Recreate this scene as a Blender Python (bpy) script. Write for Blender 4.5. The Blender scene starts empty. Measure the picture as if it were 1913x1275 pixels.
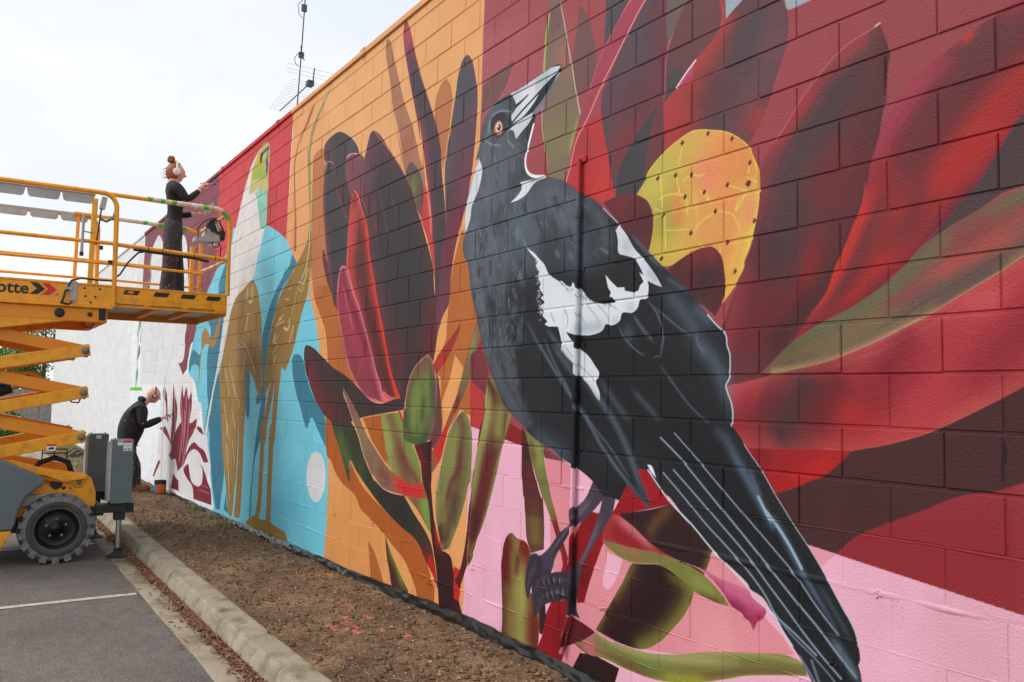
import bpy, bmesh, math, random
import numpy as np
from mathutils import Vector, Matrix, noise

random.seed(7); np.random.seed(7)
scene = bpy.context.scene
COL = scene.collection
R = math.radians

# ------------------------------------------------------------------ camera
CAM = Vector((2.4124, -2.8384, 1.6954))
YAW, PITCH, ROLL = -0.9919, 0.0654, 0.0171
fwd = Vector((math.sin(YAW)*math.cos(PITCH), math.cos(YAW)*math.cos(PITCH), math.sin(PITCH)))
rgt = Vector((math.cos(YAW), -math.sin(YAW), 0)); up = rgt.cross(fwd)
r2 = rgt*math.cos(ROLL) + up*math.sin(ROLL); u2 = -rgt*math.sin(ROLL) + up*math.cos(ROLL)
cam = bpy.data.objects.new('camera', bpy.data.cameras.new('camera')); COL.objects.link(cam)
cam.matrix_world = Matrix(((r2.x, u2.x, -fwd.x, CAM.x), (r2.y, u2.y, -fwd.y, CAM.y), (r2.z, u2.z, -fwd.z, CAM.z), (0, 0, 0, 1)))
cam.data.sensor_width = 36.0; cam.data.lens = 36.0*1566.71/1913.0
cam.data.clip_start = 0.05; cam.data.clip_end = 2000
scene.camera = cam

# ------------------------------------------------------------------ overcast sky and weak sun
SUN = Vector((-0.26, -0.66, 0.70)).normalized()
world = bpy.data.worlds.new('World'); scene.world = world; world.use_nodes = True
nt = world.node_tree; N = nt.nodes; L = nt.links
bg = N['Background']
sky = N.new('ShaderNodeTexSky'); sky.sky_type = 'NISHITA'; sky.sun_disc = False
sky.sun_elevation = math.asin(SUN.z); sky.sun_rotation = math.atan2(SUN.x, SUN.y)
sky.dust_density = 3.0
skm = N.new('ShaderNodeVectorMath'); skm.operation = 'SCALE'; skm.inputs['Scale'].default_value = 0.10
L.new(sky.outputs[0], skm.inputs[0])
tc = N.new('ShaderNodeTexCoord'); mp = N.new('ShaderNodeMapping'); mp.inputs['Scale'].default_value = (1.2, 1.2, 3.0)
ns = N.new('ShaderNodeTexNoise'); ns.inputs['Scale'].default_value = 1.6; ns.inputs['Detail'].default_value = 5; ns.inputs['Roughness'].default_value = .55
cr = N.new('ShaderNodeValToRGB')
cr.color_ramp.elements[0].position = .34; cr.color_ramp.elements[0].color = (.67, .71, .76, 1)
cr.color_ramp.elements[1].position = .62; cr.color_ramp.elements[1].color = (.80, .81, .82, 1)
L.new(tc.outputs['Generated'], mp.inputs['Vector']); L.new(mp.outputs[0], ns.inputs['Vector']); L.new(ns.outputs['Fac'], cr.inputs['Fac'])
mx = N.new('ShaderNodeMix'); mx.data_type = 'RGBA'; mx.inputs[0].default_value = .93
L.new(skm.outputs[0], mx.inputs[6]); L.new(cr.outputs[0], mx.inputs[7])
L.new(mx.outputs[2], bg.inputs['Color']); bg.inputs['Strength'].default_value = 1.0
sun = bpy.data.objects.new('sun', bpy.data.lights.new('sun', 'SUN')); COL.objects.link(sun)
sun.data.energy = 1.5; sun.data.angle = R(24); sun.data.color = (1, .975, .94)
sun.rotation_euler = (-SUN).to_track_quat('-Z', 'Y').to_euler()
scene.view_settings.view_transform = 'Standard'; scene.view_settings.look = 'None'
scene.view_settings.exposure = 0.42; scene.view_settings.gamma = 1.0
scene.view_settings.use_curve_mapping = False
scene.render.engine = 'CYCLES'
scene.cycles.max_bounces = 6

# ------------------------------------------------------------------ helpers
def lin(r, g, b, k=1.0):
    f = lambda c: (c/255/12.92) if c/255 <= .04045 else ((c/255+.055)/1.055)**2.4
    return (f(r)*k, f(g)*k, f(b)*k, 1)

def mat(name, col, rough=.6, metal=0., var=.12, vscale=6., bump=0., bscale=60., spec=.5, dirt=None, dscale=2.5, damt=.5, coat=0., perisland=None):
    m = bpy.data.materials.new(name); m.use_nodes = True
    n = m.node_tree.nodes; l = m.node_tree.links; p = n['Principled BSDF']
    p.inputs['Roughness'].default_value = rough; p.inputs['Metallic'].default_value = metal
    p.inputs['Specular IOR Level'].default_value = spec; p.inputs['Coat Weight'].default_value = coat
    t = n.new('ShaderNodeTexCoord')
    src = None
    if perisland:
        g = n.new('ShaderNodeNewGeometry'); r = n.new('ShaderNodeValToRGB'); el = r.color_ramp.elements
        for i, c in enumerate(perisland):
            e = el[i] if i < 2 else el.new(1.0)
        for i, c in enumerate(perisland):
            el[i].position = i/(len(perisland)-1); el[i].color = c
        l.new(g.outputs['Random Per Island'], r.inputs['Fac']); src = r.outputs[0]
    a = n.new('ShaderNodeTexNoise'); a.inputs['Scale'].default_value = vscale; a.inputs['Detail'].default_value = 6; a.inputs['Roughness'].default_value = .6
    l.new(t.outputs['Object'], a.inputs['Vector'])
    mr = n.new('ShaderNodeMapRange'); mr.inputs['From Min'].default_value = .25; mr.inputs['From Max'].default_value = .75
    mr.inputs['To Min'].default_value = 1-var; mr.inputs['To Max'].default_value = 1+var
    l.new(a.outputs['Fac'], mr.inputs['Value'])
    vm = n.new('ShaderNodeVectorMath'); vm.operation = 'SCALE'
    if src: l.new(src, vm.inputs[0])
    else: vm.inputs[0].default_value = col[:3]
    l.new(mr.outputs[0], vm.inputs['Scale']); out = vm.outputs[0]
    if dirt:
        d = n.new('ShaderNodeTexNoise'); d.inputs['Scale'].default_value = dscale; d.inputs['Detail'].default_value = 8; d.inputs['Roughness'].default_value = .65
        l.new(t.outputs['Object'], d.inputs['Vector'])
        dm = n.new('ShaderNodeMapRange'); dm.inputs['From Min'].default_value = .48; dm.inputs['From Max'].default_value = .72; dm.inputs['To Max'].default_value = damt
        l.new(d.outputs['Fac'], dm.inputs['Value'])
        dx = n.new('ShaderNodeMix'); dx.data_type = 'RGBA'; dx.inputs[7].default_value = dirt
        l.new(dm.outputs[0], dx.inputs[0]); l.new(out, dx.inputs[6]); out = dx.outputs[2]
    l.new(out, p.inputs['Base Color'])
    rr = n.new('ShaderNodeMapRange'); rr.inputs['To Min'].default_value = max(.05, rough-.12); rr.inputs['To Max'].default_value = min(1, rough+.12)
    l.new(a.outputs['Fac'], rr.inputs['Value']); l.new(rr.outputs[0], p.inputs['Roughness'])
    if bump:
        b = n.new('ShaderNodeTexNoise'); b.inputs['Scale'].default_value = bscale; b.inputs['Detail'].default_value = 5
        l.new(t.outputs['Object'], b.inputs['Vector'])
        bn = n.new('ShaderNodeBump'); bn.inputs['Strength'].default_value = .7; bn.inputs['Distance'].default_value = bump
        l.new(b.outputs['Fac'], bn.inputs['Height']); l.new(bn.outputs[0], p.inputs['Normal'])
    return m

def worg(o):
    v = Vector((0, 0, 0))
    while o is not None:
        v += o.location; o = o.parent
    return v

def tag(o, label=None, cat=None, group=None, kind=None):
    if label: o['label'] = label
    if cat: o['category'] = cat
    if group: o['group'] = group
    if kind: o['kind'] = kind
    return o

def empty(name, loc, label=None, cat=None, group=None):
    o = bpy.data.objects.new(name, None); COL.objects.link(o); o.location = loc; o.empty_display_size = .1
    return tag(o, label, cat, group)

class MB:
    """collects shapes in world coordinates; build() links them as one mesh object"""
    def __init__(s): s.v = []; s.f = []; s.sm = []
    def add(s, verts, faces, smooth=False):
        k = len(s.v); s.v += [tuple(q) for q in verts]; s.f += [tuple(i+k for i in f) for f in faces]; s.sm += [smooth]*len(faces); return s
    def box(s, x0, x1, y0, y1, z0, z1):
        return s.add([(x0,y0,z0),(x1,y0,z0),(x1,y1,z0),(x0,y1,z0),(x0,y0,z1),(x1,y0,z1),(x1,y1,z1),(x0,y1,z1)],
                     [(0,3,2,1),(4,5,6,7),(0,1,5,4),(1,2,6,5),(2,3,7,6),(3,0,4,7)])
    def bar(s, p, q, w, h, upv=(0,0,1)):
        p = Vector(p); q = Vector(q); d = (q-p).normalized(); u = Vector(upv)
        if abs(d.dot(u)) > .98: u = Vector((1,0,0))
        a = d.cross(u).normalized(); b = a.cross(d)
        c = []
        for e in (p, q):
            for i, j in ((-1,-1),(1,-1),(1,1),(-1,1)): c.append(e + a*(w/2*i) + b*(h/2*j))
        return s.add(c, [(0,1,2,3),(7,6,5,4),(0,4,5,1),(1,5,6,2),(2,6,7,3),(3,7,4,0)])
    def tube(s, pts, r, seg=10, cap=True, smooth=True):
        P = [Vector(q) for q in pts]; n = len(P); rr = r if isinstance(r, (list, tuple)) else [r]*n
        rings = []; a = None
        for i in range(n):
            d = ((P[min(i+1,n-1)]-P[max(i-1,0)])).normalized()
            if a is None:
                a = d.orthogonal().normalized()
            else:
                a = (a - d*a.dot(d)); a = a.normalized() if a.length > 1e-6 else d.orthogonal().normalized()
            b = d.cross(a)
            rings.append([P[i] + (a*math.cos(2*math.pi*k/seg) + b*math.sin(2*math.pi*k/seg))*rr[i] for k in range(seg)])
        v = [q for g in rings for q in g]; f = []
        for i in range(n-1):
            for k in range(seg): f.append((i*seg+k, i*seg+(k+1)%seg, (i+1)*seg+(k+1)%seg, (i+1)*seg+k))
        s.add(v, f, smooth)
        if cap:
            s.add(rings[0], [tuple(range(seg))[::-1]]); s.add(rings[-1], [tuple(range(seg))])
        return s
    def prism(s, poly, axis, a, b):
        """poly: 2D points; axis 'x': (y,z) extruded x=a..b, 'y': (x,z), 'z': (x,y)"""
        def P(q, t): return {'x': (t, q[0], q[1]), 'y': (q[0], t, q[1]), 'z': (q[0], q[1], t)}[axis]
        n = len(poly); v = [P(q, a) for q in poly] + [P(q, b) for q in poly]
        return s.add(v, [tuple(range(n))[::-1], tuple(range(n, 2*n))] + [(i, (i+1)%n, n+(i+1)%n, n+i) for i in range(n)])
    def lathe(s, c, axis, prof, seg=24, smooth=True):
        """prof: list of (offset along axis, radius)"""
        c = Vector(c); ax = Vector(axis).normalized(); a = ax.orthogonal().normalized(); b = ax.cross(a); v = []; f = []
        for o, r in prof:
            for k in range(seg): v.append(c + ax*o + (a*math.cos(2*math.pi*k/seg)+b*math.sin(2*math.pi*k/seg))*r)
        for i in range(len(prof)-1):
            for k in range(seg): f.append((i*seg+k, i*seg+(k+1)%seg, (i+1)*seg+(k+1)%seg, (i+1)*seg+k))
        s.add(v, f, smooth); return s
    def ball(s, c, r, seg=10, rings=6):
        r = r if isinstance(r, (tuple, list)) else (r, r, r); v = []; f = []
        for i in range(rings+1):
            t = math.pi*i/rings
            for k in range(seg):
                p = 2*math.pi*k/seg; v.append((c[0]+r[0]*math.sin(t)*math.cos(p), c[1]+r[1]*math.sin(t)*math.sin(p), c[2]+r[2]*math.cos(t)))
        for i in range(rings):
            for k in range(seg): f.append((i*seg+k, (i+1)*seg+k, (i+1)*seg+(k+1)%seg, i*seg+(k+1)%seg))
        return s.add(v, f, True)
    def build(s, name, m, parent=None, bevel=0., **tags):
        me = bpy.data.meshes.new(name); o0 = worg(parent) if parent else Vector((0,0,0))
        me.from_pydata([tuple(Vector(q)-o0) for q in s.v], [], s.f); me.update()
        me.polygons.foreach_set('use_smooth', s.sm)
        bm = bmesh.new(); bm.from_mesh(me); bmesh.ops.recalc_face_normals(bm, faces=bm.faces); bm.to_mesh(me); bm.free()
        for q in (m if isinstance(m, (list, tuple)) else [m]): me.materials.append(q)
        o = bpy.data.objects.new(name, me); COL.objects.link(o); o.parent = parent
        if bevel:
            b = o.modifiers.new('bevel', 'BEVEL'); b.width = bevel; b.segments = 2; b.limit_method = 'ANGLE'; b.angle_limit = R(40)
        return tag(o, **tags)

def arc(c, r, a0, a1, n, plane='yz', x=0.):
    out = []
    for i in range(n+1):
        t = R(a0+(a1-a0)*i/n); out.append((x, c[0]+r*math.cos(t), c[1]+r*math.sin(t)))
    return out

def skin_points(joints, edges, sub=2):
    """joints: {name: (pos, (rx, ry))}; returns verts/faces of a skinned, subdivided body and the joint list"""
    names = list(joints); me = bpy.data.meshes.new('skin_tmp')
    me.from_pydata([joints[k][0] for k in names], [(names.index(a), names.index(b)) for a, b in edges], [])
    o = bpy.data.objects.new('skin_tmp', me); COL.objects.link(o)
    o.modifiers.new('s', 'SKIN')
    for i, k in enumerate(names):
        sv = me.skin_vertices[0].data[i]; r = joints[k][1]; sv.radius = r if isinstance(r, tuple) else (r, r); sv.use_root = (i == 0)
    o.modifiers.new('d', 'SUBSURF').levels = sub; o.modifiers['d'].render_levels = sub
    dg = bpy.context.evaluated_depsgraph_get(); ev = o.evaluated_get(dg); e = ev.to_mesh()
    V = [tuple(v.co) for v in e.vertices]; F = [tuple(p.vertices) for p in e.polygons]
    ev.to_mesh_clear(); bpy.data.objects.remove(o); bpy.data.meshes.remove(me)
    return V, F

# ------------------------------------------------------------------ mural paint (the picture that is painted on the wall, wall metres)
MURAL_OPS = [
('F',(139,72,84),0,(),((-15.39,4.456),(-14.999,2.887),(-15.095,1.902),(-15.045,.805),(-9.33,.553),(-9.408,1.589),(-9.381,3.457))),
('F',(205,68,72),0,(),((-9.381,3.457),(-9.408,1.589),(-9.412,.703),(-6.559,.547),(-6.401,1.578),(-6.277,3.247))),
('S',(178,56,62),.799,.799,.5,1,1,((-7.157,2.382),(-7.015,1.181))),
('F',(227,166,108),0,(),((-6.57,6.119),(-6.304,2.668),(-6.401,1.578),(-6.886,.087),(-6.487,-3.277),(-2.463,-2.069),(-2.411,-.251),(-2.345,2.578),(-2.388,3.741))),
('S',(232,178,124),4.978,4.978,.66,1,1,((-4.241,3.814),(-4.91,2.872),(-5.437,2.499))),
('S',(214,146,80),2.668,2.668,.55,1,1,((-3.872,-1.658),(-4.61,-.88))),
('F',(160,74,80),0,(),((-2.432,4.95),(-2.345,2.578),(-2.411,-.251),(-2.463,-2.069),(1.931,-1.218),(2.043,1.748))),
('S',(176,96,104),1.838,1.838,.88,1,1,((-2.168,2.399),(-2.347,1.689))),
('S',(178,62,66),.924,.924,.99,1,1,((-2.345,-.179),(-2.257,.206))),
('S',(148,46,54),.934,.934,.99,1,1,((.217,-.639),(1.185,-.626))),
('S',(150,72,78),.846,.846,.66,1,1,((1.068,1.116),(.478,1.33))),
('F',(236,180,202),0,(),((-2.409,-.311),(-1.801,-.399),(.229,-.673),(1.049,-.769),(1.944,-.887),(1.905,-1.913),(-2.853,-3.61),(-2.482,-1.609),(-2.461,-1.455))),
('S',(221,168,184),.693,.693,.88,1,1,((.666,-.909),(1.316,-.979))),
('F',(228,228,230),1,(),((-13.985,2.606),(-13.56,2.666),(-13.271,2.454),(-13.087,1.624),(-14.304,1.741),(-14.224,1.96),(-14.383,2.231),(-14.253,2.468))),
('F',(228,228,230),0,(0,1,2,3),((-13.412,2.547),(-11.606,2.217),(-11.46,1.468),(-13.208,1.636))),
('F',(228,228,230),1,(),((-11.785,2.374),(-11.484,2.339),(-11.281,2.17),(-11.22,1.95),(-11.062,1.45),(-12.073,1.527),(-11.986,2.116))),
('F',(228,228,230),0,(),((-15.247,1.859),(-11.034,1.447),(-10.993,.989),(-11.132,.749),(-11.173,.377),(-11.525,.313),(-11.2,.129),(-11.076,-.026),(-14.763,-.022))),
('F',(228,228,230),0,(),((-15.691,2.99),(-15,2.885),(-15.077,2.447),(-15.078,1.882),(-14.895,1.616),(-15.842,1.808))),
('S',(150,140,148),.126,.126,.7,.6,0,((-14.246,2.441),(-14.355,2.227),(-14.23,1.986),(-14.474,1.885),(-14.933,1.88))),
('S',(170,170,176),.061,.061,.5,.6,0,((-13.181,1.515),(-13.272,.859),(-13.352,.153))),
('S',(170,170,176),.039,.039,.4,.6,0,((-11.832,1.351),(-11.819,.784),(-12.253,.362),(-12.609,-.024))),
('S',(170,170,176),.046,.046,.4,.6,0,((-12.474,1.406),(-12.833,.998),(-12.862,.608))),
('F',(139,66,78),1,(5,6,8),((-10.997,1.01),(-10.285,.921),(-10.419,.732),(-10.735,.567),(-10.859,.368),(-10.895,.227),(-11.181,.129),(-11.364,.236),(-11.525,.313),(-11.199,.367),(-11.119,.582),(-11.093,.788))),
('F',(123,205,224),1,(0,3,8,10,11,20,21,22,23,28,33,34),((-9.656,1.468),(-9.065,1.63),(-8.626,1.839),(-8.586,2.009),(-7.179,1.816),(-6.768,1.688),(-6.404,1.529),(-6.179,1.353),(-6.014,1.226),(-6.032,1.074),(-5.579,.93),(-5.671,.886),(-5.522,.726),(-5.394,.559),(-5.293,.321),(-5.164,-.001),(-5.08,-.251),(-5.021,-.527),(-4.987,-.649),(-4.958,-1.109),(-5.005,-1.606),(-5.073,-1.805),(-9.188,-2.054),(-9.01,-1.619),(-9.13,-1.448),(-9.296,-1.18),(-9.353,-1.059),(-9.465,-.831),(-9.62,-.582),(-9.679,-.685),(-9.945,-.281),(-10.109,-.265),(-10.365,.005),(-10.733,.127),(-10.83,.168),(-10.731,.449),(-10.458,.757),(-10.253,1.02),(-9.679,1.375),(-9.406,1.533))),
('S',(108,192,214),.684,.684,.77,1,1,((-7.358,-1.781),(-5.994,-1.309),(-5.424,-1.112))),
('S',(140,214,230),1.198,1.198,.66,1,1,((-7.053,1.609),(-6.72,1.261))),
('F',(62,130,152),1,(0,1,3),((-6.179,1.353),(-6.014,1.226),(-6.208,1.136),(-6.379,1.09),(-6.453,1.156),(-6.262,1.235))),
('F',(62,130,152),1,(0,1,10,13,14),((-6.381,1.112),(-6.048,1.23),(-6.004,1.21),(-6.044,1.187),(-6.248,1.104),(-6.525,.98),(-6.669,.816),(-6.855,.56),(-6.94,.324),(-6.996,.084),(-6.982,-.157),(-7.086,-.634),(-7.259,-.903),(-7.337,-1.535),(-7.401,-1.536),(-7.311,-.907),(-7.166,-.396),(-7.053,-.158),(-7.1,.146),(-7.148,.453),(-7.111,.574),(-7.021,.707),(-6.868,.877),(-6.669,1.024),(-6.386,1.155))),
('F',(62,130,152),1,(3,15),((-8.434,1.837),(-8.605,1.783),(-8.759,1.627),(-8.822,1.377),(-8.817,1.34),(-8.831,.987),(-8.922,.691),(-9.067,.286),(-9.353,-.162),(-9.465,-.383),(-9.573,-.183),(-9.661,.114),(-9.672,.414),(-9.583,.56),(-9.535,.725),(-9.709,.867),(-9.502,.984),(-9.162,1.122),(-9.193,1.326),(-9.041,1.473))),
('F',(62,130,152),1,(0,1,5),((-10.567,.507),(-10.103,.399),(-10.075,.235),(-10.372,.28),(-10.623,.245),(-10.737,.147),(-10.771,.329))),
('F',(62,130,152),1,(3,5,6,10,11,15),((-9.539,-.385),(-9.353,-.162),(-9.109,.108),(-8.972,.124),(-8.86,-.246),(-8.706,-.718),(-8.815,-.446),(-8.696,-.787),(-8.561,-1.152),(-8.658,-1.467),(-8.687,-1.623),(-8.903,-1.632),(-9.155,-1.292),(-9.355,-.825),(-9.429,-.465),(-9.367,-.752))),
('F',(62,130,152),1,(2,3),((-8.332,-1.266),(-8.452,-1.445),(-8.506,-1.601),(-8.249,-1.619),(-8.402,-1.439))),
('F',(62,130,152),1,(0,4),((-7.751,.141),(-7.609,.13),(-7.566,-.068),(-7.55,-.32),(-7.577,-.447),(-7.685,-.355),(-7.73,-.229))),
('F',(62,130,152),1,(0,8,9,10),((-6.079,.226),(-6.034,.273),(-5.952,.284),(-5.807,.259),(-5.7,.176),(-5.631,.068),(-5.483,-.09),(-5.288,-.204),(-5.105,-.276),(-5.021,-.527),(-4.988,-.637),(-5.097,-.569),(-5.266,-.452),(-5.459,-.344),(-5.561,-.457),(-5.776,-.253),(-5.934,-.092),(-6.034,.073))),
('S',(62,130,152),.104,.104,1,.3,0,((-9.665,-.768),(-9.53,-.44),(-9.412,-.254))),
('S',(62,130,152),.123,.123,1,.3,0,((-6.982,-.157),(-7.017,-.368),(-7.035,-.631))),
('F',(62,130,152),1,(),((-7,-.007),(-6.929,-.067),(-7.039,-.188),(-7.236,-.252),(-7.295,-.207))),
('F',(222,220,218),1,(15,16,27),((-7.193,2.792),(-7.352,2.814),(-7.586,2.757),(-7.8,2.682),(-8.036,2.497),(-8.192,2.323),(-8.403,2.067),(-8.537,1.896),(-8.672,1.704),(-8.754,1.37),(-8.803,1.162),(-8.839,.952),(-8.941,.639),(-9.081,.287),(-9.341,-.144),(-9.676,-.703),(-9.567,-.762),(-9.221,-.08),(-8.956,.248),(-8.804,.455),(-8.598,.76),(-8.419,.937),(-8.294,1.072),(-8.058,1.118),(-7.858,1.156),(-7.722,1.208),(-7.561,1.256),(-7.482,1.359),(-7.618,1.27),(-7.447,1.427),(-7.269,1.704),(-7.169,1.814),(-7.152,2.188),(-7.141,2.438),(-7.123,2.718))),
('S',(190,188,190),.03,.03,.6,.6,1,((-8.036,2.057),(-8.102,1.881),(-8.237,1.765),(-8.102,1.661))),
('S',(190,188,190),.021,.021,.6,.6,1,((-7.486,1.737),(-7.693,1.637),(-7.791,1.519))),
('S',(190,188,190),.037,.037,.5,.6,1,((-8.327,1.968),(-8.447,1.709),(-8.509,1.473))),
('F',(205,182,72),1,(5,6),((-7.193,2.792),(-7.341,2.811),(-7.548,2.756),(-7.671,2.686),(-7.816,2.585),(-7.841,2.423),(-7.136,2.311),(-7.121,2.528),(-7.116,2.701))),
('S',(150,180,70),.299,.299,1,1,1,((-7.76,2.589),(-7.577,2.468),(-7.253,2.431))),
('S',(206,190,116),.135,.135,.99,1,1,((-7.791,2.396),(-7.187,2.306))),
('S',(50,95,150),.048,.048,1,.4,1,((-7.159,2.719),(-7.339,2.714),(-7.443,2.69),(-7.463,2.638))),
('S',(50,95,150),.074,.074,1,.4,1,((-7.219,2.582),(-7.18,2.51),(-7.194,2.458))),
('S',(30,45,65),.084,.084,1,.4,1,((-7.443,2.69),(-7.448,2.648))),
('S',(70,120,170),.054,.054,1,.5,1,((-7.178,2.668),(-7.211,2.596))),
('F',(203,190,128),1,(5,),((-7.842,2.432),(-7.137,2.319),(-7.133,2.2),(-7.476,2.308),(-7.723,2.3),(-7.912,2.312))),
('F',(150,205,185),1,(0,2,6),((-7.637,2.283),(-7.475,2.303),(-7.144,2.202),(-7.133,2.027),(-7.148,1.811),(-7.252,1.78),(-7.361,1.805),(-7.453,1.989),(-7.54,2.166))),
('F',(140,196,176),1,(5,),((-7.54,2.166),(-7.317,2.093),(-7.16,2.001),(-7.185,1.864),(-7.281,1.801),(-7.361,1.805),(-7.453,1.989))),
('F',(192,156,92),1,(0,11,12,13,19),((-5.122,2.886),(-5.223,2.835),(-5.414,2.744),(-5.593,2.644),(-5.736,2.516),(-5.769,2.357),(-5.816,2.401),(-5.76,2.027),(-5.682,1.613),(-5.741,1.417),(-5.871,1.312),(-6.047,1.216),(-6.248,1.097),(-5.549,1.021),(-5.587,1.26),(-5.606,1.465),(-5.675,1.954),(-5.696,2.386),(-5.561,2.585),(-5.403,2.705))),
('S',(150,146,106),.186,.186,.99,1,1,((-5.174,2.873),(-5.626,2.584),(-5.735,2.381),(-5.715,1.962),(-5.662,1.61))),
('F',(158,126,66),1,(0,4,12,15,16,20,21,22),((-5.698,1.575),(-5.741,1.417),(-5.871,1.312),(-6.047,1.216),(-6.251,1.133),(-6.044,1.187),(-6.248,1.097),(-6.493,.977),(-6.669,.816),(-6.831,.559),(-6.94,.324),(-6.996,.084),(-6.976,-.165),(-6.855,-.067),(-6.618,.152),(-6.53,.194),(-6.274,.118),(-6.042,.349),(-5.865,.643),(-5.671,.886),(-5.629,1.137),(-5.574,1.124),(-5.606,1.465))),
('S',(140,108,50),.581,.581,.55,1,1,((-5.993,1.097),(-6.392,.794),(-6.673,.432),(-6.831,.141))),
('F',(158,126,66),1,(0,8,11,12,14,18,19,22,27,30),((-7.751,1.211),(-7.584,1.218),(-7.455,1.148),(-7.329,.994),(-7.199,.703),(-7.158,.454),(-7.09,.146),(-7.094,-.067),(-7.136,-.227),(-7.254,-.114),(-7.404,.026),(-7.582,.138),(-7.751,.141),(-7.719,-.228),(-7.7,-.666),(-7.734,-.413),(-7.726,-.89),(-7.743,-1.398),(-7.788,-1.612),(-8.034,-1.625),(-7.97,-1.231),(-7.961,-.745),(-7.966,-.453),(-7.985,-.746),(-7.993,-1.071),(-8.055,-1.352),(-8.136,-1.63),(-8.279,-1.626),(-8.434,-1.309),(-8.637,-.954),(-8.815,-.446),(-8.72,-.719),(-8.819,-.419),(-8.972,.124),(-8.864,.317),(-8.761,.524),(-8.629,.744),(-8.524,.911),(-8.325,1.066),(-7.974,1.151))),
('S',(172,140,80),1.05,1.05,.66,1,1,((-8.606,-.07),(-8.211,.265),(-8.075,.594))),
('S',(138,106,52),.288,.288,.66,1,1,((-7.759,.415),(-7.405,.245),(-7.217,.009))),
('S',(178,148,92),.562,.562,.66,1,1,((-8.603,-.526),(-8.388,-1.104))),
('S',(214,196,160),.025,.025,.7,.6,0,((-8.708,.173),(-8.589,.033),(-8.462,-.172))),
('S',(214,196,160),.023,.023,.7,.6,0,((-8.522,.238),(-8.335,.048),(-8.145,-.202))),
('S',(214,196,160),.017,.017,.7,.6,0,((-8.006,.524),(-7.698,.381),(-7.514,.248),(-7.362,.119))),
('S',(214,196,160),.02,.02,.7,.6,0,((-8.261,-.036),(-8.09,-.168),(-7.952,-.297))),
('S',(214,196,160),.028,.028,.7,.6,0,((-8.712,-.243),(-8.582,-.447),(-8.485,-.664))),
('S',(214,196,160),.025,.025,.7,.6,0,((-8.311,-.338),(-8.124,-.564))),
('S',(214,196,160),.023,.023,.7,.6,0,((-7.258,.551),(-7.187,.393))),
('S',(214,196,160),.01,.01,.7,.6,0,((-8.181,.482),(-7.933,.422))),
('S',(214,196,160),.03,.03,.7,.6,0,((-8.501,-.776),(-8.352,-1.134),(-8.265,-1.424))),
('S',(214,196,160),.028,.028,.7,.6,0,((-8.224,-.727),(-8.11,-.966))),
('S',(214,196,160),.027,.027,.7,.6,0,((-7.941,.046),(-7.806,.336))),
('S',(214,196,160),.026,.026,.7,.6,0,((-8.542,-.497),(-8.384,-.701))),
('S',(214,200,166),.04,.04,.75,.4,0,((-7.797,1.134),(-7.838,1.007))),
('S',(214,200,166),.039,.039,.75,.4,0,((-7.6,1.131),(-7.607,.971),(-7.719,.972))),
('S',(214,200,166),.04,.04,.75,.4,0,((-7.756,.821),(-7.794,.677),(-7.813,.645))),
('S',(214,200,166),.011,.011,.75,.4,0,((-7.757,.829),(-7.53,.801))),
('S',(214,200,166),.024,.024,.75,.4,0,((-5.694,1.132),(-5.801,1.007),(-5.944,1.022))),
('S',(214,200,166),.012,.012,.75,.4,0,((-5.763,1.031),(-5.852,.916),(-5.98,.97),(-6.03,.849),(-6.143,.711))),
('S',(214,200,166),.011,.011,.75,.4,0,((-6.384,.722),(-6.56,.676),(-6.47,.684),(-6.626,.636))),
('S',(214,200,166),.012,.012,.75,.4,0,((-6.376,.649),(-6.669,.609))),
('S',(214,200,166),.026,.026,.75,.4,0,((-6.065,.573),(-6.175,.411))),
('S',(214,200,166),.011,.011,.75,.4,0,((-6.542,.514),(-6.673,.432),(-6.577,.414),(-6.753,.303))),
('S',(214,200,166),.029,.029,.75,.4,0,((-6.659,.52),(-6.721,.435))),
('S',(214,200,166),.028,.028,.75,.4,0,((-6.633,.284),(-6.693,.198))),
('S',(214,200,166),.014,.014,.75,.4,0,((-6.193,.991),(-6.235,.981))),
('S',(214,200,166),.011,.011,.75,.4,0,((-6.311,.874),(-6.357,.885),(-6.223,.866))),
('S',(214,200,166),.014,.014,.75,.4,0,((-6.393,.809),(-6.437,.798))),
('S',(214,200,166),.03,.03,.75,.4,0,((-6.201,.652),(-6.234,.555),(-6.368,.577))),
('S',(214,200,166),.027,.027,.75,.4,0,((-5.675,1.544),(-5.675,1.34),(-5.755,1.146),(-5.846,1.053))),
('S',(158,126,66),.146,.146,1,.2,0,((-6.619,.167),(-6.751,-.126),(-6.888,-.409),(-6.945,-.627),(-6.978,-.48),(-7.001,-.988),(-7.023,-1.347),(-7.083,-1.473))),
('S',(158,126,66),.158,.158,1,.2,0,((-6.494,.164),(-6.576,-.211),(-6.638,-.611),(-6.667,-.526),(-6.681,-.933),(-6.684,-1.308),(-6.686,-1.495))),
('F',(152,120,48),1,(0,2,5,7,8),((-7.542,-1.631),(-7.336,-1.538),(-7.158,-1.494),(-7.002,-1.514),(-6.734,-1.494),(-6.615,-1.497),(-6.428,-1.519),(-6.131,-1.53),(-6.003,-1.617),(-6.668,-1.65),(-7.164,-1.648))),
('F',(170,130,70),1,(0,5,8,14),((-9.875,.792),(-9.684,.715),(-9.516,.613),(-9.338,.65),(-9.203,.798),(-9.027,.93),(-9.037,.769),(-9.246,.527),(-9.495,.482),(-9.656,.544),(-9.847,.533),(-9.993,.463),(-10.048,.311),(-10.095,.023),(-10.103,-.207),(-10.144,.024),(-10.136,.352),(-10.04,.503),(-10.071,.678))),
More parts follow.
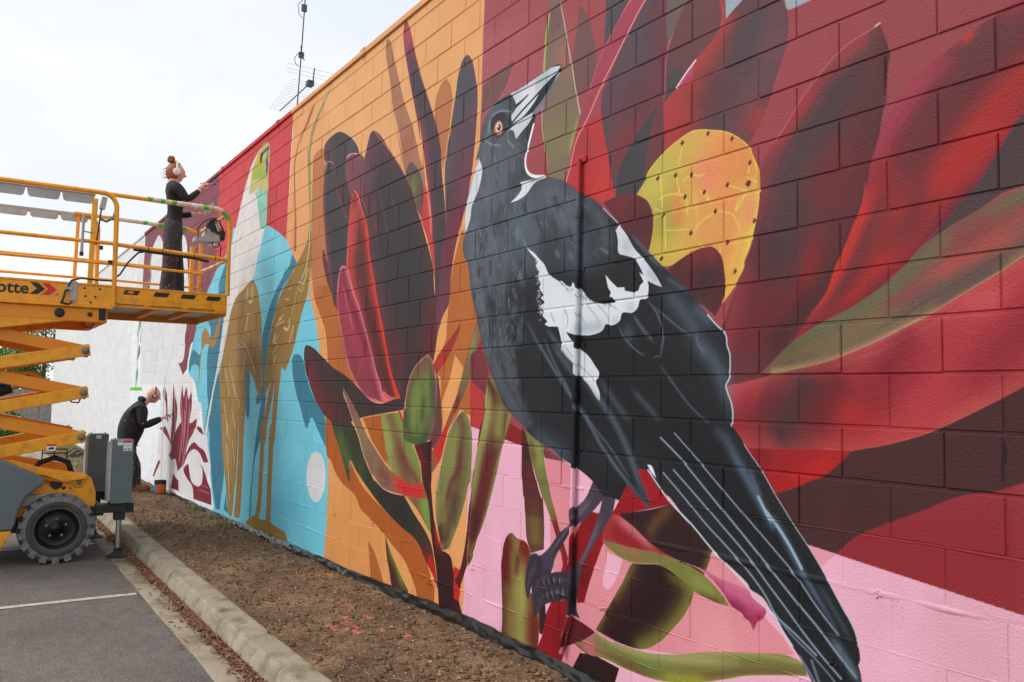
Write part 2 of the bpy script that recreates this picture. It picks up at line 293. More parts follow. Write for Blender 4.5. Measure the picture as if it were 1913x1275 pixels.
('F',(218,218,220),1,(),((-5.282,-.664),(-5.138,-.69),(-5.048,-.776),(-5.024,-.884),(-5.067,-1.024),(-5.171,-1.111),(-5.257,-1.136),(-5.387,-1.108),(-5.488,-1.029),(-5.532,-.917),(-5.51,-.799),(-5.418,-.702))),
('F',(230,228,230),1,(3,4,10,11,12,13),((-11.211,.135),(-10.59,.083),(-10.346,-.198),(-10.082,-.281),(-9.9,-.292),(-9.972,-.564),(-9.59,-.743),(-9.391,-.923),(-9.243,-1.154),(-9.485,-1.365),(-9.138,-1.596),(-10.142,-1.669),(-11.658,-1.652),(-13.149,-1.681),(-12.818,-.803),(-12.783,-.189),(-12.006,.014))),
('F',(126,38,54),1,(8,10),((-11.735,-.914),(-11.208,-.608),(-10.942,-.538),(-10.532,-.584),(-10.126,-.517),(-10.294,-.691),(-10.646,-.885),(-10.827,-1.135),(-11.246,-1.349),(-11.455,-1.18),(-11.749,-1.217))),
('F',(134,42,58),1,(0,5,7,9),((-11.822,.026),(-11.689,-.179),(-11.466,-.398),(-11.527,-.683),(-11.624,-.94),(-11.27,-1.013),(-11.468,-1.119),(-11.749,-1.217),(-11.949,-1.151),(-12.219,-1.229),(-11.785,-1.045),(-11.848,-.888),(-11.821,-.502),(-11.841,-.181))),
('S',(180,110,122),.02,.02,.5,.5,1,((-11.822,.026),(-11.689,-.179),(-11.466,-.398),(-11.527,-.683),(-11.624,-.94),(-11.27,-1.013),(-11.468,-1.119),(-11.749,-1.217),(-11.949,-1.151),(-12.219,-1.229),(-11.785,-1.045),(-11.848,-.888),(-11.821,-.502),(-11.841,-.181))),
('F',(134,42,58),1,(0,2,3,5,8,13),((-11.181,-.02),(-11.047,-.205),(-10.957,-.097),(-10.857,-.051),(-10.729,-.231),(-10.554,-.111),(-10.49,-.317),(-10.597,-.586),(-10.164,-.513),(-10.181,-.629),(-10.564,-.762),(-10.783,-1.012),(-10.883,-1.199),(-11.275,-1.352),(-11.24,-1.165),(-11.23,-.856),(-11.137,-.606),(-11.285,-.363))),
('S',(180,110,122),.048,.048,.5,.5,1,((-11.181,-.02),(-11.047,-.205),(-10.957,-.097),(-10.857,-.051),(-10.729,-.231),(-10.554,-.111),(-10.49,-.317),(-10.597,-.586),(-10.164,-.513),(-10.181,-.629),(-10.564,-.762),(-10.783,-1.012),(-10.883,-1.199),(-11.275,-1.352),(-11.24,-1.165),(-11.23,-.856),(-11.137,-.606),(-11.285,-.363))),
('F',(134,42,58),1,(1,4),((-12.744,-.749),(-12.335,-.699),(-12.124,-.772),(-11.894,-.891),(-11.801,-.966),(-12.05,-.899),(-12.477,-.805))),
('S',(180,110,122),.033,.033,.5,.5,1,((-12.744,-.749),(-12.335,-.699),(-12.124,-.772),(-11.894,-.891),(-11.801,-.966),(-12.05,-.899),(-12.477,-.805))),
('F',(134,42,58),1,(0,3,4),((-12.762,-1.281),(-12.62,-1.298),(-12.924,-1.49),(-13.08,-1.589),(-13.222,-1.602),(-13.054,-1.467))),
('S',(180,110,122),.035,.035,.5,.5,1,((-12.762,-1.281),(-12.62,-1.298),(-12.924,-1.49),(-13.08,-1.589),(-13.222,-1.602),(-13.054,-1.467))),
('F',(134,42,58),1,(0,2,3,4),((-11.559,-1.401),(-11.371,-1.453),(-11.177,-1.481),(-11.118,-1.634),(-11.691,-1.639))),
('S',(180,110,122),.018,.018,.5,.5,1,((-11.559,-1.401),(-11.371,-1.453),(-11.177,-1.481),(-11.118,-1.634),(-11.691,-1.639))),
('F',(134,42,58),1,(3,4,8),((-10.291,-.85),(-9.913,-.9),(-9.614,-.937),(-9.377,-1.071),(-9.645,-1.091),(-9.899,-.984),(-10.273,-.951),(-10.639,-1.062),(-10.933,-1.293),(-10.771,-1.071))),
('S',(180,110,122),.023,.023,.5,.5,1,((-10.291,-.85),(-9.913,-.9),(-9.614,-.937),(-9.377,-1.071),(-9.645,-1.091),(-9.899,-.984),(-10.273,-.951),(-10.639,-1.062),(-10.933,-1.293),(-10.771,-1.071))),
('F',(134,42,58),1,(4,7,11,12),((-10.866,-1.288),(-10.55,-1.188),(-10.467,-1.284),(-10.314,-1.415),(-9.937,-1.45),(-9.711,-1.386),(-9.681,-1.218),(-9.936,-1.113),(-9.629,-1.186),(-9.379,-1.328),(-9.174,-1.441),(-9.114,-1.614),(-10.147,-1.641),(-10.237,-1.494),(-10.644,-1.387))),
('S',(180,110,122),.023,.023,.5,.5,1,((-10.866,-1.288),(-10.55,-1.188),(-10.467,-1.284),(-10.314,-1.415),(-9.937,-1.45),(-9.711,-1.386),(-9.681,-1.218),(-9.936,-1.113),(-9.629,-1.186),(-9.379,-1.328),(-9.174,-1.441),(-9.114,-1.614),(-10.147,-1.641),(-10.237,-1.494),(-10.644,-1.387))),
('F',(134,42,58),1,(2,),((-10.144,-.627),(-9.841,-.629),(-9.685,-.72),(-10.012,-.679))),
('S',(180,110,122),.026,.026,.5,.5,1,((-10.144,-.627),(-9.841,-.629),(-9.685,-.72),(-10.012,-.679))),
('S',(196,140,150),.062,.062,.75,.5,0,((-11.203,-.268),(-11.044,-.724),(-11.17,-1.16))),
('S',(196,140,150),.063,.063,.75,.5,0,((-10.869,-.203),(-10.862,-.596),(-10.985,-1.025))),
('S',(196,140,150),.067,.067,.75,.5,0,((-11.734,-.18),(-11.599,-.623),(-11.696,-.88))),
('S',(196,140,150),.061,.061,.75,.5,0,((-10.646,-.32),(-10.695,-.769),(-10.951,-1.204))),
('S',(196,140,150),.063,.063,.75,.5,0,((-10.965,-.417),(-10.919,-.87))),
('S',(196,140,150),.013,.013,.75,.5,0,((-9.706,-1.413),(-9.366,-1.407))),
('S',(196,140,150),.013,.013,.75,.5,0,((-9.87,-1.485),(-9.245,-1.475))),
('S',(134,42,58),.197,.059,1,.3,0,((-12.538,-.146),(-12.35,-.251),(-12.258,-.449),(-12.159,-.61))),
('S',(90,110,105),.196,.056,.9,.3,0,((-15.149,1.192),(-15.388,.969))),
('S',(90,110,105),.203,.058,.9,.3,0,((-15.112,.654),(-15.285,.464))),
('S',(90,110,105),.253,.072,.9,.3,0,((-15.257,.188),(-15.322,-.021))),
('S',(150,200,140),.106,.106,.8,.3,0,((-15.219,1.75),(-15.282,.963),(-15.276,-.021))),
('S',(120,205,70),.065,.065,1,.2,0,((-16.226,-.096),(-14.643,-.092))),
('S',(198,200,204),.111,.111,.8,.4,0,((-12.505,.053),(-12.547,-.518),(-12.493,-1.516))),
('F',(168,108,76),1,(8,9),((-5.638,2.799),(-5.857,2.622),(-5.994,2.566),(-6.128,2.433),(-6.199,2.291),(-6.172,2.112),(-6.138,1.904),(-6.085,1.681),(-6.061,1.358),(-6.147,1.37),(-6.153,1.763),(-6.216,2.121),(-6.222,2.311),(-6.17,2.429),(-6.056,2.56),(-5.882,2.671),(-5.715,2.794))),
('F',(172,120,90),1,(10,13),((-3.933,2.859),(-3.865,2.832),(-3.777,2.656),(-3.662,2.428),(-3.55,2.207),(-3.394,1.97),(-3.241,1.668),(-3.179,1.551),(-3.246,1.697),(-3.156,1.503),(-3.177,1.42),(-3.293,1.623),(-3.401,1.697),(-3.498,1.628),(-3.539,1.692),(-3.633,1.972),(-3.744,2.189),(-3.557,1.697),(-3.632,1.922),(-3.747,2.174),(-3.844,2.485),(-3.939,2.746))),
('S',(158,104,76),.221,.221,.66,1,1,((-3.549,1.95),(-3.456,1.746))),
('F',(186,122,78),1,(5,),((-2.879,2.196),(-2.798,2.119),(-2.761,2),(-2.787,1.859),(-2.829,1.693),(-2.881,1.512),(-2.918,1.645),(-3.002,1.866),(-3.04,1.999),(-2.993,2.128))),
('F',(190,124,78),1,(11,12,13,16),((-5.32,2.26),(-5.509,2.283),(-5.624,2.233),(-5.634,2.02),(-5.62,1.634),(-5.585,1.173),(-5.505,.864),(-5.481,.834),(-5.32,.659),(-5.175,.519),(-5.104,.373),(-5.057,.187),(-4.626,.056),(-4.523,.068),(-4.691,.422),(-4.859,.708),(-5.313,2.176))),
('F',(182,108,54),1,(4,6,7,10,11),((-5.483,.849),(-5.32,.659),(-5.175,.519),(-5.104,.373),(-5.055,.173),(-4.808,.085),(-4.518,.001),(-4.215,-.064),(-4.642,.258),(-4.894,.683),(-5.044,.894),(-5.386,.929))),
('F',(176,98,42),1,(0,1,2,3,12,13,14),((-5.077,-.29),(-4.899,-.368),(-4.451,-.865),(-4.465,-.683),(-4.222,-.854),(-3.967,-.952),(-3.729,-1.02),(-3.478,-1.081),(-3.243,-1.138),(-3.091,-1.235),(-2.993,-1.304),(-2.919,-1.396),(-2.866,-1.459),(-2.869,-1.587),(-3.12,-1.598),(-3.174,-1.498),(-3.358,-1.345),(-3.547,-1.274),(-3.717,-1.207),(-3.985,-1.124),(-4.207,-1.066),(-4.31,-.977),(-4.603,-.897),(-4.788,-.814),(-4.907,-.715),(-5.005,-.676))),
('F',(178,106,52),1,(0,3,4),((-4.033,-1.308),(-3.94,-1.348),(-3.815,-1.458),(-3.692,-1.602),(-3.952,-1.611),(-3.994,-1.441))),
('F',(184,110,56),1,(0,4,5,9,10,13),((-2.754,.527),(-2.71,.764),(-2.572,1.032),(-2.501,.812),(-2.408,.499),(-2.432,.61),(-2.376,.442),(-2.364,.381),(-2.492,.097),(-2.532,.081),(-2.651,.171),(-2.786,.045),(-2.852,.024),(-2.958,.08),(-2.78,.376))),
('F',(184,110,56),0,(0,1,2,4,5,6,7,8),((-2.532,.083),(-2.428,0),(-2.418,-.241),(-2.562,-.204),(-2.642,-.279),(-2.809,-.422),(-2.853,.046),(-2.786,.045),(-2.651,.169))),
('F',(228,166,104),1,(0,3,4),((-2.84,.471),(-2.78,.376),(-2.785,.29),(-2.871,.175),(-2.908,.133),(-2.921,.275),(-2.881,.382))),
('F',(228,166,104),1,(0,1,4),((-2.647,.172),(-2.522,.077),(-2.564,-.05),(-2.688,-.207),(-2.811,-.385),(-2.831,-.189),(-2.719,.002))),
('F',(176,98,40),0,(0,1,4,5),((-4.197,-.312),(-3.835,-.276),(-3.731,-.542),(-3.639,-.677),(-3.753,-.639),(-3.998,-.497))),
('F',(104,60,66),1,(4,),((-5.274,1.274),(-5.207,1.199),(-5.075,1.038),(-5.017,.889),(-4.945,.756),(-5.146,.946),(-5.287,1.195))),
('F',(84,56,62),0,(0,1,2,3,4,5,6,7,8,9,10,11,12,13,14,15,16,17),((-5.269,2.136),(-4.908,2.226),(-4.445,1.975),(-4.339,1.897),(-4.175,2.097),(-3.826,1.869),(-3.36,1.439),(-3.086,.977),(-2.973,.628),(-2.854,.542),(-2.951,.178),(-3.426,-.178),(-3.784,-.166),(-4.347,-.038),(-4.659,.245),(-4.81,.566),(-4.937,.755),(-5.247,1.424))),
('F',(70,64,68),1,(5,8),((-5.323,2.298),(-5.186,2.339),(-4.954,2.338),(-4.689,2.227),(-4.505,2.098),(-4.441,2.012),(-4.602,2.011),(-4.663,1.886),(-4.718,1.675),(-4.999,1.959),(-5.311,2.161))),
('S',(104,60,72),.168,.168,.99,1,1,((-5.305,2.324),(-5.175,2.203),(-5.207,2.122))),
('S',(84,82,88),.222,.222,.88,1,1,((-4.685,2.17),(-4.572,2.073))),
('F',(98,68,80),1,(14,15),((-3.565,2.886),(-3.487,2.787),(-3.38,2.555),(-3.277,2.35),(-3.131,2.107),(-3.037,1.947),(-2.967,1.807),(-2.896,1.61),(-2.919,1.677),(-2.886,1.446),(-2.843,1.272),(-2.806,1.047),(-2.812,.83),(-2.847,.616),(-2.922,.526),(-2.96,.595),(-2.961,.622),(-2.984,.851),(-3.016,1.023),(-3.056,1.255),(-3.109,1.436),(-3.167,1.621),(-3.228,1.833),(-3.288,2.002),(-3.249,1.827),(-3.328,2.026),(-3.408,2.22),(-3.49,2.418),(-3.576,2.644),(-3.61,2.823))),
('G',((150,64,80),(96,66,76),(76,64,70),(84,66,74),(122,60,74)),26,.01,.5,2,((-3.6,2.852),(-3.576,2.644),(-3.328,2.026),(-3.167,1.621),(-3.016,1.023),(-2.96,.595)),((-3.513,2.82),(-3.277,2.35),(-3.037,1.947),(-2.886,1.446),(-2.806,1.047),(-2.922,.526))),
('S',(172,74,88),.238,.238,1,1,1,((-3.564,2.873),(-3.534,2.762),(-3.456,2.657))),
('S',(76,64,72),.2,.2,.825,1,1,((-3.37,2.38),(-3.194,2.042),(-3.005,1.715),(-2.999,1.64),(-2.941,1.402))),
('S',(150,60,76),.13,.13,.77,1,1,((-3.26,1.959),(-3.199,1.744),(-3.11,1.459))),
('S',(74,62,66),.22,.22,.77,1,1,((-2.923,1.51),(-2.884,1.169),(-2.851,.944))),
('S',(190,84,100),.019,.019,.8,.6,1,((-3.487,2.787),(-3.38,2.555),(-3.272,2.347))),
('F',(106,72,84),1,(14,15),((-2.564,2.268),(-2.497,2.207),(-2.447,2.087),(-2.414,1.945),(-2.416,1.806),(-2.434,1.624),(-2.456,1.461),(-2.537,1.194),(-2.615,1.049),(-2.693,.868),(-2.729,.712),(-2.754,.527),(-2.828,.465),(-2.912,.329),(-2.973,.157),(-3.044,.159),(-3.014,.5),(-2.892,.621),(-2.877,.783),(-2.81,1.047),(-2.832,1.27),(-2.854,1.495),(-2.827,1.655),(-2.778,1.809),(-2.767,1.854),(-2.716,2.035),(-2.683,2.162),(-2.629,2.251))),
('G',((96,86,92),(84,82,88),(100,70,82),(110,72,86),(128,62,80)),26,.01,.5,3,((-2.61,2.245),(-2.716,2.035),(-2.818,1.67),(-2.854,1.495),(-2.81,1.047),(-3.014,.5)),((-2.515,2.214),(-2.414,1.945),(-2.434,1.624),(-2.537,1.194),(-2.729,.712),(-2.912,.329))),
('S',(84,84,90),.416,.416,.935,1,1,((-2.563,2.239),(-2.564,2.038),(-2.5,1.829))),
('S',(92,70,82),.353,.353,.77,1,1,((-2.52,1.783),(-2.553,1.59))),
('S',(122,50,64),.327,.327,.88,1,1,((-2.668,1.293),(-2.722,1.034),(-2.818,.722))),
('S',(82,66,72),.147,.147,.66,1,1,((-2.758,1.365),(-2.771,1.15))),
('S',(160,70,100),.019,.019,.7,.7,1,((-2.537,1.194),(-2.615,1.049),(-2.693,.868))),
('F',(100,84,80),1,(5,),((-3.401,1.699),(-3.293,1.625),(-3.212,1.514),(-3.176,1.415),(-3.195,1.291),(-3.217,1.231),(-3.331,1.374),(-3.497,1.61),(-3.465,1.676))),
('S',(112,126,72),.155,.155,.99,1,1,((-3.406,1.567),(-3.334,1.434))),
('F',(196,66,70),1,(0,4),((-3.16,1.483),(-3.112,1.408),(-3.071,1.257),(-3.012,1.022),(-2.974,.728),(-3.035,.913),(-3.115,1.072),(-3.208,1.218),(-3.192,1.383))),
('S',(230,120,120),.02,.02,.8,.6,1,((-3.147,1.466),(-3.103,1.32),(-3.043,1.083))),
('F',(76,56,60),1,(12,15),((-4.146,2.136),(-4.018,2.07),(-3.797,1.875),(-3.531,1.642),(-3.361,1.451),(-3.248,1.254),(-3.112,1.026),(-3.007,.832),(-2.969,.628),(-2.944,.594),(-2.942,.462),(-2.923,.308),(-2.951,.178),(-2.992,.07),(-3.358,.007),(-3.426,-.178),(-3.567,-.051),(-3.749,.191),(-3.919,.568),(-4.023,.766),(-3.953,.626),(-4.06,.857),(-4.172,1.128),(-4.298,1.542),(-4.345,1.751),(-4.34,1.91),(-4.283,2.031),(-4.21,2.132))),
('G',((112,66,78),(84,58,64),(66,58,60),(60,56,58),(66,56,58),(80,54,58),(104,58,64)),50,.013,.5,4,((-4.21,2.132),(-4.34,1.91),(-4.298,1.542),(-4.06,.857),(-3.919,.568),(-3.567,-.051)),((-4.018,2.07),(-3.531,1.642),(-3.248,1.254),(-3.007,.832),(-2.944,.594),(-2.951,.178))),
('S',(60,58,60),.928,.928,.935,1,1,((-3.905,1.722),(-3.648,1.299),(-3.412,.963),(-3.244,.711),(-3.287,.578),(-3.427,.298))),
('S',(106,66,78),.42,.42,.935,1,1,((-4.144,2.102),(-4.29,1.899),(-4.269,1.602))),
('S',(104,44,50),.407,.407,.88,1,1,((-2.879,.588),(-2.98,.3),(-3.117,.172))),
('S',(98,50,54),.264,.264,.88,1,1,((-3.704,.37),(-3.552,.149),(-3.463,.007))),
('S',(168,92,100),.015,.015,.9,.6,1,((-4.114,2.114),(-3.797,1.873),(-3.531,1.639),(-3.361,1.448),(-3.248,1.252))),
('S',(140,66,74),.023,.023,.6,1,1,((-4.107,1.558),(-4.064,1.369),(-4,1.104))),
('S',(140,66,74),.019,.019,.6,1,1,((-3.984,1.56),(-3.882,1.364),(-3.78,1.135))),
('S',(140,66,74),.018,.018,.6,1,1,((-3.744,1.489),(-3.65,1.324))),
('S',(140,66,74),.024,.024,.6,1,1,((-4.135,1.512),(-4.086,1.244))),
('S',(110,40,48),.045,.045,.5,1,1,((-3.465,.499),(-3.43,.356))),
('S',(110,40,48),.038,.038,.5,1,1,((-3.275,.348),(-3.219,.254))),
('S',(110,40,48),.032,.032,.5,1,1,((-3.37,.214),(-3.262,.119))),
('F',(92,66,74),1,(11,12),((-5.207,2.115),(-5.085,2.072),(-5.002,1.989),(-4.982,1.84),(-4.863,1.675),(-4.696,1.491),(-4.644,1.413),(-4.652,1.194),(-4.661,1.045),(-4.838,.997),(-4.878,.806),(-4.894,.681),(-4.952,.707),(-5.069,.966),(-5.167,1.194),(-5.247,1.424),(-5.314,1.73),(-5.315,1.968),(-5.277,2.094))),
('G',((150,76,92),(84,66,74),(66,64,68),(68,64,68),(122,64,74)),24,.013,.5,5,((-5.277,2.094),(-5.314,1.73),(-5.167,1.194),(-4.952,.707)),((-5.065,2.061),(-4.863,1.675),(-4.644,1.413),(-4.661,1.045),(-4.894,.681))),
('S',(68,66,70),.745,.745,.99,1,1,((-5.082,1.803),(-4.963,1.522),(-4.883,1.227),(-4.903,1.018))),
('S',(68,66,70),.356,.356,.66,1,1,((-5.154,1.963),(-5.097,1.748))),
('S',(200,140,150),.014,.014,1,.5,1,((-5.281,2.042),(-5.238,2.107),(-5.146,2.101),(-5.065,2.061))),
('S',(140,66,84),.051,.051,.8,.7,1,((-5.315,1.968),(-5.314,1.73),(-5.247,1.424),(-5.167,1.194),(-5.069,.966))),
('S',(150,70,80),.031,.031,.7,.7,1,((-4.982,1.84),(-4.863,1.675),(-4.703,1.492))),
('F',(134,72,82),1,(6,9),((-4.605,2.051),(-4.465,2.014),(-4.343,1.951),(-4.315,1.885),(-4.348,1.792),(-4.335,1.602),(-4.253,1.461),(-4.473,1.669),(-4.579,1.703),(-4.616,1.649),(-4.731,1.845),(-4.778,1.982),(-4.729,2.055))),
('S',(112,72,80),.318,.318,.88,1,1,((-4.442,1.934),(-4.411,1.737))),
('S',(220,160,168),.016,.016,1,.5,1,((-4.747,2.045),(-4.623,2.054),(-4.482,2.018))),
('F',(150,62,64),1,(12,19,20),((-4.544,1.696),(-4.454,1.645),(-4.361,1.513),(-4.253,1.375),(-4.197,1.262),(-4.152,1.06),(-4.06,.857),(-3.953,.626),(-3.919,.568),(-3.802,.339),(-3.703,.129),(-3.596,-.027),(-3.486,-.142),(-3.645,-.122),(-3.789,-.087),(-3.886,.059),(-4.048,.237),(-4.221,.462),(-4.4,.684),(-4.585,.875),(-4.668,1.039),(-4.657,1.264),(-4.633,1.494),(-4.592,1.651))),
('G',((214,84,76),(160,60,62),(110,50,54),(94,46,50),(150,56,52),(222,66,48)),30,.012,.5,6,((-4.592,1.651),(-4.657,1.264),(-4.585,.875),(-4.221,.462),(-3.789,-.087)),((-4.454,1.645),(-4.197,1.262),(-4.023,.766),(-3.703,.129),(-3.508,-.139))),
('S',(94,46,48),.263,.263,.935,1,1,((-4.204,.68),(-3.995,.348),(-3.798,.058),(-3.675,-.087))),
('S',(200,76,70),.316,.316,.88,1,1,((-4.535,1.586),(-4.549,1.316),(-4.604,1.12))),
('S',(92,52,54),.262,.262,.66,1,1,((-4.388,1.424),(-4.33,1.084),(-4.213,.809))),
('S',(222,66,48),.058,.058,.9,.7,1,((-4.25,1.322),(-4.152,1.06),(-4.06,.857),(-3.971,.671),(-3.919,.568),(-3.81,.339),(-3.711,.129),(-3.6,-.039),(-3.536,-.121))),
('S',(235,130,130),.014,.014,1,.5,1,((-4.592,1.651),(-4.561,1.693),(-4.49,1.672),(-4.398,1.56),(-4.254,1.382))),
('S',(214,96,90),.032,.032,.9,.6,1,((-4.607,1.613),(-4.643,1.399),(-4.652,1.058))),
('F',(148,56,76),1,(10,),((-4.74,1.048),(-4.63,1),(-4.551,.883),(-4.439,.751),(-4.529,.815),(-4.366,.667),(-4.221,.462),(-4.081,.264),(-3.946,.073),(-3.849,-.051),(-3.795,-.17),(-3.96,-.169),(-4.146,-.14),(-4.347,-.038),(-4.525,.094),(-4.641,.244),(-4.767,.481),(-4.853,.638),(-4.883,.78),(-4.885,.806),(-4.861,.958),(-4.812,1.036))),
('G',((190,100,118),(150,58,78),(160,64,86),(134,44,64),(150,58,80),(204,110,128)),30,.012,.5,7,((-4.829,1.024),(-4.885,.806),(-4.853,.638),(-4.641,.244),(-4.347,-.038),(-3.96,-.169)),((-4.666,1.018),(-4.439,.751),(-4.221,.462),(-3.946,.073),(-3.815,-.136))),
('S',(168,66,88),.354,.354,.88,1,1,((-4.676,.693),(-4.408,.341),(-4.129,.063))),
('S',(134,66,70),.237,.237,.77,1,1,((-4.537,.254),(-4.285,.013),(-4.024,-.114))),
('S',(126,42,62),.121,.121,.77,1,1,((-4.575,.739),(-4.317,.455),(-4.108,.201))),
('S',(222,128,146),.03,.03,.9,.6,1,((-3.795,-.166),(-3.849,-.051),(-3.946,.073),(-4.081,.264),(-4.221,.462),(-4.366,.667),(-4.529,.815),(-4.551,.883),(-4.63,1),(-4.74,1.048),(-4.838,.997),(-4.875,.819))),
('S',(214,120,140),.031,.031,.9,.6,1,((-4.853,.638),(-4.767,.481),(-4.641,.244),(-4.525,.094),(-4.347,-.038),(-4.146,-.14),(-3.9,-.171))),
('S',(196,106,124),.025,.025,.7,.7,1,((-4.723,.834),(-4.603,.66),(-4.485,.464))),
('F',(228,118,118),1,(0,2,4),((-3.818,-.081),(-3.673,-.125),(-3.503,-.133),(-3.671,-.161),(-3.748,-.196),(-3.813,-.163))),
('S',(196,84,82),.018,.018,.8,.6,1,((-3.787,-.112),(-3.672,-.141),(-3.562,-.136))),
('F',(142,134,78),1,(0,1,8),((-3.835,-.27),(-3.501,-.249),(-3.416,-.339),(-3.28,-.469),(-3.149,-.605),(-3.088,-.754),(-3.09,-.714),(-2.992,-.877),(-2.93,-1.093),(-2.982,-1.068),(-3.155,-.95),(-3.36,-.863),(-3.581,-.712),(-3.726,-.629),(-3.666,-.68),(-3.732,-.53),(-3.815,-.354))),
('G',((150,156,88),(140,132,78),(120,70,62),(142,136,78),(124,150,72)),26,.01,.5,8,((-3.805,-.281),(-3.732,-.53),(-3.578,-.766),(-3.155,-.95)),((-3.514,-.261),(-3.28,-.469),(-3.088,-.754),(-2.93,-1.093))),
('S',(120,62,58),.101,.101,.77,1,1,((-3.542,-.46),(-3.374,-.622),(-3.165,-.754),(-3.111,-.858))),
('S',(150,160,90),.192,.192,.88,1,1,((-3.773,-.329),(-3.644,-.584))),
('S',(120,160,70),.11,.11,.88,1,1,((-3.087,-.866),(-3.012,-.933))),
('S',(130,110,66),.139,.139,.66,1,1,((-3.663,-.289),(-3.489,-.458))),
('F',(58,62,48),1,(0,1,7,12),((-4.938,-.349),(-4.492,-.334),(-4.316,-.45),(-4.175,-.62),(-3.917,-.815),(-3.92,-.765),(-3.683,-.85),(-3.386,-.871),(-3.202,-.989),(-3.028,-1.085),(-2.931,-1.167),(-2.875,-1.284),(-2.808,-1.463),(-2.898,-1.371),(-3.017,-1.287),(-3.192,-1.163),(-3.397,-1.115),(-3.615,-1.053),(-3.847,-.975),(-4.095,-.867),(-4.293,-.772),(-4.465,-.683),(-4.451,-.865),(-4.716,-.59),(-4.875,-.435))),
('S',(84,104,56),.196,.196,.935,1,1,((-4.802,-.432),(-4.572,-.633),(-4.287,-.843),(-4.23,-.741))),
('S',(104,40,40),.195,.195,.99,1,1,((-3.093,-1.192),(-2.898,-1.371))),
('S',(192,40,36),.109,.109,.99,1,1,((-2.972,-1.269),(-2.888,-1.338),(-2.839,-1.423))),
('S',(46,44,42),.298,.298,.77,1,1,((-3.857,-.831),(-3.457,-.987),(-3.196,-1.087))),
('F',(68,52,52),1,(10,11),((-5.694,.351),(-5.586,.357),(-5.412,.313),(-5.202,.234),(-4.922,.128),(-4.59,.042),(-4.279,-.077),(-4.052,-.164),(-3.841,-.185),(-3.671,-.158),(-3.428,-.138),(-3.423,-.224),(-3.665,-.248),(-3.894,-.272),(-4.198,-.305),(-4.491,-.354),(-4.77,-.373),(-4.996,-.344),(-5.197,-.265),(-5.413,-.125),(-5.6,.052),(-5.715,.249))),
('S',(112,44,50),.327,.327,1,1,1,((-5.64,.247),(-5.469,.021),(-5.202,-.208),(-4.846,-.339))),
('S',(96,46,50),.291,.291,.66,1,1,((-5.168,-.151),(-4.744,-.255))),
('S',(60,54,52),.414,.414,.55,1,1,((-5.193,.133),(-4.441,-.117),(-3.956,-.224))),
('F',(140,108,88),1,(0,7,9,11),((-4.653,-.052),(-4.579,-.105),(-4.435,-.195),(-4.261,-.32),(-4.125,-.441),(-3.934,-.555),(-3.694,-.682),(-3.392,-.76),(-3.365,-.773),(-3.069,-.747),(-3.008,-.782),(-2.963,-.849),(-3.208,-.868),(-3.385,-.872),(-3.626,-.875),(-3.797,-.85),(-3.98,-.77),(-4.11,-.657),(-4.141,-.655),(-4.282,-.474),(-4.424,-.338),(-4.535,-.223),(-4.648,-.119))),
('S',(150,88,86),.153,.153,.88,1,1,((-4.576,-.145),(-4.395,-.285))),
('S',(136,128,84),.165,.165,.77,1,1,((-4.288,-.398),(-4.086,-.552))),
('S',(200,50,44),.199,.199,1,1,1,((-3.579,-.758),(-3.363,-.818),(-3.018,-.81))),
('S',(120,66,62),.119,.119,.66,1,1,((-3.864,-.712),(-3.631,-.798))),
('S',(214,170,160),.018,.018,.9,.5,1,((-4.649,-.105),(-4.535,-.223),(-4.424,-.338),(-4.282,-.474),(-4.141,-.655),(-3.979,-.778),(-3.98,-.77),(-3.797,-.85),(-3.626,-.872),(-3.411,-.875))),
('S',(196,50,40),.028,.028,1,.4,0,((-3.501,-.243),(-3.445,-.305))),
('F',(112,66,66),1,(3,),((-2.911,.068),(-2.846,-.104),(-2.816,-.369),(-2.93,-.498),(-2.991,-.431),(-2.927,-.32),(-2.91,-.191),(-2.907,-.018))),
('F',(98,112,62),1,(0,),((-3.046,.189),(-2.948,.112),(-2.907,-.018),(-2.906,-.191),(-2.927,-.32),(-2.991,-.42),(-3.131,-.474),(-3.28,-.471),(-3.41,-.442),(-3.433,-.317),(-3.424,-.201),(-3.376,-.039),(-3.285,.074),(-3.164,.151))),
('G',((150,96,88),(80,94,54),(122,140,74),(94,112,60),(126,142,76),(80,92,56),(130,90,84)),30,.01,.5,9,((-3.164,.151),(-3.376,-.039),(-3.433,-.317),(-3.28,-.469)),((-2.996,.146),(-2.907,-.018),(-2.927,-.32),(-3.083,-.469))),
('S',(128,84,76),.192,.192,.99,1,1,((-3.044,.159),(-3.162,.106),(-3.258,.04))),
('S',(60,84,52),.146,.146,.88,1,1,((-3.386,-.406),(-3.181,-.452),(-2.993,-.388))),
('S',(122,138,72),.239,.239,.935,1,1,((-3.179,-.04),(-3.216,-.275),(-3.236,-.366))),
('S',(118,130,70),.173,.173,.77,1,1,((-3.033,-.051),(-3.022,-.269))),
('S',(70,86,54),.098,.098,.77,1,1,((-3.102,-.106),(-3.115,-.328))),
('S',(70,76,54),.131,.131,.66,1,1,((-2.931,.004),(-2.918,-.266))),
('S',(70,76,54),.148,.148,.77,1,1,((-3.397,-.223),(-3.414,-.373))),
('S',(220,140,140),.018,.018,.9,.5,1,((-3.418,-.212),(-3.376,-.039),(-3.285,.074),(-3.164,.151),(-3.046,.186),(-2.953,.113),(-2.913,.003))),
('S',(196,110,120),.016,.016,.7,.5,1,((-2.913,.003),(-2.906,-.191))),
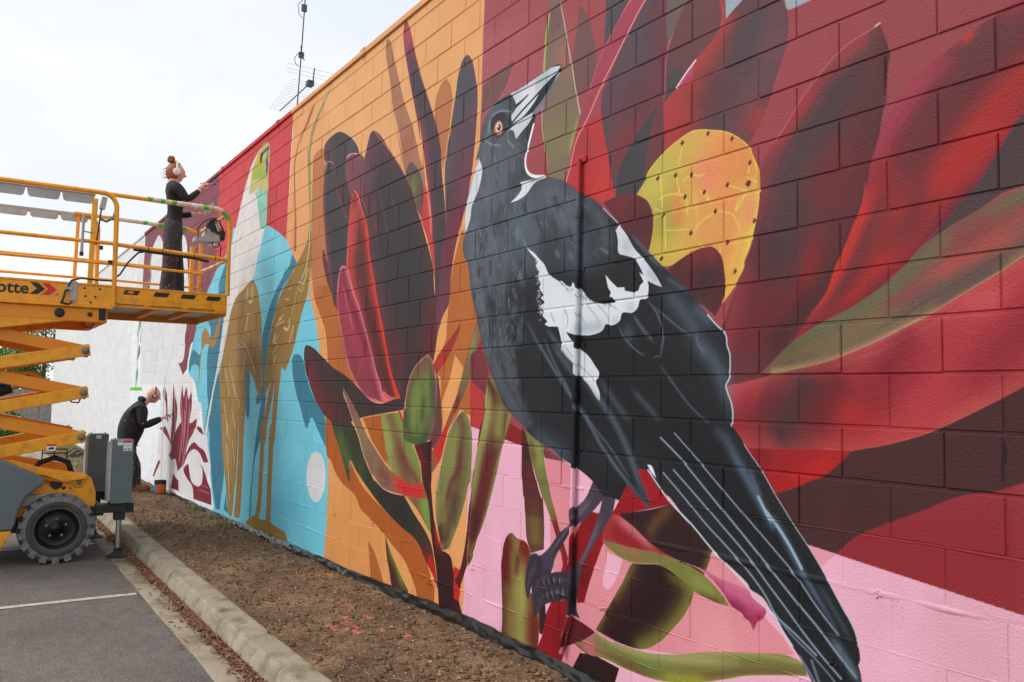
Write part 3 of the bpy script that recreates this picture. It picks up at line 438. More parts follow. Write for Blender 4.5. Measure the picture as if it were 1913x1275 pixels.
('F',(72,30,36),1,(0,1,5,10,11),((-3.234,-.483),(-2.956,-.435),(-2.948,-.724),(-2.952,-.733),(-2.894,-.992),(-2.773,-1.183),(-2.682,-1.189),(-2.639,-1.212),(-2.584,-1.354),(-2.524,-1.471),(-2.446,-1.596),(-2.797,-1.61),(-2.815,-1.46),(-2.856,-1.301),(-2.934,-1.104),(-2.992,-.877),(-3.095,-.714),(-3.126,-.585),(-3.125,-.603))),
('S',(50,28,30),.417,.417,.77,1,1,((-2.79,-1.29),(-2.648,-1.567))),
('S',(130,34,36),.135,.135,.88,1,1,((-3.178,-.508),(-3.122,-.658))),
('S',(196,44,38),.09,.09,.99,1,1,((-2.847,-1.028),(-2.808,-1.148))),
('F',(196,46,40),1,(0,1,3,4),((-2.599,-1.256),(-2.486,-1.271),(-2.501,-1.387),(-2.524,-1.476),(-2.594,-1.47))),
('F',(90,34,34),1,(6,7,14,17,18),((-2.128,-.664),(-2.204,-.835),(-2.274,-.968),(-2.344,-1.114),(-2.418,-1.214),(-2.483,-1.334),(-2.511,-1.389),(-2.584,-1.354),(-2.526,-1.283),(-2.471,-1.154),(-2.437,-1.011),(-2.417,-.86),(-2.38,-.709),(-2.365,-.589),(-2.343,-.667),(-2.315,-.395),(-2.282,-.257),(-2.233,-.05),(-2.151,-.002))),
('F',(136,132,78),1,(0,3,10),((-2.217,.045),(-2.107,-.031),(-2.043,-.123),(-1.914,-.214),(-1.969,-.322),(-2.032,-.453),(-2.084,-.603),(-2.152,-.766),(-2.244,-.945),(-2.305,-1.033),(-2.376,-1.138),(-2.344,-1.134),(-2.418,-1.224),(-2.411,-1.007),(-2.393,-.858),(-2.365,-.589),(-2.401,-.737),(-2.375,-.686),(-2.343,-.521),(-2.293,-.375),(-2.243,-.221),(-2.232,-.04))),
('G',((150,150,90),(160,160,96),(120,100,66),(92,40,40),(104,44,44),(140,136,80)),30,.011,.5,10,((-2.235,.036),(-2.243,-.221),(-2.343,-.521),(-2.411,-1.007),(-2.418,-1.224)),((-2.198,.036),(-1.914,-.214),(-2.032,-.453),(-2.152,-.766),(-2.376,-1.138))),
('S',(104,40,42),.169,.169,1,1,1,((-2.131,-.339),(-2.196,-.529),(-2.278,-.771),(-2.346,-.945),(-2.298,-.817),(-2.386,-1.043))),
('S',(150,150,84),.129,.129,.77,1,1,((-2.051,-.151),(-2.077,-.382))),
('S',(82,28,30),.205,.205,.88,1,1,((-2.313,-.826),(-2.363,-.994),(-2.346,-1.076))),
('S',(160,160,96),.059,.059,.88,1,1,((-2.192,-.125),(-2.239,-.334))),
('F',(160,56,48),1,(0,4,5),((-2.562,.392),(-2.625,.293),(-2.737,.171),(-2.866,.068),(-2.922,.045),(-2.962,.107),(-2.883,.187),(-2.71,.297))),
('S',(196,56,46),.105,.105,.88,1,1,((-2.902,.111),(-2.813,.142))),
('F',(128,106,76),1,(0,1,8,9),((-2.368,.376),(-2.318,.298),(-2.365,.16),(-2.466,-.04),(-2.563,-.163),(-2.705,-.312),(-2.764,-.43),(-2.825,-.56),(-2.951,-.671),(-2.963,-.521),(-2.79,-.347),(-2.608,-.102),(-2.513,.103),(-2.429,.273))),
('S',(198,46,40),.208,.208,1,1,1,((-2.914,-.588),(-2.787,-.42),(-2.684,-.29))),
('S',(120,52,48),.122,.122,.88,1,1,((-2.566,-.102),(-2.644,-.237))),
('S',(150,140,90),.08,.08,.77,1,1,((-2.381,.321),(-2.433,.121))),
('F',(120,116,72),1,(0,8,9),((-2.52,-.208),(-2.437,-.262),(-2.4,-.35),(-2.384,-.498),(-2.397,-.672),(-2.416,-.682),(-2.475,-.818),(-2.55,-.967),(-2.667,-1.146),(-2.773,-1.183),(-2.86,-.988),(-2.881,-.78),(-2.822,-.616),(-2.851,-.715),(-2.803,-.558),(-2.724,-.365),(-2.642,-.279))),
('G',((150,140,96),(128,128,76),(142,142,82),(108,80,62),(118,110,70),(134,134,80)),30,.009,.5,11,((-2.561,-.22),(-2.724,-.365),(-2.851,-.715),(-2.881,-.78),(-2.773,-1.183)),((-2.499,-.218),(-2.4,-.35),(-2.397,-.672),(-2.475,-.818),(-2.667,-1.146))),
('S',(122,80,76),.133,.133,.88,1,1,((-2.54,-.234),(-2.599,-.298))),
('S',(112,52,52),.073,.073,.88,1,1,((-2.532,-.407),(-2.565,-.612),(-2.665,-.706),(-2.743,-.9))),
('S',(86,40,42),.208,.208,.88,1,1,((-2.826,-1.004),(-2.753,-1.139))),
('S',(140,142,82),.114,.114,.77,1,1,((-2.657,-.414),(-2.734,-.626))),
('S',(78,50,48),.186,.186,.55,1,1,((-2.559,-.747),(-2.652,-1.001))),
('S',(232,178,200),.012,.012,.9,.5,1,((-2.724,-.365),(-2.642,-.279),(-2.52,-.209),(-2.437,-.262),(-2.4,-.35),(-2.384,-.498),(-2.401,-.668))),
('S',(222,170,150),.013,.013,.8,.5,1,((-2.724,-.365),(-2.803,-.558),(-2.851,-.715),(-2.87,-.778))),
('F',(84,44,40),1,(0,3,4,5),((-3.694,-1.209),(-3.643,-1.277),(-3.457,-1.43),(-3.269,-1.563),(-3.446,-1.617),(-3.549,-1.597),(-3.611,-1.48),(-3.675,-1.329))),
('S',(116,150,62),.106,.106,1,1,1,((-3.629,-1.275),(-3.459,-1.407),(-3.347,-1.532))),
('F',(122,84,84),1,(0,3,6),((-1.29,2.135),(-1.201,2.014),(-1.146,1.851),(-1.118,1.733),(-1.155,1.67),(-1.194,1.615),(-1.3,1.601),(-1.346,1.817),(-1.308,1.994))),
('F',(122,84,82),1,(0,4,6,7),((-1.916,2.025),(-1.966,2.013),(-1.998,1.956),(-2.048,1.885),(-2.152,1.818),(-2.281,1.805),(-2.355,1.766),(-2.344,1.985),(-2.159,2.017))),
('F',(86,78,84),1,(1,5),((-1.041,2.077),(-.987,2.195),(-.848,2),(-.935,1.914),(-1.019,1.839),(-1.062,1.811),(-1.052,1.941))),
('F',(100,70,82),1,(1,5,6,7,11),((-.717,1.948),(-.62,2.054),(-.561,1.886),(-.57,1.649),(-.592,1.432),(-.587,1.134),(-.664,.948),(-.983,1.012),(-1.022,1.2),(-1.061,1.331),(-1.082,1.442),(-1.077,1.547),(-.992,1.651),(-.886,1.783),(-.795,1.877))),
('G',((92,72,84),(100,76,88),(96,66,76),(108,62,70),(116,60,68)),44,.012,.5,12,((-.722,1.942),(-.886,1.783),(-1.077,1.547),(-1.061,1.331),(-.983,1.016)),((-.561,1.886),(-.57,1.649),(-.592,1.432),(-.587,1.134),(-.664,.951))),
('S',(94,78,88),.349,.349,.77,1,1,((-.884,1.6),(-.715,1.738))),
('S',(126,58,62),.389,.389,.935,1,1,((-.892,1.326),(-.82,1.114))),
('S',(112,64,70),.261,.261,.55,1,1,((-.659,1.528),(-.635,1.258))),
('F',(72,70,74),1,(0,5,6),((-.634,1.361),(-.667,1.289),(-.704,1.178),(-.72,1.091),(-.741,.989),(-.796,.933),(-.952,.95),(-.947,1.033),(-.913,1.112),(-.844,1.197),(-.733,1.284))),
('F',(190,60,60),1,(0,4,6,7,8,9,10),((-1.082,1.446),(-1.061,1.331),(-1.022,1.2),(-.977,1.011),(-.952,.951),(-.982,.949),(-1.055,.939),(-1.144,.976),(-1.263,1.044),(-1.401,1.127),(-1.387,1.093),(-1.335,1.299),(-1.256,1.389),(-1.19,1.422))),
('S',(164,62,68),.345,.345,.77,1,1,((-1.294,1.264),(-1.203,1.384))),
('S',(200,64,58),.177,.177,.77,1,1,((-1.119,1.052),(-1.019,.976))),
('F',(116,96,92),1,(1,4),((-.561,1.886),(-.455,1.954),(-.42,1.829),(-.484,1.737),(-.56,1.63),(-.574,1.688))),
('S',(196,150,120),.01,.01,.8,.5,0,((-.42,1.829),(-.484,1.737),(-.56,1.63),(-.58,1.518))),
('F',(116,68,74),1,(1,8),((-.42,1.829),(-.273,1.898),(-.219,1.749),(-.203,1.659),(-.227,1.606),(-.291,1.551),(-.395,1.498),(-.502,1.409),(-.586,1.356),(-.589,1.417),(-.579,1.592),(-.555,1.64))),
('S',(78,74,78),.213,.213,.99,1,1,((-.463,1.48),(-.523,1.426),(-.573,1.39))),
('S',(106,74,76),.336,.336,.66,1,1,((-.405,1.7),(-.31,1.7))),
('S',(200,90,130),.012,.012,.8,.5,1,((-.56,1.638),(-.579,1.592),(-.589,1.417),(-.592,1.358))),
('F',(110,66,72),1,(0,4,5,6,7,8,9,11,12,20),((-.203,1.597),(-.273,1.559),(-.385,1.498),(-.507,1.407),(-.584,1.355),(-.588,1.216),(-.582,1.111),(-.501,1.142),(-.384,1.163),(-.272,1.137),(-.165,1.096),(-.052,1.004),(-.066,1.008),(-.017,1.061),(.039,1.143),(.102,1.285),(.149,1.397),(.158,1.489),(.149,1.544),(.112,1.617),(.009,1.77),(-.088,1.696),(-.139,1.662))),
('G',((172,62,62),(178,66,62),(116,64,68),(82,72,76),(92,70,76),(120,74,80),(104,70,76)),50,.01,.5,13,((-.218,1.595),(-.385,1.498),(-.507,1.407),(-.583,1.341),(-.584,1.148)),((.149,1.537),(.158,1.483),(.149,1.397),(.102,1.285),(-.017,1.061))),
('S',(178,66,62),.344,.344,1,1,1,((-.347,1.464),(-.482,1.341),(-.552,1.236))),
('S',(84,72,78),.345,.345,.77,1,1,((-.065,1.593),(-.032,1.461),(-.133,1.415))),
('S',(116,76,84),.19,.19,.77,1,1,((.08,1.486),(.064,1.33))),
('S',(164,60,60),.117,.117,.88,1,1,((.016,1.169),(-.041,1.067))),
('S',(172,62,58),.214,.214,.88,1,1,((-.462,1.277),(-.541,1.138))),
('S',(98,60,66),.332,.332,.66,1,1,((-.218,1.401),(-.346,1.216))),
('F',(176,62,66),0,(0,1,2),((-.385,1.499),(-.404,1.404),(-.507,1.405))),
('S',(186,80,124),.121,.121,.99,1,1,((-.385,1.498),(-.502,1.405),(-.443,1.416))),
('S',(244,200,200),.011,.011,1,.4,0,((-.38,1.502),(-.453,1.452),(-.507,1.407))),
('S',(200,70,80),.009,.009,.9,.5,0,((-.228,1.745),(-.208,1.668),(-.219,1.609))),
('F',(162,176,186),1,(0,1,4),((-.192,1.752),(-.071,1.703),(-.092,1.684),(-.139,1.661),(-.189,1.634))),
('F',(162,176,186),0,(0,1,2,3),((.135,1.62),(.331,1.541),(.274,1.538),(.156,1.54),(.146,1.564))),
('F',(166,72,86),1,(1,10,11),((-.842,1.998),(-.621,2.092),(-.717,1.948),(-.795,1.877),(-.897,1.772),(-.992,1.675),(-1.078,1.588),(-1.191,1.447),(-1.295,1.34),(-1.363,1.169),(-1.394,1.106),(-1.412,1.109),(-1.336,1.308),(-1.257,1.465),(-1.193,1.582),(-1.118,1.725),(-1.031,1.827),(-.935,1.914))),
('S',(236,146,150),.021,.021,.9,.5,1,((-.719,1.941),(-.795,1.877),(-.897,1.772),(-.992,1.675),(-1.078,1.588),(-1.191,1.447),(-1.295,1.34),(-1.363,1.169),(-1.394,1.106))),
('S',(214,110,130),.012,.012,.7,.5,1,((-.836,1.987),(-.935,1.914),(-1.031,1.827),(-1.118,1.725),(-1.193,1.582))),
('F',(132,110,98),1,(1,6,10,11),((-1.566,2.287),(-1.538,2.384),(-1.483,2.254),(-1.421,2.053),(-1.36,1.839),(-1.301,1.614),(-1.263,1.492),(-1.297,1.425),(-1.336,1.325),(-1.388,1.175),(-1.444,1.126),(-1.562,1.194),(-1.611,1.383),(-1.645,1.526),(-1.638,1.841),(-1.626,1.992),(-1.593,2.189))),
('S',(122,88,96),.276,.276,.88,1,1,((-1.542,2.232),(-1.478,2.038))),
('S',(176,106,100),.105,.105,.66,1,1,((-1.477,1.967),(-1.415,1.77))),
('S',(136,128,88),.454,.454,.77,1,1,((-1.526,1.539),(-1.461,1.26))),
('S',(172,186,84),.036,.036,.85,.6,1,((-1.593,2.18),(-1.626,1.992),(-1.635,1.84),(-1.635,1.713))),
('S',(160,170,84),.042,.042,.8,1,1,((-1.271,1.478),(-1.303,1.41),(-1.363,1.297))),
('S',(214,200,176),.015,.015,.9,.5,1,((-1.468,2.221),(-1.421,2.053),(-1.36,1.839),(-1.301,1.614),(-1.266,1.493))),
('S',(190,190,140),.01,.01,.7,.6,1,((-1.635,1.713),(-1.642,1.526),(-1.611,1.383),(-1.569,1.205))),
('F',(104,48,54),1,(0,8),((-1.055,.941),(-.982,.951),(-.876,.952),(-.784,.931),(-.707,.886),(-.672,.82),(-.661,.744),(-.677,.672),(-.702,.624),(-.816,.715),(-.932,.818))),
('S',(124,52,58),.15,.15,.77,1,1,((-.957,.925),(-.841,.926))),
('S',(84,44,50),.251,.251,.77,1,1,((-.761,.828),(-.716,.708))),
('F',(106,60,66),1,(0,14,15,16,17,18,19,20,21),((.575,1.328),(.526,1.313),(.469,1.303),(.403,1.278),(.342,1.239),(.286,1.199),(.214,1.131),(.139,1.046),(.078,.989),(.007,.906),(-.034,.821),(-.034,.586),(-.083,.489),(-.185,.276),(-.299,.032),(-.298,-.326),(.219,-.295),(.255,-.132),(.331,.021),(.361,.353),(.454,.571),(.519,.709),(.533,.8),(.551,.841),(.576,.919),(.59,.994),(.606,1.113),(.617,1.177),(.61,1.224),(.593,1.276))),
('G',((158,68,76),(138,56,62),(90,60,64),(72,64,67),(84,56,60),(106,54,58),(100,50,54),(90,46,50)),70,.011,.5,14,((.575,1.325),(.469,1.303),(.342,1.239),(.214,1.131),(.078,.989),(-.034,.821),(-.083,.489),(-.185,.145)),((.599,1.268),(.617,1.177),(.606,1.113),(.59,.994),(.551,.841),(.517,.71),(.415,.491),(.258,.244))),
('S',(82,66,70),.348,.348,.935,1,1,((.34,1.041),(.284,.983),(.241,.884),(.153,.713))),
('S',(156,66,72),.125,.125,.935,1,1,((.538,1.301),(.436,1.273),(.369,1.242))),
('S',(168,60,66),.079,.079,.825,1,1,((.286,1.172),(.184,1.071),(.078,.966))),
('S',(92,56,60),.223,.223,.77,1,1,((.524,1.15),(.484,.989))),
('S',(120,46,52),.291,.291,.825,1,1,((.47,.877),(.365,.785),(.296,.657))),
('S',(118,40,46),.316,.316,.825,1,1,((.114,.409),(-.003,.263),(-.043,.075))),
('S',(144,38,44),.096,.096,.77,1,1,((.281,.539),(.245,.395),(.113,.193))),
('S',(80,44,48),.151,.151,.88,1,1,((.293,.36),(.172,.22),(.036,.073))),
('S',(112,40,46),.373,.373,.66,1,1,((-.004,-.106),(.073,-.227))),
('S',(74,52,54),.225,.225,.99,1,1,((.235,-.032),(.148,-.152),(.073,-.27))),
('S',(76,50,54),.268,.268,.66,1,1,((-.059,.46),(-.002,.53),(.077,.632))),
('S',(214,120,142),.007,.007,.9,.5,1,((.575,1.328),(.526,1.313),(.469,1.303),(.403,1.278),(.342,1.239),(.286,1.199),(.214,1.131),(.139,1.046),(.078,.989))),
('S',(226,170,170),.009,.009,.9,.6,0,((.577,1.327),(.56,1.322))),
('S',(180,96,126),.004,.004,.8,.5,1,((.617,1.177),(.606,1.113),(.59,.994),(.576,.919))),
('F',(128,52,58),1,(0,22,23,24,35),((1.221,1.259),(1.085,1.223),(1.005,1.199),(.946,1.18),(.87,1.15),(.796,1.112),(.724,1.076),(.654,1.015),(.613,.965),(.576,.908),(.551,.841),(.532,.8),(.517,.71),(.51,.732),(.493,.65),(.454,.571),(.415,.491),(.368,.41),(.334,.326),(.258,.244),(.171,.136),(.074,.054),(-.019,0),(.036,-.003),(.149,.112),(.278,.196),(.425,.249),(.551,.311),(.657,.382),(.725,.448),(.807,.519),(.886,.598),(.936,.644),(1.01,.746),(1.072,.829),(1.256,.986))),
('G',((160,60,82),(148,50,60),(106,52,58),(104,48,54),(128,44,50),(178,48,44),(150,42,48),(116,42,58)),80,.012,.5,15,((1.085,1.223),(.87,1.15),(.654,1.015),(.551,.841),(.509,.703),(.415,.491),(.258,.244),(.074,.054)),((1.256,.986),(1.104,.858),(.936,.644),(.807,.519),(.657,.382),(.425,.249),(.278,.193))),
('S',(106,56,62),.282,.282,.935,1,1,((1.065,1.151),(.945,1.118),(.884,1.046))),
('S',(160,64,84),.076,.076,.99,1,1,((.785,1.099),(.689,1.032),(.606,.928),(.545,.814))),
('S',(178,48,44),.163,.163,.825,1,1,((1.086,.942),(1.026,.851),(.888,.725),(.7,.639),(.612,.464),(.489,.295))),
('S',(150,44,50),.181,.181,.88,1,1,((.616,.786),(.555,.667))),
('S',(196,54,40),.073,.073,.935,1,1,((.525,.695),(.454,.554),(.375,.398),(.279,.255))),
('S',(112,48,54),.142,.142,.77,1,1,((.866,.937),(.731,.841),(.699,.558),(.552,.455))),
('S',(120,44,58),.069,.069,.77,1,1,((.64,.368),(.501,.294))),
('S',(150,40,48),.079,.079,.77,1,1,((.236,.186),(.112,.083))),
('S',(194,62,48),.045,.045,.99,1,1,((.926,1.172),(.885,1.155))),
('S',(190,60,90),.005,.005,.7,.6,1,((.833,.541),(.725,.448),(.657,.382),(.599,.35))),
('F',(82,64,66),1,(0,6,11,12),((1.256,.986),(1.072,.829),(1.01,.746),(.936,.644),(.886,.598),(.807,.519),(.725,.448),(.78,.477),(.854,.512),(.934,.549),(1.016,.593),(1.078,.605),(1.248,.671))),
('F',(134,78,78),1,(0,10,11,20),((1.248,.662),(1.078,.598),(.934,.549),(.78,.482),(.697,.425),(.657,.382),(.551,.311),(.425,.249),(.278,.193),(.149,.118),(.02,.017),(.051,-.004),(.221,.029),(.358,.057),(.518,.109),(.637,.155),(.748,.203),(.854,.257),(.978,.319),(1.073,.371),(1.243,.453))),
('G',((112,102,78),(116,104,80),(138,80,76),(160,82,78),(112,92,80),(102,84,76),(176,138,98)),60,.01,.5,16,((1.248,.662),(.934,.549),(.657,.382),(.425,.249),(.149,.118),(.02,.017)),((1.243,.453),(.978,.319),(.748,.203),(.518,.109),(.221,.029),(.074,.017))),
('S',(112,106,78),.15,.15,1,1,1,((.725,.411),(.55,.289),(.359,.191),(.185,.069))),
('S',(128,112,82),.097,.097,.77,1,1,((.609,.219),(.424,.13),(.277,.066))),
('S',(172,84,78),.076,.076,.88,1,1,((1.075,.461),(.931,.404),(.778,.341))),
('S',(104,84,78),.085,.085,.935,1,1,((1.048,.369),(.88,.3),(.749,.235))),
('S',(142,68,70),.116,.116,.77,1,1,((.982,.525),(.832,.448))),
('S',(98,100,62),.097,.097,.77,1,1,((.112,.083),(.222,.139))),
('S',(136,72,78),.056,.056,.66,1,1,((.75,.313),(.58,.243))),
('S',(190,150,106),.012,.012,.9,.6,1,((1.073,.368),(.978,.317),(.854,.254),(.748,.2),(.665,.167))),
('S',(206,146,158),.008,.008,.95,.5,1,((.637,.154),(.518,.108),(.358,.055),(.221,.026))),
('F',(150,48,58),1,(0,8,9,10,13,20),((1.243,.448),(1.073,.366),(.978,.317),(.854,.254),(.748,.2),(.637,.152),(.518,.106),(.358,.054),(.221,.026),(-.185,-.044),(-.184,-.319),(.147,-.301),(.288,-.294),(.439,-.29),(.573,-.262),(.715,-.22),(.795,-.186),(.872,-.148),(.97,-.097),(1.064,-.044),(1.233,.058))),
('G',((192,92,88),(176,60,70),(158,46,60),(136,38,48),(166,54,58),(186,76,74)),60,.012,.5,17,((1.243,.448),(.978,.317),(.748,.2),(.518,.106),(.221,.026),(-.184,-.064)),((1.233,.058),(.97,-.097),(.715,-.22),(.439,-.29),(.147,-.301),(-.184,-.319))),
('S',(76,54,56),.269,.269,1,1,1,((.27,.032),(.235,-.062),(.148,-.182),(.035,-.272))),
('S',(110,40,46),.207,.207,.88,1,1,((.423,.007),(.33,-.107),(.254,-.237))),
('S',(186,66,74),.214,.214,.825,1,1,((1.046,.259),(.928,.196),(.744,-.096),(.603,-.189))),
('S',(170,46,44),.172,.172,.88,1,1,((.485,-.099),(.414,-.229))),
('S',(190,86,80),.071,.071,.825,1,1,((1.065,-.026),(.922,-.113),(.821,-.165))),
('S',(128,36,50),.139,.139,.77,1,1,((.721,.158),(.636,.083),(.546,-.017))),
('S',(200,92,92),.101,.101,.66,1,1,((1,.258),(.879,.219))),
('S',(104,44,50),.275,.275,.66,1,1,((-.004,-.075),(.111,-.135))),
('S',(150,44,60),.242,.242,.55,1,1,((1.043,.092),(.874,-.044))),
('S',(214,118,112),.006,.006,.8,.5,1,((1.064,-.047),(.97,-.099),(.872,-.15),(.795,-.187),(.715,-.221),(.573,-.263),(.439,-.29),(.322,-.294))),
('F',(164,34,38),1,(0,3,8,9,10),((-.101,-.314),(.147,-.302),(.288,-.295),(.439,-.29),(.387,-.343),(.321,-.394),(.253,-.423),(.168,-.461),(.076,-.489),(-.005,-.423),(-.101,-.33))),
('S',(130,32,40),.139,.139,.77,1,1,((-.044,-.326),(.073,-.349))),
('S',(188,40,36),.087,.087,.77,1,1,((.368,-.322),(.253,-.4),(.146,-.451))),
('F',(80,46,48),1,(0,1,7,12,13,14,15,22),((1.273,.074),(1.064,-.047),(.97,-.099),(.872,-.15),(.795,-.187),(.715,-.221),(.573,-.263),(.439,-.29),(.387,-.343),(.321,-.394),(.253,-.423),(.168,-.461),(.076,-.489),(.145,-.729),(.23,-.673),(.368,-.688),(.448,-.615),(.54,-.564),(.711,-.484),(.857,-.414),(.964,-.39),(1.058,-.352),(1.265,-.259))),
('F',(214,178,92),1,(0,19,28,29),((-.787,.935),(-.719,1.001),(-.708,1.028),(-.602,1.101),(-.501,1.142),(-.393,1.165),(-.272,1.137),(-.165,1.096),(-.052,1.004),(-.033,.961),(-.001,.895),(.007,.813),(.005,.798),(-.002,.735),(-.018,.66),(-.05,.562),(-.083,.495),(-.081,.482),(-.148,.385),(-.213,.323),(-.198,.376),(-.189,.428),(-.2,.483),(-.226,.553),(-.271,.593),(-.344,.596),(-.448,.568),(-.537,.537),(-.598,.543),(-.696,.623),(-.683,.658),(-.663,.744),(-.669,.819),(-.707,.886))),
('G',((190,172,76),(204,180,88),(214,178,88),(222,160,90),(228,150,88),(222,190,92)),44,.024,.5,18,((-.719,1.001),(-.779,.933),(-.669,.819),(-.683,.658),(-.598,.544)),((-.033,.961),(.007,.813),(-.018,.66),(-.081,.482),(-.208,.331))),
('S',(230,150,96),.243,.243,.935,1,1,((-.272,1.085),(-.131,.99),(-.05,.873))),
('S',(232,140,110),.17,.17,.77,1,1,((-.308,1.011),(-.308,.963),(-.235,.879))),
('S',(186,172,78),.307,.307,.935,1,1,((-.707,.953),(-.621,.789),(-.641,.638))),
('S',(222,148,84),.218,.218,.88,1,1,((-.218,1.058),(-.089,.947),(-.131,.858))),
('S',(196,184,92),.214,.214,.77,1,1,((-.5,1.084),(-.654,.98),(-.611,.86))),
('S',(170,156,78),.124,.124,.66,1,1,((-.549,.885),(-.6,.749),(-.479,.764))),
('S',(224,160,96),.169,.169,.66,1,1,((-.42,.719),(-.218,.673),(-.344,.651))),
('S',(226,130,84),.081,.081,.66,1,1,((-.499,.912),(-.478,.714))),
('S',(228,150,110),.099,.099,.77,1,1,((-.034,.767),(-.067,.655))),
('S',(224,164,70),.146,.146,.77,1,1,((-.165,.479),(-.182,.375))),
('S',(206,180,84),.095,.095,.66,1,1,((-.651,.61),(-.497,.575))),
('S',(226,206,90),.009,.009,.9,.5,1,((-.762,.971),(-.708,1.028),(-.602,1.101),(-.501,1.142),(-.393,1.165),(-.272,1.137),(-.165,1.096),(-.052,1.004),(-.033,.961),(.003,.862))),
('S',(222,200,90),.015,.015,.9,.5,1,((.005,.798),(-.002,.735),(-.026,.649),(-.067,.539))),
('S',(226,206,96),.008,.008,.85,.5,0,((-.622,.877),(-.56,.891),(-.45,.866))),
('S',(226,206,96),.009,.009,.85,.5,0,((-.5,.955),(-.484,.887),(-.499,.886))),
('S',(226,206,96),.006,.006,.85,.5,0,((-.46,.932),(-.402,.955),(-.345,.936),(-.317,.944))),
('S',(226,206,96),.009,.009,.85,.5,0,((-.435,.842),(-.425,.769))),
('S',(226,206,96),.007,.007,.85,.5,0,((-.308,.852),(-.285,.807),(-.345,.867))),
('S',(226,206,96),.006,.006,.85,.5,0,((-.183,.861),(-.064,.811))),
('S',(226,206,96),.008,.008,.85,.5,0,((-.114,.781),(-.131,.732),(-.072,.806))),
('S',(226,206,96),.006,.006,.85,.5,0,((-.226,.748),(-.148,.721),(-.106,.648))),
('S',(226,206,96),.008,.008,.85,.5,0,((-.382,.685),(-.326,.725),(-.253,.746))),
('S',(226,206,96),.006,.006,.85,.5,0,((-.569,.714),(-.42,.695))),
('S',(226,206,96),.009,.009,.85,.5,0,((-.579,.789),(-.573,.628))),
('S',(226,206,96),.006,.006,.85,.5,0,((-.653,.839),(-.58,.803))),
('S',(226,206,96),.007,.007,.85,.5,0,((-.344,.617),(-.325,.594))),
('S',(226,206,96),.009,.009,.85,.5,0,((-.461,1.118),(-.49,1.017))),
('S',(226,206,96),.009,.009,.85,.5,0,((-.612,.993),(-.6,.836))),
('S',(226,206,96),.008,.008,.85,.5,0,((-.217,.579),(-.226,.56))),
('S',(226,206,96),.006,.006,.85,.5,0,((-.066,.87),(-.009,.838))),
('S',(226,206,96),.008,.008,.85,.5,0,((-.05,.938),(-.058,.888))),
('S',(226,206,96),.006,.006,.85,.5,0,((-.083,.619),(-.034,.631))),
('F',(112,46,44),0,(0,1,2,3),((-.31,1.126),(-.296,1.141),(-.285,1.126),(-.299,1.112))),
('F',(112,46,44),0,(0,1,2,3),((-.162,1.064),(-.148,1.079),(-.138,1.065),(-.152,1.051))),
('F',(112,46,44),0,(0,1,2,3),((-.478,1.123),(-.462,1.139),(-.45,1.123),(-.466,1.108))),
('F',(112,46,44),0,(0,1,2,3),((-.648,.985),(-.631,1.002),(-.618,.986),(-.635,.971))),
('F',(112,46,44),0,(0,1,2,3),((-.522,.973),(-.506,.99),(-.494,.974),(-.51,.959))),
('F',(112,46,44),0,(0,1,2,3),((-.415,.954),(-.4,.971),(-.389,.955),(-.404,.94))),
('F',(112,46,44),0,(0,1,2,3),((-.191,.859),(-.177,.875),(-.166,.861),(-.18,.846))),
('F',(112,46,44),0,(0,1,2,3),((-.332,.853),(-.317,.869),(-.306,.855),(-.321,.84))),
('F',(112,46,44),0,(0,1,2,3),((-.458,.855),(-.443,.872),(-.431,.857),(-.447,.841))),
('F',(112,46,44),0,(0,1,2,3),((-.606,.793),(-.59,.81),(-.577,.795),(-.594,.779))),
('F',(112,46,44),0,(0,1,2,3),((-.263,.751),(-.249,.767),(-.238,.753),(-.252,.738))),
('F',(112,46,44),0,(0,1,2,3),((-.417,.674),(-.402,.692),(-.39,.677),(-.405,.661))),
('F',(112,46,44),0,(0,1,2,3),((-.193,.597),(-.179,.613),(-.169,.6),(-.183,.584))),
('F',(112,46,44),0,(0,1,2,3),((-.616,.577),(-.6,.595),(-.587,.581),(-.604,.564))),
('F',(112,46,44),0,(0,1,2,3),((-.146,.461),(-.132,.477),(-.122,.464),(-.136,.449))),
('F',(112,46,44),0,(0,1,2,3),((-.061,.932),(-.048,.947),(-.038,.933),(-.051,.919))),
('F',(112,46,44),0,(0,1,2,3),((-.065,.843),(-.052,.858),(-.042,.845),(-.056,.83))),
('F',(112,46,44),0,(0,1,2,3),((-.036,.669),(-.023,.685),(-.013,.672),(-.026,.657))),
('F',(112,46,44),0,(0,1,2,3),((-.068,.836),(-.055,.851),(-.045,.838),(-.058,.823))),
('F',(112,46,44),0,(0,1,2,3),((-.076,.842),(-.062,.858),(-.053,.844),(-.066,.83))),
('F',(92,44,48),1,(0,7,8),((-.559,.522),(-.448,.567),(-.344,.595),(-.271,.591),(-.217,.544),(-.198,.476),(-.194,.382),(-.212,.323),(-.252,.271),(-.306,.312),(-.362,.344),(-.419,.404),(-.497,.468))),
('S',(70,44,48),.253,.253,.88,1,1,((-.344,.465),(-.27,.39))),
('S',(134,50,54),.101,.101,.77,1,1,((-.419,.551),(-.307,.577),(-.235,.527))),
('F',(224,146,156),0,(0,1,2,3,4,5,6,7,8,9,10,11,12,13,14,15,16,17,18,19,20,21,22,23,24,25),((-1.558,-.458),(-1.367,-.467),(-1.299,-.494),(-1.294,-.742),(-1.255,-.721),(-1.203,-.711),(-.912,-.705),(-.268,-.779),(-.056,-.911),(-.085,-.88),(.017,-.999),(.114,-1.059),(.178,-1.119),(-.085,-1.178),(-.056,-1.17),(-.486,-1.289),(-.847,-1.343),(-1.019,-1.346),(-1.08,-1.327),(-1.277,-1.563),(-1.397,-1.57),(-1.346,-1.446),(-1.494,-.993),(-1.507,-.748),(-1.472,-.756),(-1.502,-.66))),
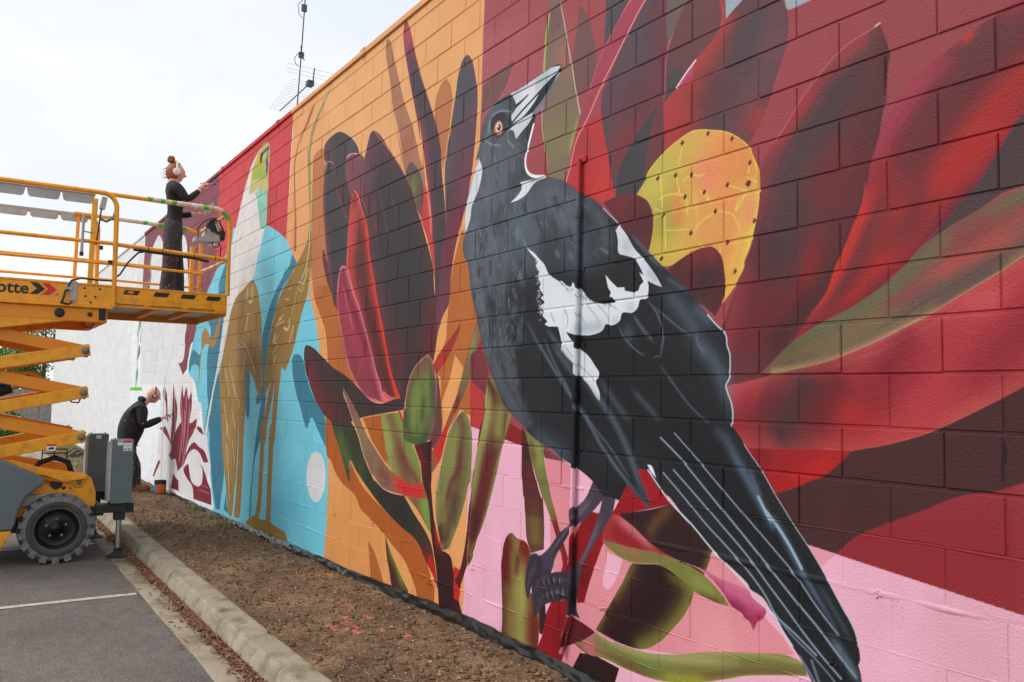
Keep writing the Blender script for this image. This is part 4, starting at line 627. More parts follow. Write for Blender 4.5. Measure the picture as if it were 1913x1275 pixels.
('S',(232,164,170),.311,.311,.66,1,1,((-.393,-1.176),(-.132,-1.113))),
('F',(226,160,170),0,(0,1,2),((.23,-.673),(.368,-.688),(.298,-.75))),
('F',(236,180,202),0,(0,1,2),((.017,-.996),(.062,-.971),(.121,-1.057),(.085,-1.025))),
('F',(236,180,202),0,(0,1,2,3),((-1.27,-.49),(-1.117,-.554),(-1.23,-.679),(-1.265,-.731))),
('F',(236,180,202),1,(0,1),((-.991,-.903),(-.875,-.919),(-.897,-.983),(-.953,-1.068),(-.994,-1.094),(-1.024,-1.074),(-1.013,-.99))),
('F',(46,26,26),1,(9,),((-.786,-.917),(-.607,-.896),(-.488,-.923),(-.383,-.976),(-.43,-1.086),(-.506,-1.17),(-.604,-1.261),(-.728,-1.326),(-.903,-1.336),(-1.082,-1.318),(-.963,-1.159),(-.873,-1.038))),
('G',((112,98,52),(64,32,32),(46,24,27),(42,24,25),(50,28,28),(124,116,56)),30,.014,.5,19,((-.786,-.92),(-.963,-1.159),(-1.074,-1.314)),((-.488,-.923),(-.383,-.976),(-.506,-1.17),(-.717,-1.321))),
('S',(118,100,52),.039,.039,.9,1,1,((-.791,-.921),(-.873,-1.038),(-.963,-1.159),(-1.068,-1.305))),
('S',(122,118,54),.033,.033,.9,.7,1,((-.383,-.97),(-.426,-1.078),(-.501,-1.165),(-.599,-1.257),(-.707,-1.318))),
('S',(60,22,26),.127,.127,.77,1,1,((-.906,-1.132),(-.974,-1.25))),
('F',(46,28,26),0,(0,1,2,3,4,5,6),((-1.214,-1.471),(-1.102,-1.449),(-.892,-1.463),(-.918,-1.528),(-.945,-1.638),(-1.341,-1.681),(-1.277,-1.565))),
('F',(54,33,33),1,(0,2,3,4,7,8,9,10,11),((-.918,-.697),(-.65,-.64),(-.525,-.6),(-.395,-.693),(-.264,-.773),(-.299,-.862),(-.353,-.947),(-.383,-.979),(-.488,-.937),(-.638,-.905),(-.797,-.893),(-.799,-.742))),
('S',(96,66,42),.07,.07,.99,1,1,((-.52,-.607),(-.619,-.689),(-.691,-.784))),
('S',(110,90,48),.047,.047,.99,1,1,((-.268,-.779),(-.303,-.869),(-.375,-.971))),
('F',(124,60,50),0,(0,3,4,5),((-2.243,.256),(-2.317,.25),(-2.333,.192),(-2.239,-.097),(-2.421,-.011),(-2.446,.137))),
('F',(124,60,66),0,(0,1,2,3,4),((-2.304,.22),(-2.199,.045),(-2.23,-.099),(-2.43,-.011),(-2.438,.167))),
('F',(186,62,66),0,(0,1,3,4),((-2.431,-.001),(-2.235,-.097),(-2.257,-.259),(-2.301,-.323),(-2.419,-.306))),
('F',(140,34,40),0,(0,1,2,3),((-1.942,-.271),(-1.806,-.315),(-1.803,-.403),(-1.995,-.375))),
('F',(132,40,46),0,(0,1,2,3),((-1.585,-.386),(-1.364,-.467),(-1.558,-.458),(-1.573,-.432))),
('F',(128,122,70),1,(0,1,2,10,11,15),((-1.766,-.313),(-1.67,-.333),(-1.579,-.381),(-1.562,-.473),(-1.53,-.572),(-1.492,-.684),(-1.451,-.754),(-1.495,-.68),(-1.45,-.765),(-1.406,-.857),(-1.322,-.997),(-1.383,-1.007),(-1.44,-.895),(-1.499,-.796),(-1.589,-.673),(-1.589,-.678),(-1.667,-.533),(-1.732,-.416))),
('S',(146,150,80),.095,.095,.88,1,1,((-1.672,-.361),(-1.625,-.444),(-1.593,-.526))),
('S',(130,32,38),.104,.104,1,1,1,((-1.471,-.784),(-1.383,-.975))),
('S',(104,84,50),.073,.073,.66,1,1,((-1.718,-.363),(-1.654,-.489))),
('F',(92,40,42),1,(0,1,7,8),((-1.806,-.293),(-1.763,-.322),(-1.713,-.441),(-1.651,-.582),(-1.589,-.695),(-1.582,-.673),(-1.56,-.838),(-1.559,-.979),(-1.685,-1.02),(-1.733,-.947),(-1.752,-.82),(-1.771,-.693),(-1.773,-.715),(-1.799,-.543))),
('S',(62,34,36),.118,.118,.88,1,1,((-1.765,-.366),(-1.753,-.496))),
('S',(120,98,58),.177,.177,.99,1,1,((-1.661,-.788),(-1.66,-.809),(-1.64,-.984))),
('S',(110,46,46),.102,.102,.77,1,1,((-1.698,-.535),(-1.679,-.662))),
('F',(146,132,78),1,(4,11,12,13,14),((-1.9,-.935),(-1.834,-.958),(-1.747,-.966),(-1.7,-1.002),(-1.677,-1.033),(-1.706,-1.079),(-1.726,-1.168),(-1.694,-1.238),(-1.647,-1.279),(-1.594,-1.326),(-1.595,-1.459),(-1.617,-1.576),(-1.626,-1.64),(-2,-1.662),(-1.998,-1.584),(-1.986,-1.473),(-2,-1.255),(-2.005,-1.122),(-1.98,-1.011),(-1.948,-.961))),
('G',((96,30,28),(108,88,52),(146,130,76),(160,156,86),(140,110,66),(118,48,40)),36,.013,.5,20,((-1.956,-.967),(-2.005,-1.122),(-1.99,-1.474),(-1.994,-1.581)),((-1.732,-.972),(-1.706,-1.079),(-1.647,-1.279),(-1.61,-1.561))),
('S',(104,26,26),.19,.19,1,1,1,((-1.907,-.947),(-1.954,-1.033),(-1.967,-1.16),(-1.971,-1.284))),
('S',(124,30,24),.167,.167,1,1,1,((-1.81,-.976),(-1.715,-1.021))),
('S',(96,36,30),.078,.078,.88,1,1,((-1.824,-1.047),(-1.835,-1.188))),
('S',(110,40,34),.147,.147,.88,1,1,((-1.645,-1.354),(-1.655,-1.556))),
('S',(146,120,72),.137,.137,.66,1,1,((-1.896,-1.322),(-1.872,-1.56))),
('S',(160,160,86),.092,.092,.77,1,1,((-1.789,-1.145),(-1.767,-1.381))),
('S',(90,74,44),.097,.097,.66,1,1,((-1.969,-1.337),(-1.972,-1.514))),
('F',(150,22,32),1,(0,1,3,5,6,8,11,12,14,15,16),((-.769,-.452),(-.689,-.452),(-.6,-.523),(-.527,-.602),(-.651,-.637),(-.912,-.7),(-.799,-.742),(-.957,-.793),(-1.035,-.876),(-1.092,-.988),(-1.145,-1.105),(-1.179,-1.198),(-1.243,-1.214),(-1.245,-1.094),(-1.291,-.896),(-1.227,-.792),(-1.165,-.714),(-.97,-.702),(-.901,-.626),(-.846,-.543))),
('S',(170,30,38),.25,.25,.66,1,1,((-.715,-.491),(-.641,-.59))),
('S',(112,22,30),.207,.207,.88,1,1,((-1.11,-.992),(-1.195,-1.131))),
('S',(128,20,28),.132,.132,.66,1,1,((-1.163,-.823),(-1.09,-.735))),
('F',(112,24,32),0,(0,1,2,3,4,5),((-1.291,-.887),(-1.249,-.898),(-1.243,-1.187),(-1.325,-1.156),(-1.353,-1.098),(-1.408,-1.108),(-1.354,-1.058),(-1.315,-.988))),
('F',(148,24,34),0,(0,1,2,3,4),((-1.414,-.846),(-1.329,-.998),(-1.354,-1.082),(-1.408,-1.108),(-1.375,-1.038))),
('F',(150,22,30),1,(0,1,3,4,5,6,7),((-1.481,-1.259),(-1.313,-1.211),(-1.291,-1.276),(-1.326,-1.457),(-1.377,-1.563),(-1.396,-1.641),(-1.66,-1.649),(-1.639,-1.579),(-1.562,-1.459),(-1.536,-1.354))),
('S',(122,20,28),.191,.191,.66,1,1,((-1.376,-1.294),(-1.426,-1.506))),
('F',(60,30,36),0,(0,1,3,4),((-1.595,-1.31),(-1.537,-1.281),(-1.528,-1.353),(-1.562,-1.459),(-1.591,-1.458))),
('F',(96,30,36),1,(0,3,5,6),((-1.291,-1.295),(-1.192,-1.309),(-1.08,-1.335),(-.993,-1.379),(-1.14,-1.387),(-1.267,-1.436),(-1.345,-1.47),(-1.327,-1.402))),
('S',(176,80,88),.012,.012,.7,.5,0,((-1.283,-1.297),(-1.32,-1.385),(-1.372,-1.472))),
('F',(172,60,70),1,(0,5,9),((-.988,-.706),(-.912,-.705),(-.799,-.742),(-.691,-.798),(-.588,-.834),(-.465,-.859),(-.638,-.849),(-.798,-.852),(-.968,-.849),(-1.039,-.85),(-1.022,-.765))),
('S',(150,28,40),.141,.141,.88,1,1,((-.992,-.776),(-.798,-.828),(-.638,-.839))),
('S',(206,120,128),.058,.058,.77,1,1,((-.912,-.716),(-.766,-.77),(-.659,-.821))),
('F',(136,122,72),1,(0,5),((-1.041,-.851),(-.968,-.847),(-.798,-.85),(-.638,-.846),(-.489,-.855),(-.458,-.858),(-.638,-.902),(-.797,-.924),(-.875,-.919),(-.955,-.897))),
('S',(172,110,90),.051,.051,.66,1,1,((-.91,-.86),(-.743,-.87))),
('S',(220,190,170),.006,.006,.8,.5,1,((-.991,-.884),(-.875,-.919),(-.797,-.924),(-.638,-.902),(-.47,-.863))),
('F',(126,128,62),1,(0,5),((-.638,-.902),(-.489,-.866),(-.376,-.876),(-.268,-.921),(-.216,-.956),(-.167,-1),(-.224,-1.002),(-.303,-.993),(-.384,-.977),(-.469,-.94),(-.557,-.908))),
('S',(142,150,76),.077,.077,.88,1,1,((-.394,-.919),(-.25,-.969))),
('S',(120,60,46),.051,.051,.88,1,1,((-.357,-.997),(-.216,-1.003))),
('F',(184,76,116),1,(0,8,9,10),((-.465,-.858),(-.339,-.869),(-.216,-.892),(-.056,-.914),(-.037,-.926),(.017,-.96),(.034,-.977),(.017,-1.011),(-.013,-1.031),(-.034,-1.074),(-.052,-1.04),(-.085,-1.028),(-.091,-1.017),(-.157,-.995),(-.199,-.952),(-.259,-.907),(-.339,-.876))),
('G',((214,130,160),(196,92,130),(180,70,112),(158,50,94)),24,.009,.5,21,((-.465,-.858),(-.216,-.892),(-.056,-.914),(.017,-.96)),((-.394,-.866),(-.259,-.907),(-.157,-.995),(-.053,-1.039))),
('S',(206,110,146),.072,.072,.77,1,1,((-.216,-.911),(-.091,-.949),(-.037,-.962))),
('S',(140,40,80),.072,.072,.66,1,1,((-.165,-.983),(-.067,-1.011))),
('S',(224,150,160),.006,.006,.8,.5,1,((-.46,-.859),(-.339,-.871),(-.259,-.907))),
('S',(160,44,90),.045,.045,.77,1,1,((.001,-.99),(-.034,-1.059))),
('F',(142,134,76),1,(0,2,11),((-1.267,-1.434),(-1.19,-1.4),(-1.08,-1.329),(-1.019,-1.346),(-.847,-1.343),(-.686,-1.334),(-.486,-1.29),(-.302,-1.231),(-.056,-1.17),(.143,-1.13),(.213,-1.143),(.235,-1.184),(.142,-1.206),(-.086,-1.273),(-.173,-1.31),(-.392,-1.39),(-.633,-1.444),(-.846,-1.451),(-1.018,-1.446),(-1.151,-1.46))),
('G',((166,156,106),(140,134,80),(116,124,66),(130,120,70),(108,92,56),(140,134,60)),40,.01,.5,22,((-1.241,-1.424),(-1.08,-1.331),(-.847,-1.343),(-.486,-1.29),(-.056,-1.17),(.213,-1.143)),((-1.241,-1.443),(-1.018,-1.446),(-.633,-1.444),(-.392,-1.39),(-.057,-1.266),(.23,-1.184))),
('S',(190,110,116),.16,.16,.99,1,1,((-1.19,-1.423),(-1.078,-1.417))),
('S',(120,140,70),.127,.127,.77,1,1,((-.792,-1.379),(-.534,-1.338))),
('S',(170,164,110),.047,.047,.77,1,1,((-1.019,-1.35),(-.792,-1.351),(-.534,-1.318),(-.132,-1.23))),
('S',(112,90,54),.076,.076,.77,1,1,((-.902,-1.437),(-.685,-1.434))),
('S',(160,160,60),.054,.054,.77,1,1,((-.583,-1.419),(-.302,-1.353))),
('S',(118,104,60),.042,.042,.66,1,1,((-.007,-1.233),(.213,-1.172))),
('S',(150,30,44),.013,.013,.8,.6,1,((-1.267,-1.434),(-1.151,-1.46))),
('F',(74,64,78),1,(0,2,9,18),((-1.118,-.55),(-1.031,-.614),(-1.024,-.628),(-1.115,-.708),(-1.228,-.785),(-1.292,-.827),(-1.384,-.927),(-1.449,-1.01),(-1.471,-1.071),(-1.505,-1.127),(-1.592,-1.143),(-1.696,-1.162),(-1.72,-1.116),(-1.698,-1.069),(-1.58,-1.012),(-1.509,-.963),(-1.413,-.866),(-1.313,-.796),(-1.294,-.726),(-1.179,-.645))),
('S',(52,44,54),.069,.069,.66,1,1,((-1.28,-.784),(-1.466,-.989))),
('S',(104,92,110),.078,.078,.77,1,1,((-1.153,-.658),(-1.254,-.741))),
('S',(50,44,52),.136,.136,.88,1,1,((-1.653,-1.078),(-1.695,-1.196))),
('S',(128,116,134),.011,.011,.6,1,1,((-1.128,-.655),(-1.28,-.776),(-1.412,-.907),(-1.494,-.993))),
('F',(62,54,66),1,(0,2,3,6,7,9,10),((-1.505,-1.123),(-1.38,-1.103),(-1.32,-1.109),(-1.311,-1.185),(-1.405,-1.238),(-1.488,-1.264),(-1.595,-1.311),(-1.639,-1.373),(-1.656,-1.289),(-1.676,-1.209),(-1.705,-1.274),(-1.734,-1.237),(-1.727,-1.151),(-1.667,-1.106))),
('S',(60,52,64),.14,.025,1,.25,0,((-1.638,-1.084),(-1.696,-1.162),(-1.717,-1.234),(-1.711,-1.275))),
('S',(92,82,100),.051,.008,.55,1,0,((-1.638,-1.084),(-1.696,-1.162),(-1.717,-1.234),(-1.711,-1.275))),
('S',(60,52,64),.1,.019,1,.25,0,((-1.286,-1.117),(-1.407,-1.12),(-1.519,-1.146),(-1.62,-1.19),(-1.656,-1.256),(-1.65,-1.305),(-1.642,-1.378))),
('S',(92,82,100),.036,.006,.55,1,0,((-1.286,-1.117),(-1.407,-1.12),(-1.519,-1.146),(-1.62,-1.19),(-1.656,-1.256),(-1.65,-1.305),(-1.642,-1.378))),
('S',(60,52,64),.113,.024,1,.25,0,((-1.298,-1.167),(-1.406,-1.185),(-1.503,-1.212),(-1.574,-1.256),(-1.595,-1.31),(-1.631,-1.351))),
('S',(92,82,100),.041,.008,.55,1,0,((-1.298,-1.167),(-1.406,-1.185),(-1.503,-1.212),(-1.574,-1.256),(-1.595,-1.31),(-1.631,-1.351))),
('S',(60,52,64),.093,.054,1,.25,0,((-1.52,-1.129),(-1.606,-1.17),(-1.649,-1.229))),
('S',(92,82,100),.034,.017,.55,1,0,((-1.52,-1.129),(-1.606,-1.17),(-1.649,-1.229))),
('F',(74,64,78),1,(0,1,2,9,18),((-1.037,-.596),(-.902,-.604),(-.93,-.618),(-.958,-.704),(-1.028,-.79),(-1.109,-.884),(-1.195,-.999),(-1.228,-1.106),(-1.247,-1.25),(-1.215,-1.291),(-1.27,-1.287),(-1.312,-1.272),(-1.285,-1.196),(-1.299,-1.12),(-1.262,-1.026),(-1.186,-.935),(-1.125,-.833),(-1.065,-.717),(-1.042,-.653))),
('S',(108,98,116),.052,.052,.77,1,1,((-1.053,-.738),(-1.149,-.89),(-1.223,-1.011))),
('S',(44,38,46),.11,.11,.88,1,1,((-1.273,-1.115),(-1.27,-1.255))),
('S',(30,25,34),.017,.017,.95,.6,0,((-1.577,-1.161),(-1.562,-1.18))),
('S',(134,122,142),.015,.015,.6,1,0,((-1.564,-1.158),(-1.549,-1.178))),
('S',(30,25,34),.017,.017,.95,.6,0,((-1.526,-1.14),(-1.516,-1.163))),
('S',(134,122,142),.016,.016,.6,1,0,((-1.514,-1.138),(-1.503,-1.161))),
('S',(30,25,34),.017,.017,.95,.6,0,((-1.477,-1.125),(-1.468,-1.151))),
('S',(134,122,142),.016,.016,.6,1,0,((-1.464,-1.123),(-1.455,-1.148))),
('S',(30,25,34),.017,.017,.95,.6,0,((-1.421,-1.115),(-1.415,-1.142))),
('S',(134,122,142),.015,.015,.6,1,0,((-1.409,-1.113),(-1.403,-1.14))),
('S',(30,25,34),.016,.016,.95,.6,0,((-1.546,-1.223),(-1.524,-1.249))),
('S',(134,122,142),.015,.015,.6,1,0,((-1.533,-1.221),(-1.511,-1.247))),
('S',(30,25,34),.017,.017,.95,.6,0,((-1.496,-1.199),(-1.477,-1.231))),
('S',(134,122,142),.015,.015,.6,1,0,((-1.484,-1.196),(-1.465,-1.229))),
('S',(30,25,34),.017,.017,.95,.6,0,((-1.445,-1.182),(-1.43,-1.218))),
('S',(134,122,142),.015,.015,.6,1,0,((-1.432,-1.179),(-1.418,-1.215))),
('S',(30,25,34),.017,.017,.95,.6,0,((-1.39,-1.169),(-1.381,-1.206))),
('S',(134,122,142),.015,.015,.6,1,0,((-1.378,-1.167),(-1.369,-1.203))),
('S',(30,25,34),.016,.016,.95,.6,0,((-1.341,-1.16),(-1.335,-1.194))),
('S',(134,122,142),.015,.015,.6,1,0,((-1.329,-1.157),(-1.323,-1.192))),
('F',(33,35,38),1,(0,11,34,38,54,57,58,71,72,74,76,77),((-1.438,1.825),(-1.473,1.788),(-1.53,1.726),(-1.618,1.654),(-1.709,1.589),(-1.739,1.533),(-1.769,1.467),(-1.799,1.401),(-1.813,1.331),(-1.795,1.272),(-1.731,1.232),(-1.607,1.2),(-1.547,1.183),(-1.401,1.127),(-1.263,1.044),(-1.144,.976),(-1.054,.911),(-.98,.85),(-.932,.811),(-.862,.753),(-.782,.687),(-.694,.623),(-.598,.544),(-.497,.468),(-.419,.404),(-.362,.344),(-.297,.284),(-.243,.233),(-.2,.198),(-.187,.177),(-.184,.147),(-.165,.101),(-.164,.023),(-.172,-.015),(-.191,-.042),(-.178,-.075),(-.157,-.12),(-.148,-.171),(-.155,-.218),(-.107,-.265),(-.084,-.297),(-.036,-.351),(.03,-.422),(.079,-.488),(.146,-.569),(.188,-.623),(.237,-.675),(.298,-.75),(.35,-.824),(.401,-.896),(.427,-.929),(.45,-.972),(.461,-1.017),(.466,-1.059),(.458,-1.082),(.467,-1.106),(.473,-1.139),(.53,-1.344),(.377,-1.397),(.257,-1.201),(.192,-1.114),(.164,-1.087),(.114,-1.036),(.07,-.981),(.017,-.926),(-.061,-.9),(-.056,-.893),(-.268,-.773),(-.395,-.693),(-.55,-.562),(-.61,-.538),(-.694,-.453),(-.769,-.453),(-.736,-.514),(-.671,-.632),(-.703,-.626),(-.843,-.54),(-.901,-.628),(-.971,-.619),(-1.031,-.618),(-1.117,-.554),(-1.259,-.491),(-1.367,-.459),(-1.48,-.409),(-1.582,-.382),(-1.719,-.329),(-1.815,-.271),(-1.93,-.212),(-2.016,-.151),(-2.107,-.04),(-2.181,.045),(-2.238,.132),(-2.298,.259),(-2.319,.314),(-2.36,.404),(-2.445,.599),(-2.5,.791),(-2.543,.838),(-2.568,.926),(-2.54,1.016),(-2.538,1.215),(-2.48,1.309),(-2.405,1.45),(-2.367,1.493),(-2.412,1.487),(-2.367,1.587),(-2.342,1.682),(-2.297,1.75),(-2.225,1.799),(-2.117,1.818),(-1.994,1.82),(-1.876,1.823),(-1.747,1.834),(-1.623,1.845),(-1.533,1.848),(-1.474,1.842))),
('G',((72,76,82),(98,104,112),(54,57,62),(92,98,106),(48,51,56),(40,42,45)),110,.022,.55,23,((-2.261,1.78),(-2.367,1.567),(-2.497,1.208),(-2.546,.902),(-2.36,.404),(-2.238,.132),(-1.815,-.271)),((-1.892,1.79),(-1.799,1.392),(-2.024,1.123),(-1.914,.87),(-1.854,.497),(-1.893,.167),(-1.677,-.188))),
('G',((44,46,50),(34,36,39),(30,32,35),(34,36,39),(42,45,50)),80,.01,.4,24,((-1.546,1.174),(-1.054,.903),(-.598,.537),(-.2,.191),(-.153,-.216),(.237,-.675),(.459,-1.05)),((-1.815,.856),(-1.616,.388),(-1.725,-.102),(-1.287,-.421),(-.694,-.453),(-.056,-.899),(.247,-1.185))),
('G',((62,70,78),(96,108,120),(50,55,61),(88,98,110),(40,43,47)),60,.02,.45,25,((-1.872,1.122),(-1.984,.956),(-2.029,.756)),((-1.401,1.127),(-1.054,.879),(-.978,.653))),
('S',(72,80,88),.312,.312,.77,1,1,((-2.205,1.764),(-2.045,1.787),(-1.892,1.79))),
('S',(84,92,100),.368,.368,.88,1,1,((-2.365,1.516),(-2.19,1.348),(-2.356,1.288))),
('S',(82,90,98),.323,.323,.66,1,1,((-1.882,1.449),(-2.014,1.367))),
('S',(52,54,58),.215,.215,.55,1,1,((-2.106,1.503),(-2.254,1.589))),
('S',(104,110,118),.352,.352,.54,1,1,((-2.275,1.644),(-2.204,1.724),(-2.062,1.763))),
('S',(104,110,118),.21,.21,.495,1,1,((-2.328,1.557),(-2.178,1.521),(-2.019,1.521))),
('S',(104,110,118),.241,.241,.45,1,1,((-2.286,1.448),(-2.101,1.357),(-1.929,1.366))),
('S',(104,110,118),.25,.25,.54,1,1,((-1.883,1.487),(-1.931,1.414))),
('S',(104,110,118),.431,.431,.45,1,1,((-2.321,1.367),(-2.354,1.234),(-2.388,1.11))),
('S',(104,110,118),.356,.356,.36,1,1,((-2.012,1.301),(-2.097,1.223))),
('S',(104,110,118),.231,.231,.54,1,1,((-2.292,1.578),(-2.328,1.484))),
('S',(104,110,118),.319,.319,.54,1,1,((-2.393,1.127),(-2.446,.97),(-2.399,.779))),
('S',(104,110,118),.336,.336,.405,1,1,((-2.242,1.262),(-2.293,1.069))),
('S',(104,110,118),.388,.388,.45,1,1,((-2.4,.942),(-2.335,.736),(-2.311,.586))),
('S',(140,150,162),.014,.014,.6,.8,1,((-2.204,1.734),(-2.168,1.744),(-2.078,1.734),(-1.991,1.704))),
('S',(140,150,162),.014,.014,.6,.8,1,((-2.291,1.588),(-2.216,1.545),(-2.106,1.513))),
('S',(140,150,162),.014,.014,.6,.8,1,((-2.019,1.521),(-1.949,1.465))),
('S',(140,150,162),.027,.027,.6,.8,1,((-2.24,1.704),(-2.256,1.639))),
('S',(98,108,120),.05,.05,.351,1,1,((-2.336,1.061),(-2.329,1.032),(-2.357,1.008))),
('S',(70,78,88),.063,.063,.325,1,1,((-2.324,.208),(-2.323,.178),(-2.316,.147))),
('S',(70,78,88),.051,.051,.506,1,1,((-1.854,.255),(-1.858,.218),(-1.875,.182))),
('S',(112,122,134),.055,.055,.337,1,1,((-1.834,.329),(-1.842,.314),(-1.836,.298))),
('S',(112,122,134),.079,.079,.497,1,1,((-1.871,.936),(-1.864,.896),(-1.874,.86))),
('S',(28,30,33),.074,.074,.357,1,1,((-1.974,.918),(-1.982,.899),(-1.971,.878))),
('S',(70,78,88),.061,.061,.301,1,1,((-2.287,.405),(-2.305,.39),(-2.316,.375))),
('S',(28,30,33),.063,.063,.362,1,1,((-2.293,.56),(-2.299,.516),(-2.323,.476))),
('S',(86,96,108),.076,.076,.552,1,1,((-1.858,.641),(-1.862,.624),(-1.878,.609))),
('S',(86,96,108),.043,.043,.584,1,1,((-1.898,1.109),(-1.916,1.089),(-1.935,1.07))),
('S',(70,78,88),.056,.056,.551,1,1,((-1.804,.452),(-1.803,.437),(-1.827,.426))),
('S',(112,122,134),.048,.048,.384,1,1,((-1.949,.321),(-1.958,.306),(-1.946,.289))),
('S',(86,96,108),.066,.066,.599,1,1,((-2.151,.233),(-2.158,.219),(-2.184,.205))),
('S',(98,108,120),.049,.049,.458,1,1,((-2.139,.658),(-2.133,.636),(-2.169,.619))),
('S',(112,122,134),.046,.046,.435,1,1,((-1.979,.216),(-2.009,.187),(-1.974,.155))),
('S',(28,30,33),.056,.056,.327,1,1,((-2.128,.436),(-2.137,.392),(-2.143,.348))),
('S',(98,108,120),.065,.065,.335,1,1,((-2.028,.784),(-2.02,.755),(-2.03,.729))),
('S',(98,108,120),.064,.064,.291,1,1,((-2.33,1.091),(-2.359,1.052),(-2.334,1.006))),
('S',(86,96,108),.063,.063,.556,1,1,((-1.823,.625),(-1.819,.592),(-1.823,.559))),
('S',(28,30,33),.072,.072,.435,1,1,((-1.804,.281),(-1.819,.258),(-1.834,.236))),
('S',(28,30,33),.088,.088,.587,1,1,((-1.975,.551),(-1.97,.528),(-2.016,.511))),
('S',(98,108,120),.09,.09,.555,1,1,((-2.308,.567),(-2.31,.524),(-2.344,.484))),
('S',(28,30,33),.093,.093,.573,1,1,((-2.107,.527),(-2.107,.499),(-2.094,.469))),
('S',(28,30,33),.084,.084,.321,1,1,((-1.947,1.235),(-1.96,1.22),(-1.983,1.207))),
('S',(28,30,33),.095,.095,.493,1,1,((-2.193,.553),(-2.203,.512),(-2.185,.468))),
('S',(98,108,120),.045,.045,.567,1,1,((-2.128,1.161),(-2.124,1.139),(-2.166,1.123))),
('S',(112,122,134),.072,.072,.386,1,1,((-2.239,.976),(-2.241,.959),(-2.285,.949))),
('S',(86,96,108),.045,.045,.429,1,1,((-1.861,.431),(-1.875,.407),(-1.896,.382))),
('S',(86,96,108),.068,.068,.575,1,1,((-1.901,.777),(-1.929,.744),(-1.924,.705))),
('S',(70,78,88),.097,.097,.423,1,1,((-2.364,.788),(-2.362,.755),(-2.359,.722))),
('S',(98,108,120),.046,.046,.42,1,1,((-2.107,.91),(-2.111,.867),(-2.126,.827))),
('S',(98,108,120),.066,.066,.313,1,1,((-2.09,.496),(-2.094,.48),(-2.09,.463))),
('S',(70,78,88),.053,.053,.449,1,1,((-2.307,.348),(-2.337,.334),(-2.342,.318))),
('S',(112,122,134),.066,.066,.377,1,1,((-2.045,.255),(-2.043,.227),(-2.076,.201))),
('S',(98,108,120),.071,.071,.579,1,1,((-2.325,.576),(-2.344,.561),(-2.33,.542))),
('S',(86,96,108),.047,.047,.365,1,1,((-1.971,1.041),(-1.989,1.009),(-2.009,.978))),
('S',(112,122,134),.047,.047,.53,1,1,((-2.343,.906),(-2.374,.868),(-2.378,.825))),
('S',(112,122,134),.074,.074,.277,1,1,((-1.798,.377),(-1.816,.36),(-1.839,.342))),
('S',(28,30,33),.058,.058,.541,1,1,((-1.765,.252),(-1.785,.235),(-1.786,.217))),
('S',(112,122,134),.054,.054,.379,1,1,((-1.877,.913),(-1.888,.889),(-1.879,.861))),
('S',(28,30,33),.09,.09,.536,1,1,((-2.054,.46),(-2.06,.43),(-2.062,.401))),
('S',(98,108,120),.09,.09,.539,1,1,((-2.199,.984),(-2.21,.971),(-2.22,.958))),
('S',(112,122,134),.035,.035,.572,1,1,((-2.197,.849),(-2.227,.838),(-2.241,.824))),
('S',(70,78,88),.061,.061,.461,1,1,((-2.216,.631),(-2.234,.615),(-2.231,.598))),
('S',(98,108,120),.088,.088,.488,1,1,((-1.912,1.171),(-1.911,1.155),(-1.943,1.144))),
('S',(112,122,134),.047,.047,.582,1,1,((-1.829,.649),(-1.848,.63),(-1.828,.606))),
('S',(70,78,88),.084,.084,.302,1,1,((-2.324,1.234),(-2.341,1.194),(-2.32,1.147))),
('S',(86,96,108),.079,.079,.443,1,1,((-2.366,.861),(-2.386,.826),(-2.396,.789))),
('S',(28,30,33),.077,.077,.561,1,1,((-2.336,.757),(-2.342,.717),(-2.331,.673))),
('S',(28,30,33),.062,.062,.26,1,1,((-2.085,.713),(-2.093,.691),(-2.097,.668))),
('S',(98,108,120),.052,.052,.255,1,1,((-2.294,.334),(-2.288,.289),(-2.315,.245))),
('S',(112,122,134),.059,.059,.497,1,1,((-2.402,1.077),(-2.427,1.036),(-2.449,.995))),
('S',(98,108,120),.075,.075,.467,1,1,((-1.794,.259),(-1.807,.235),(-1.787,.21))),
('S',(28,30,33),.075,.075,.339,1,1,((-2.175,.289),(-2.168,.253),(-2.198,.22))),
('S',(28,30,33),.074,.074,.562,1,1,((-1.963,.334),(-1.967,.311),(-1.995,.289))),
('S',(86,96,108),.069,.069,.374,1,1,((-1.828,.29),(-1.838,.257),(-1.867,.226))),
('S',(112,122,134),.085,.085,.487,1,1,((-2.037,1.179),(-2.056,1.153),(-2.027,1.118))),
('S',(70,78,88),.037,.037,.428,1,1,((-2.07,.906),(-2.101,.892),(-2.106,.874))),
('S',(112,122,134),.087,.087,.254,1,1,((-1.968,1.253),(-1.994,1.225),(-2.01,1.194))),
('S',(70,78,88),.092,.092,.462,1,1,((-2.266,.531),(-2.27,.509),(-2.277,.487))),
('S',(112,122,134),.095,.095,.526,1,1,((-2.237,1.271),(-2.239,1.226),(-2.264,1.184))),
('S',(86,96,108),.068,.068,.366,1,1,((-2.12,.511),(-2.13,.492),(-2.165,.475))),
('S',(28,30,33),.054,.054,.429,1,1,((-1.788,.271),(-1.802,.232),(-1.788,.191))),
('S',(98,108,120),.085,.085,.524,1,1,((-2.337,1.296),(-2.342,1.273),(-2.382,1.256))),
('S',(70,78,88),.072,.072,.29,1,1,((-1.971,.587),(-1.996,.547),(-1.985,.504))),
('S',(98,108,120),.052,.052,.529,1,1,((-2.163,.915),(-2.174,.871),(-2.154,.823))),
('S',(98,108,120),.084,.084,.313,1,1,((-1.91,.903),(-1.906,.872),(-1.945,.846))),
('S',(98,108,120),.086,.086,.471,1,1,((-2.312,.512),(-2.314,.473),(-2.333,.435))),
('S',(98,108,120),.051,.051,.583,1,1,((-1.913,.46),(-1.914,.42),(-1.952,.385))),
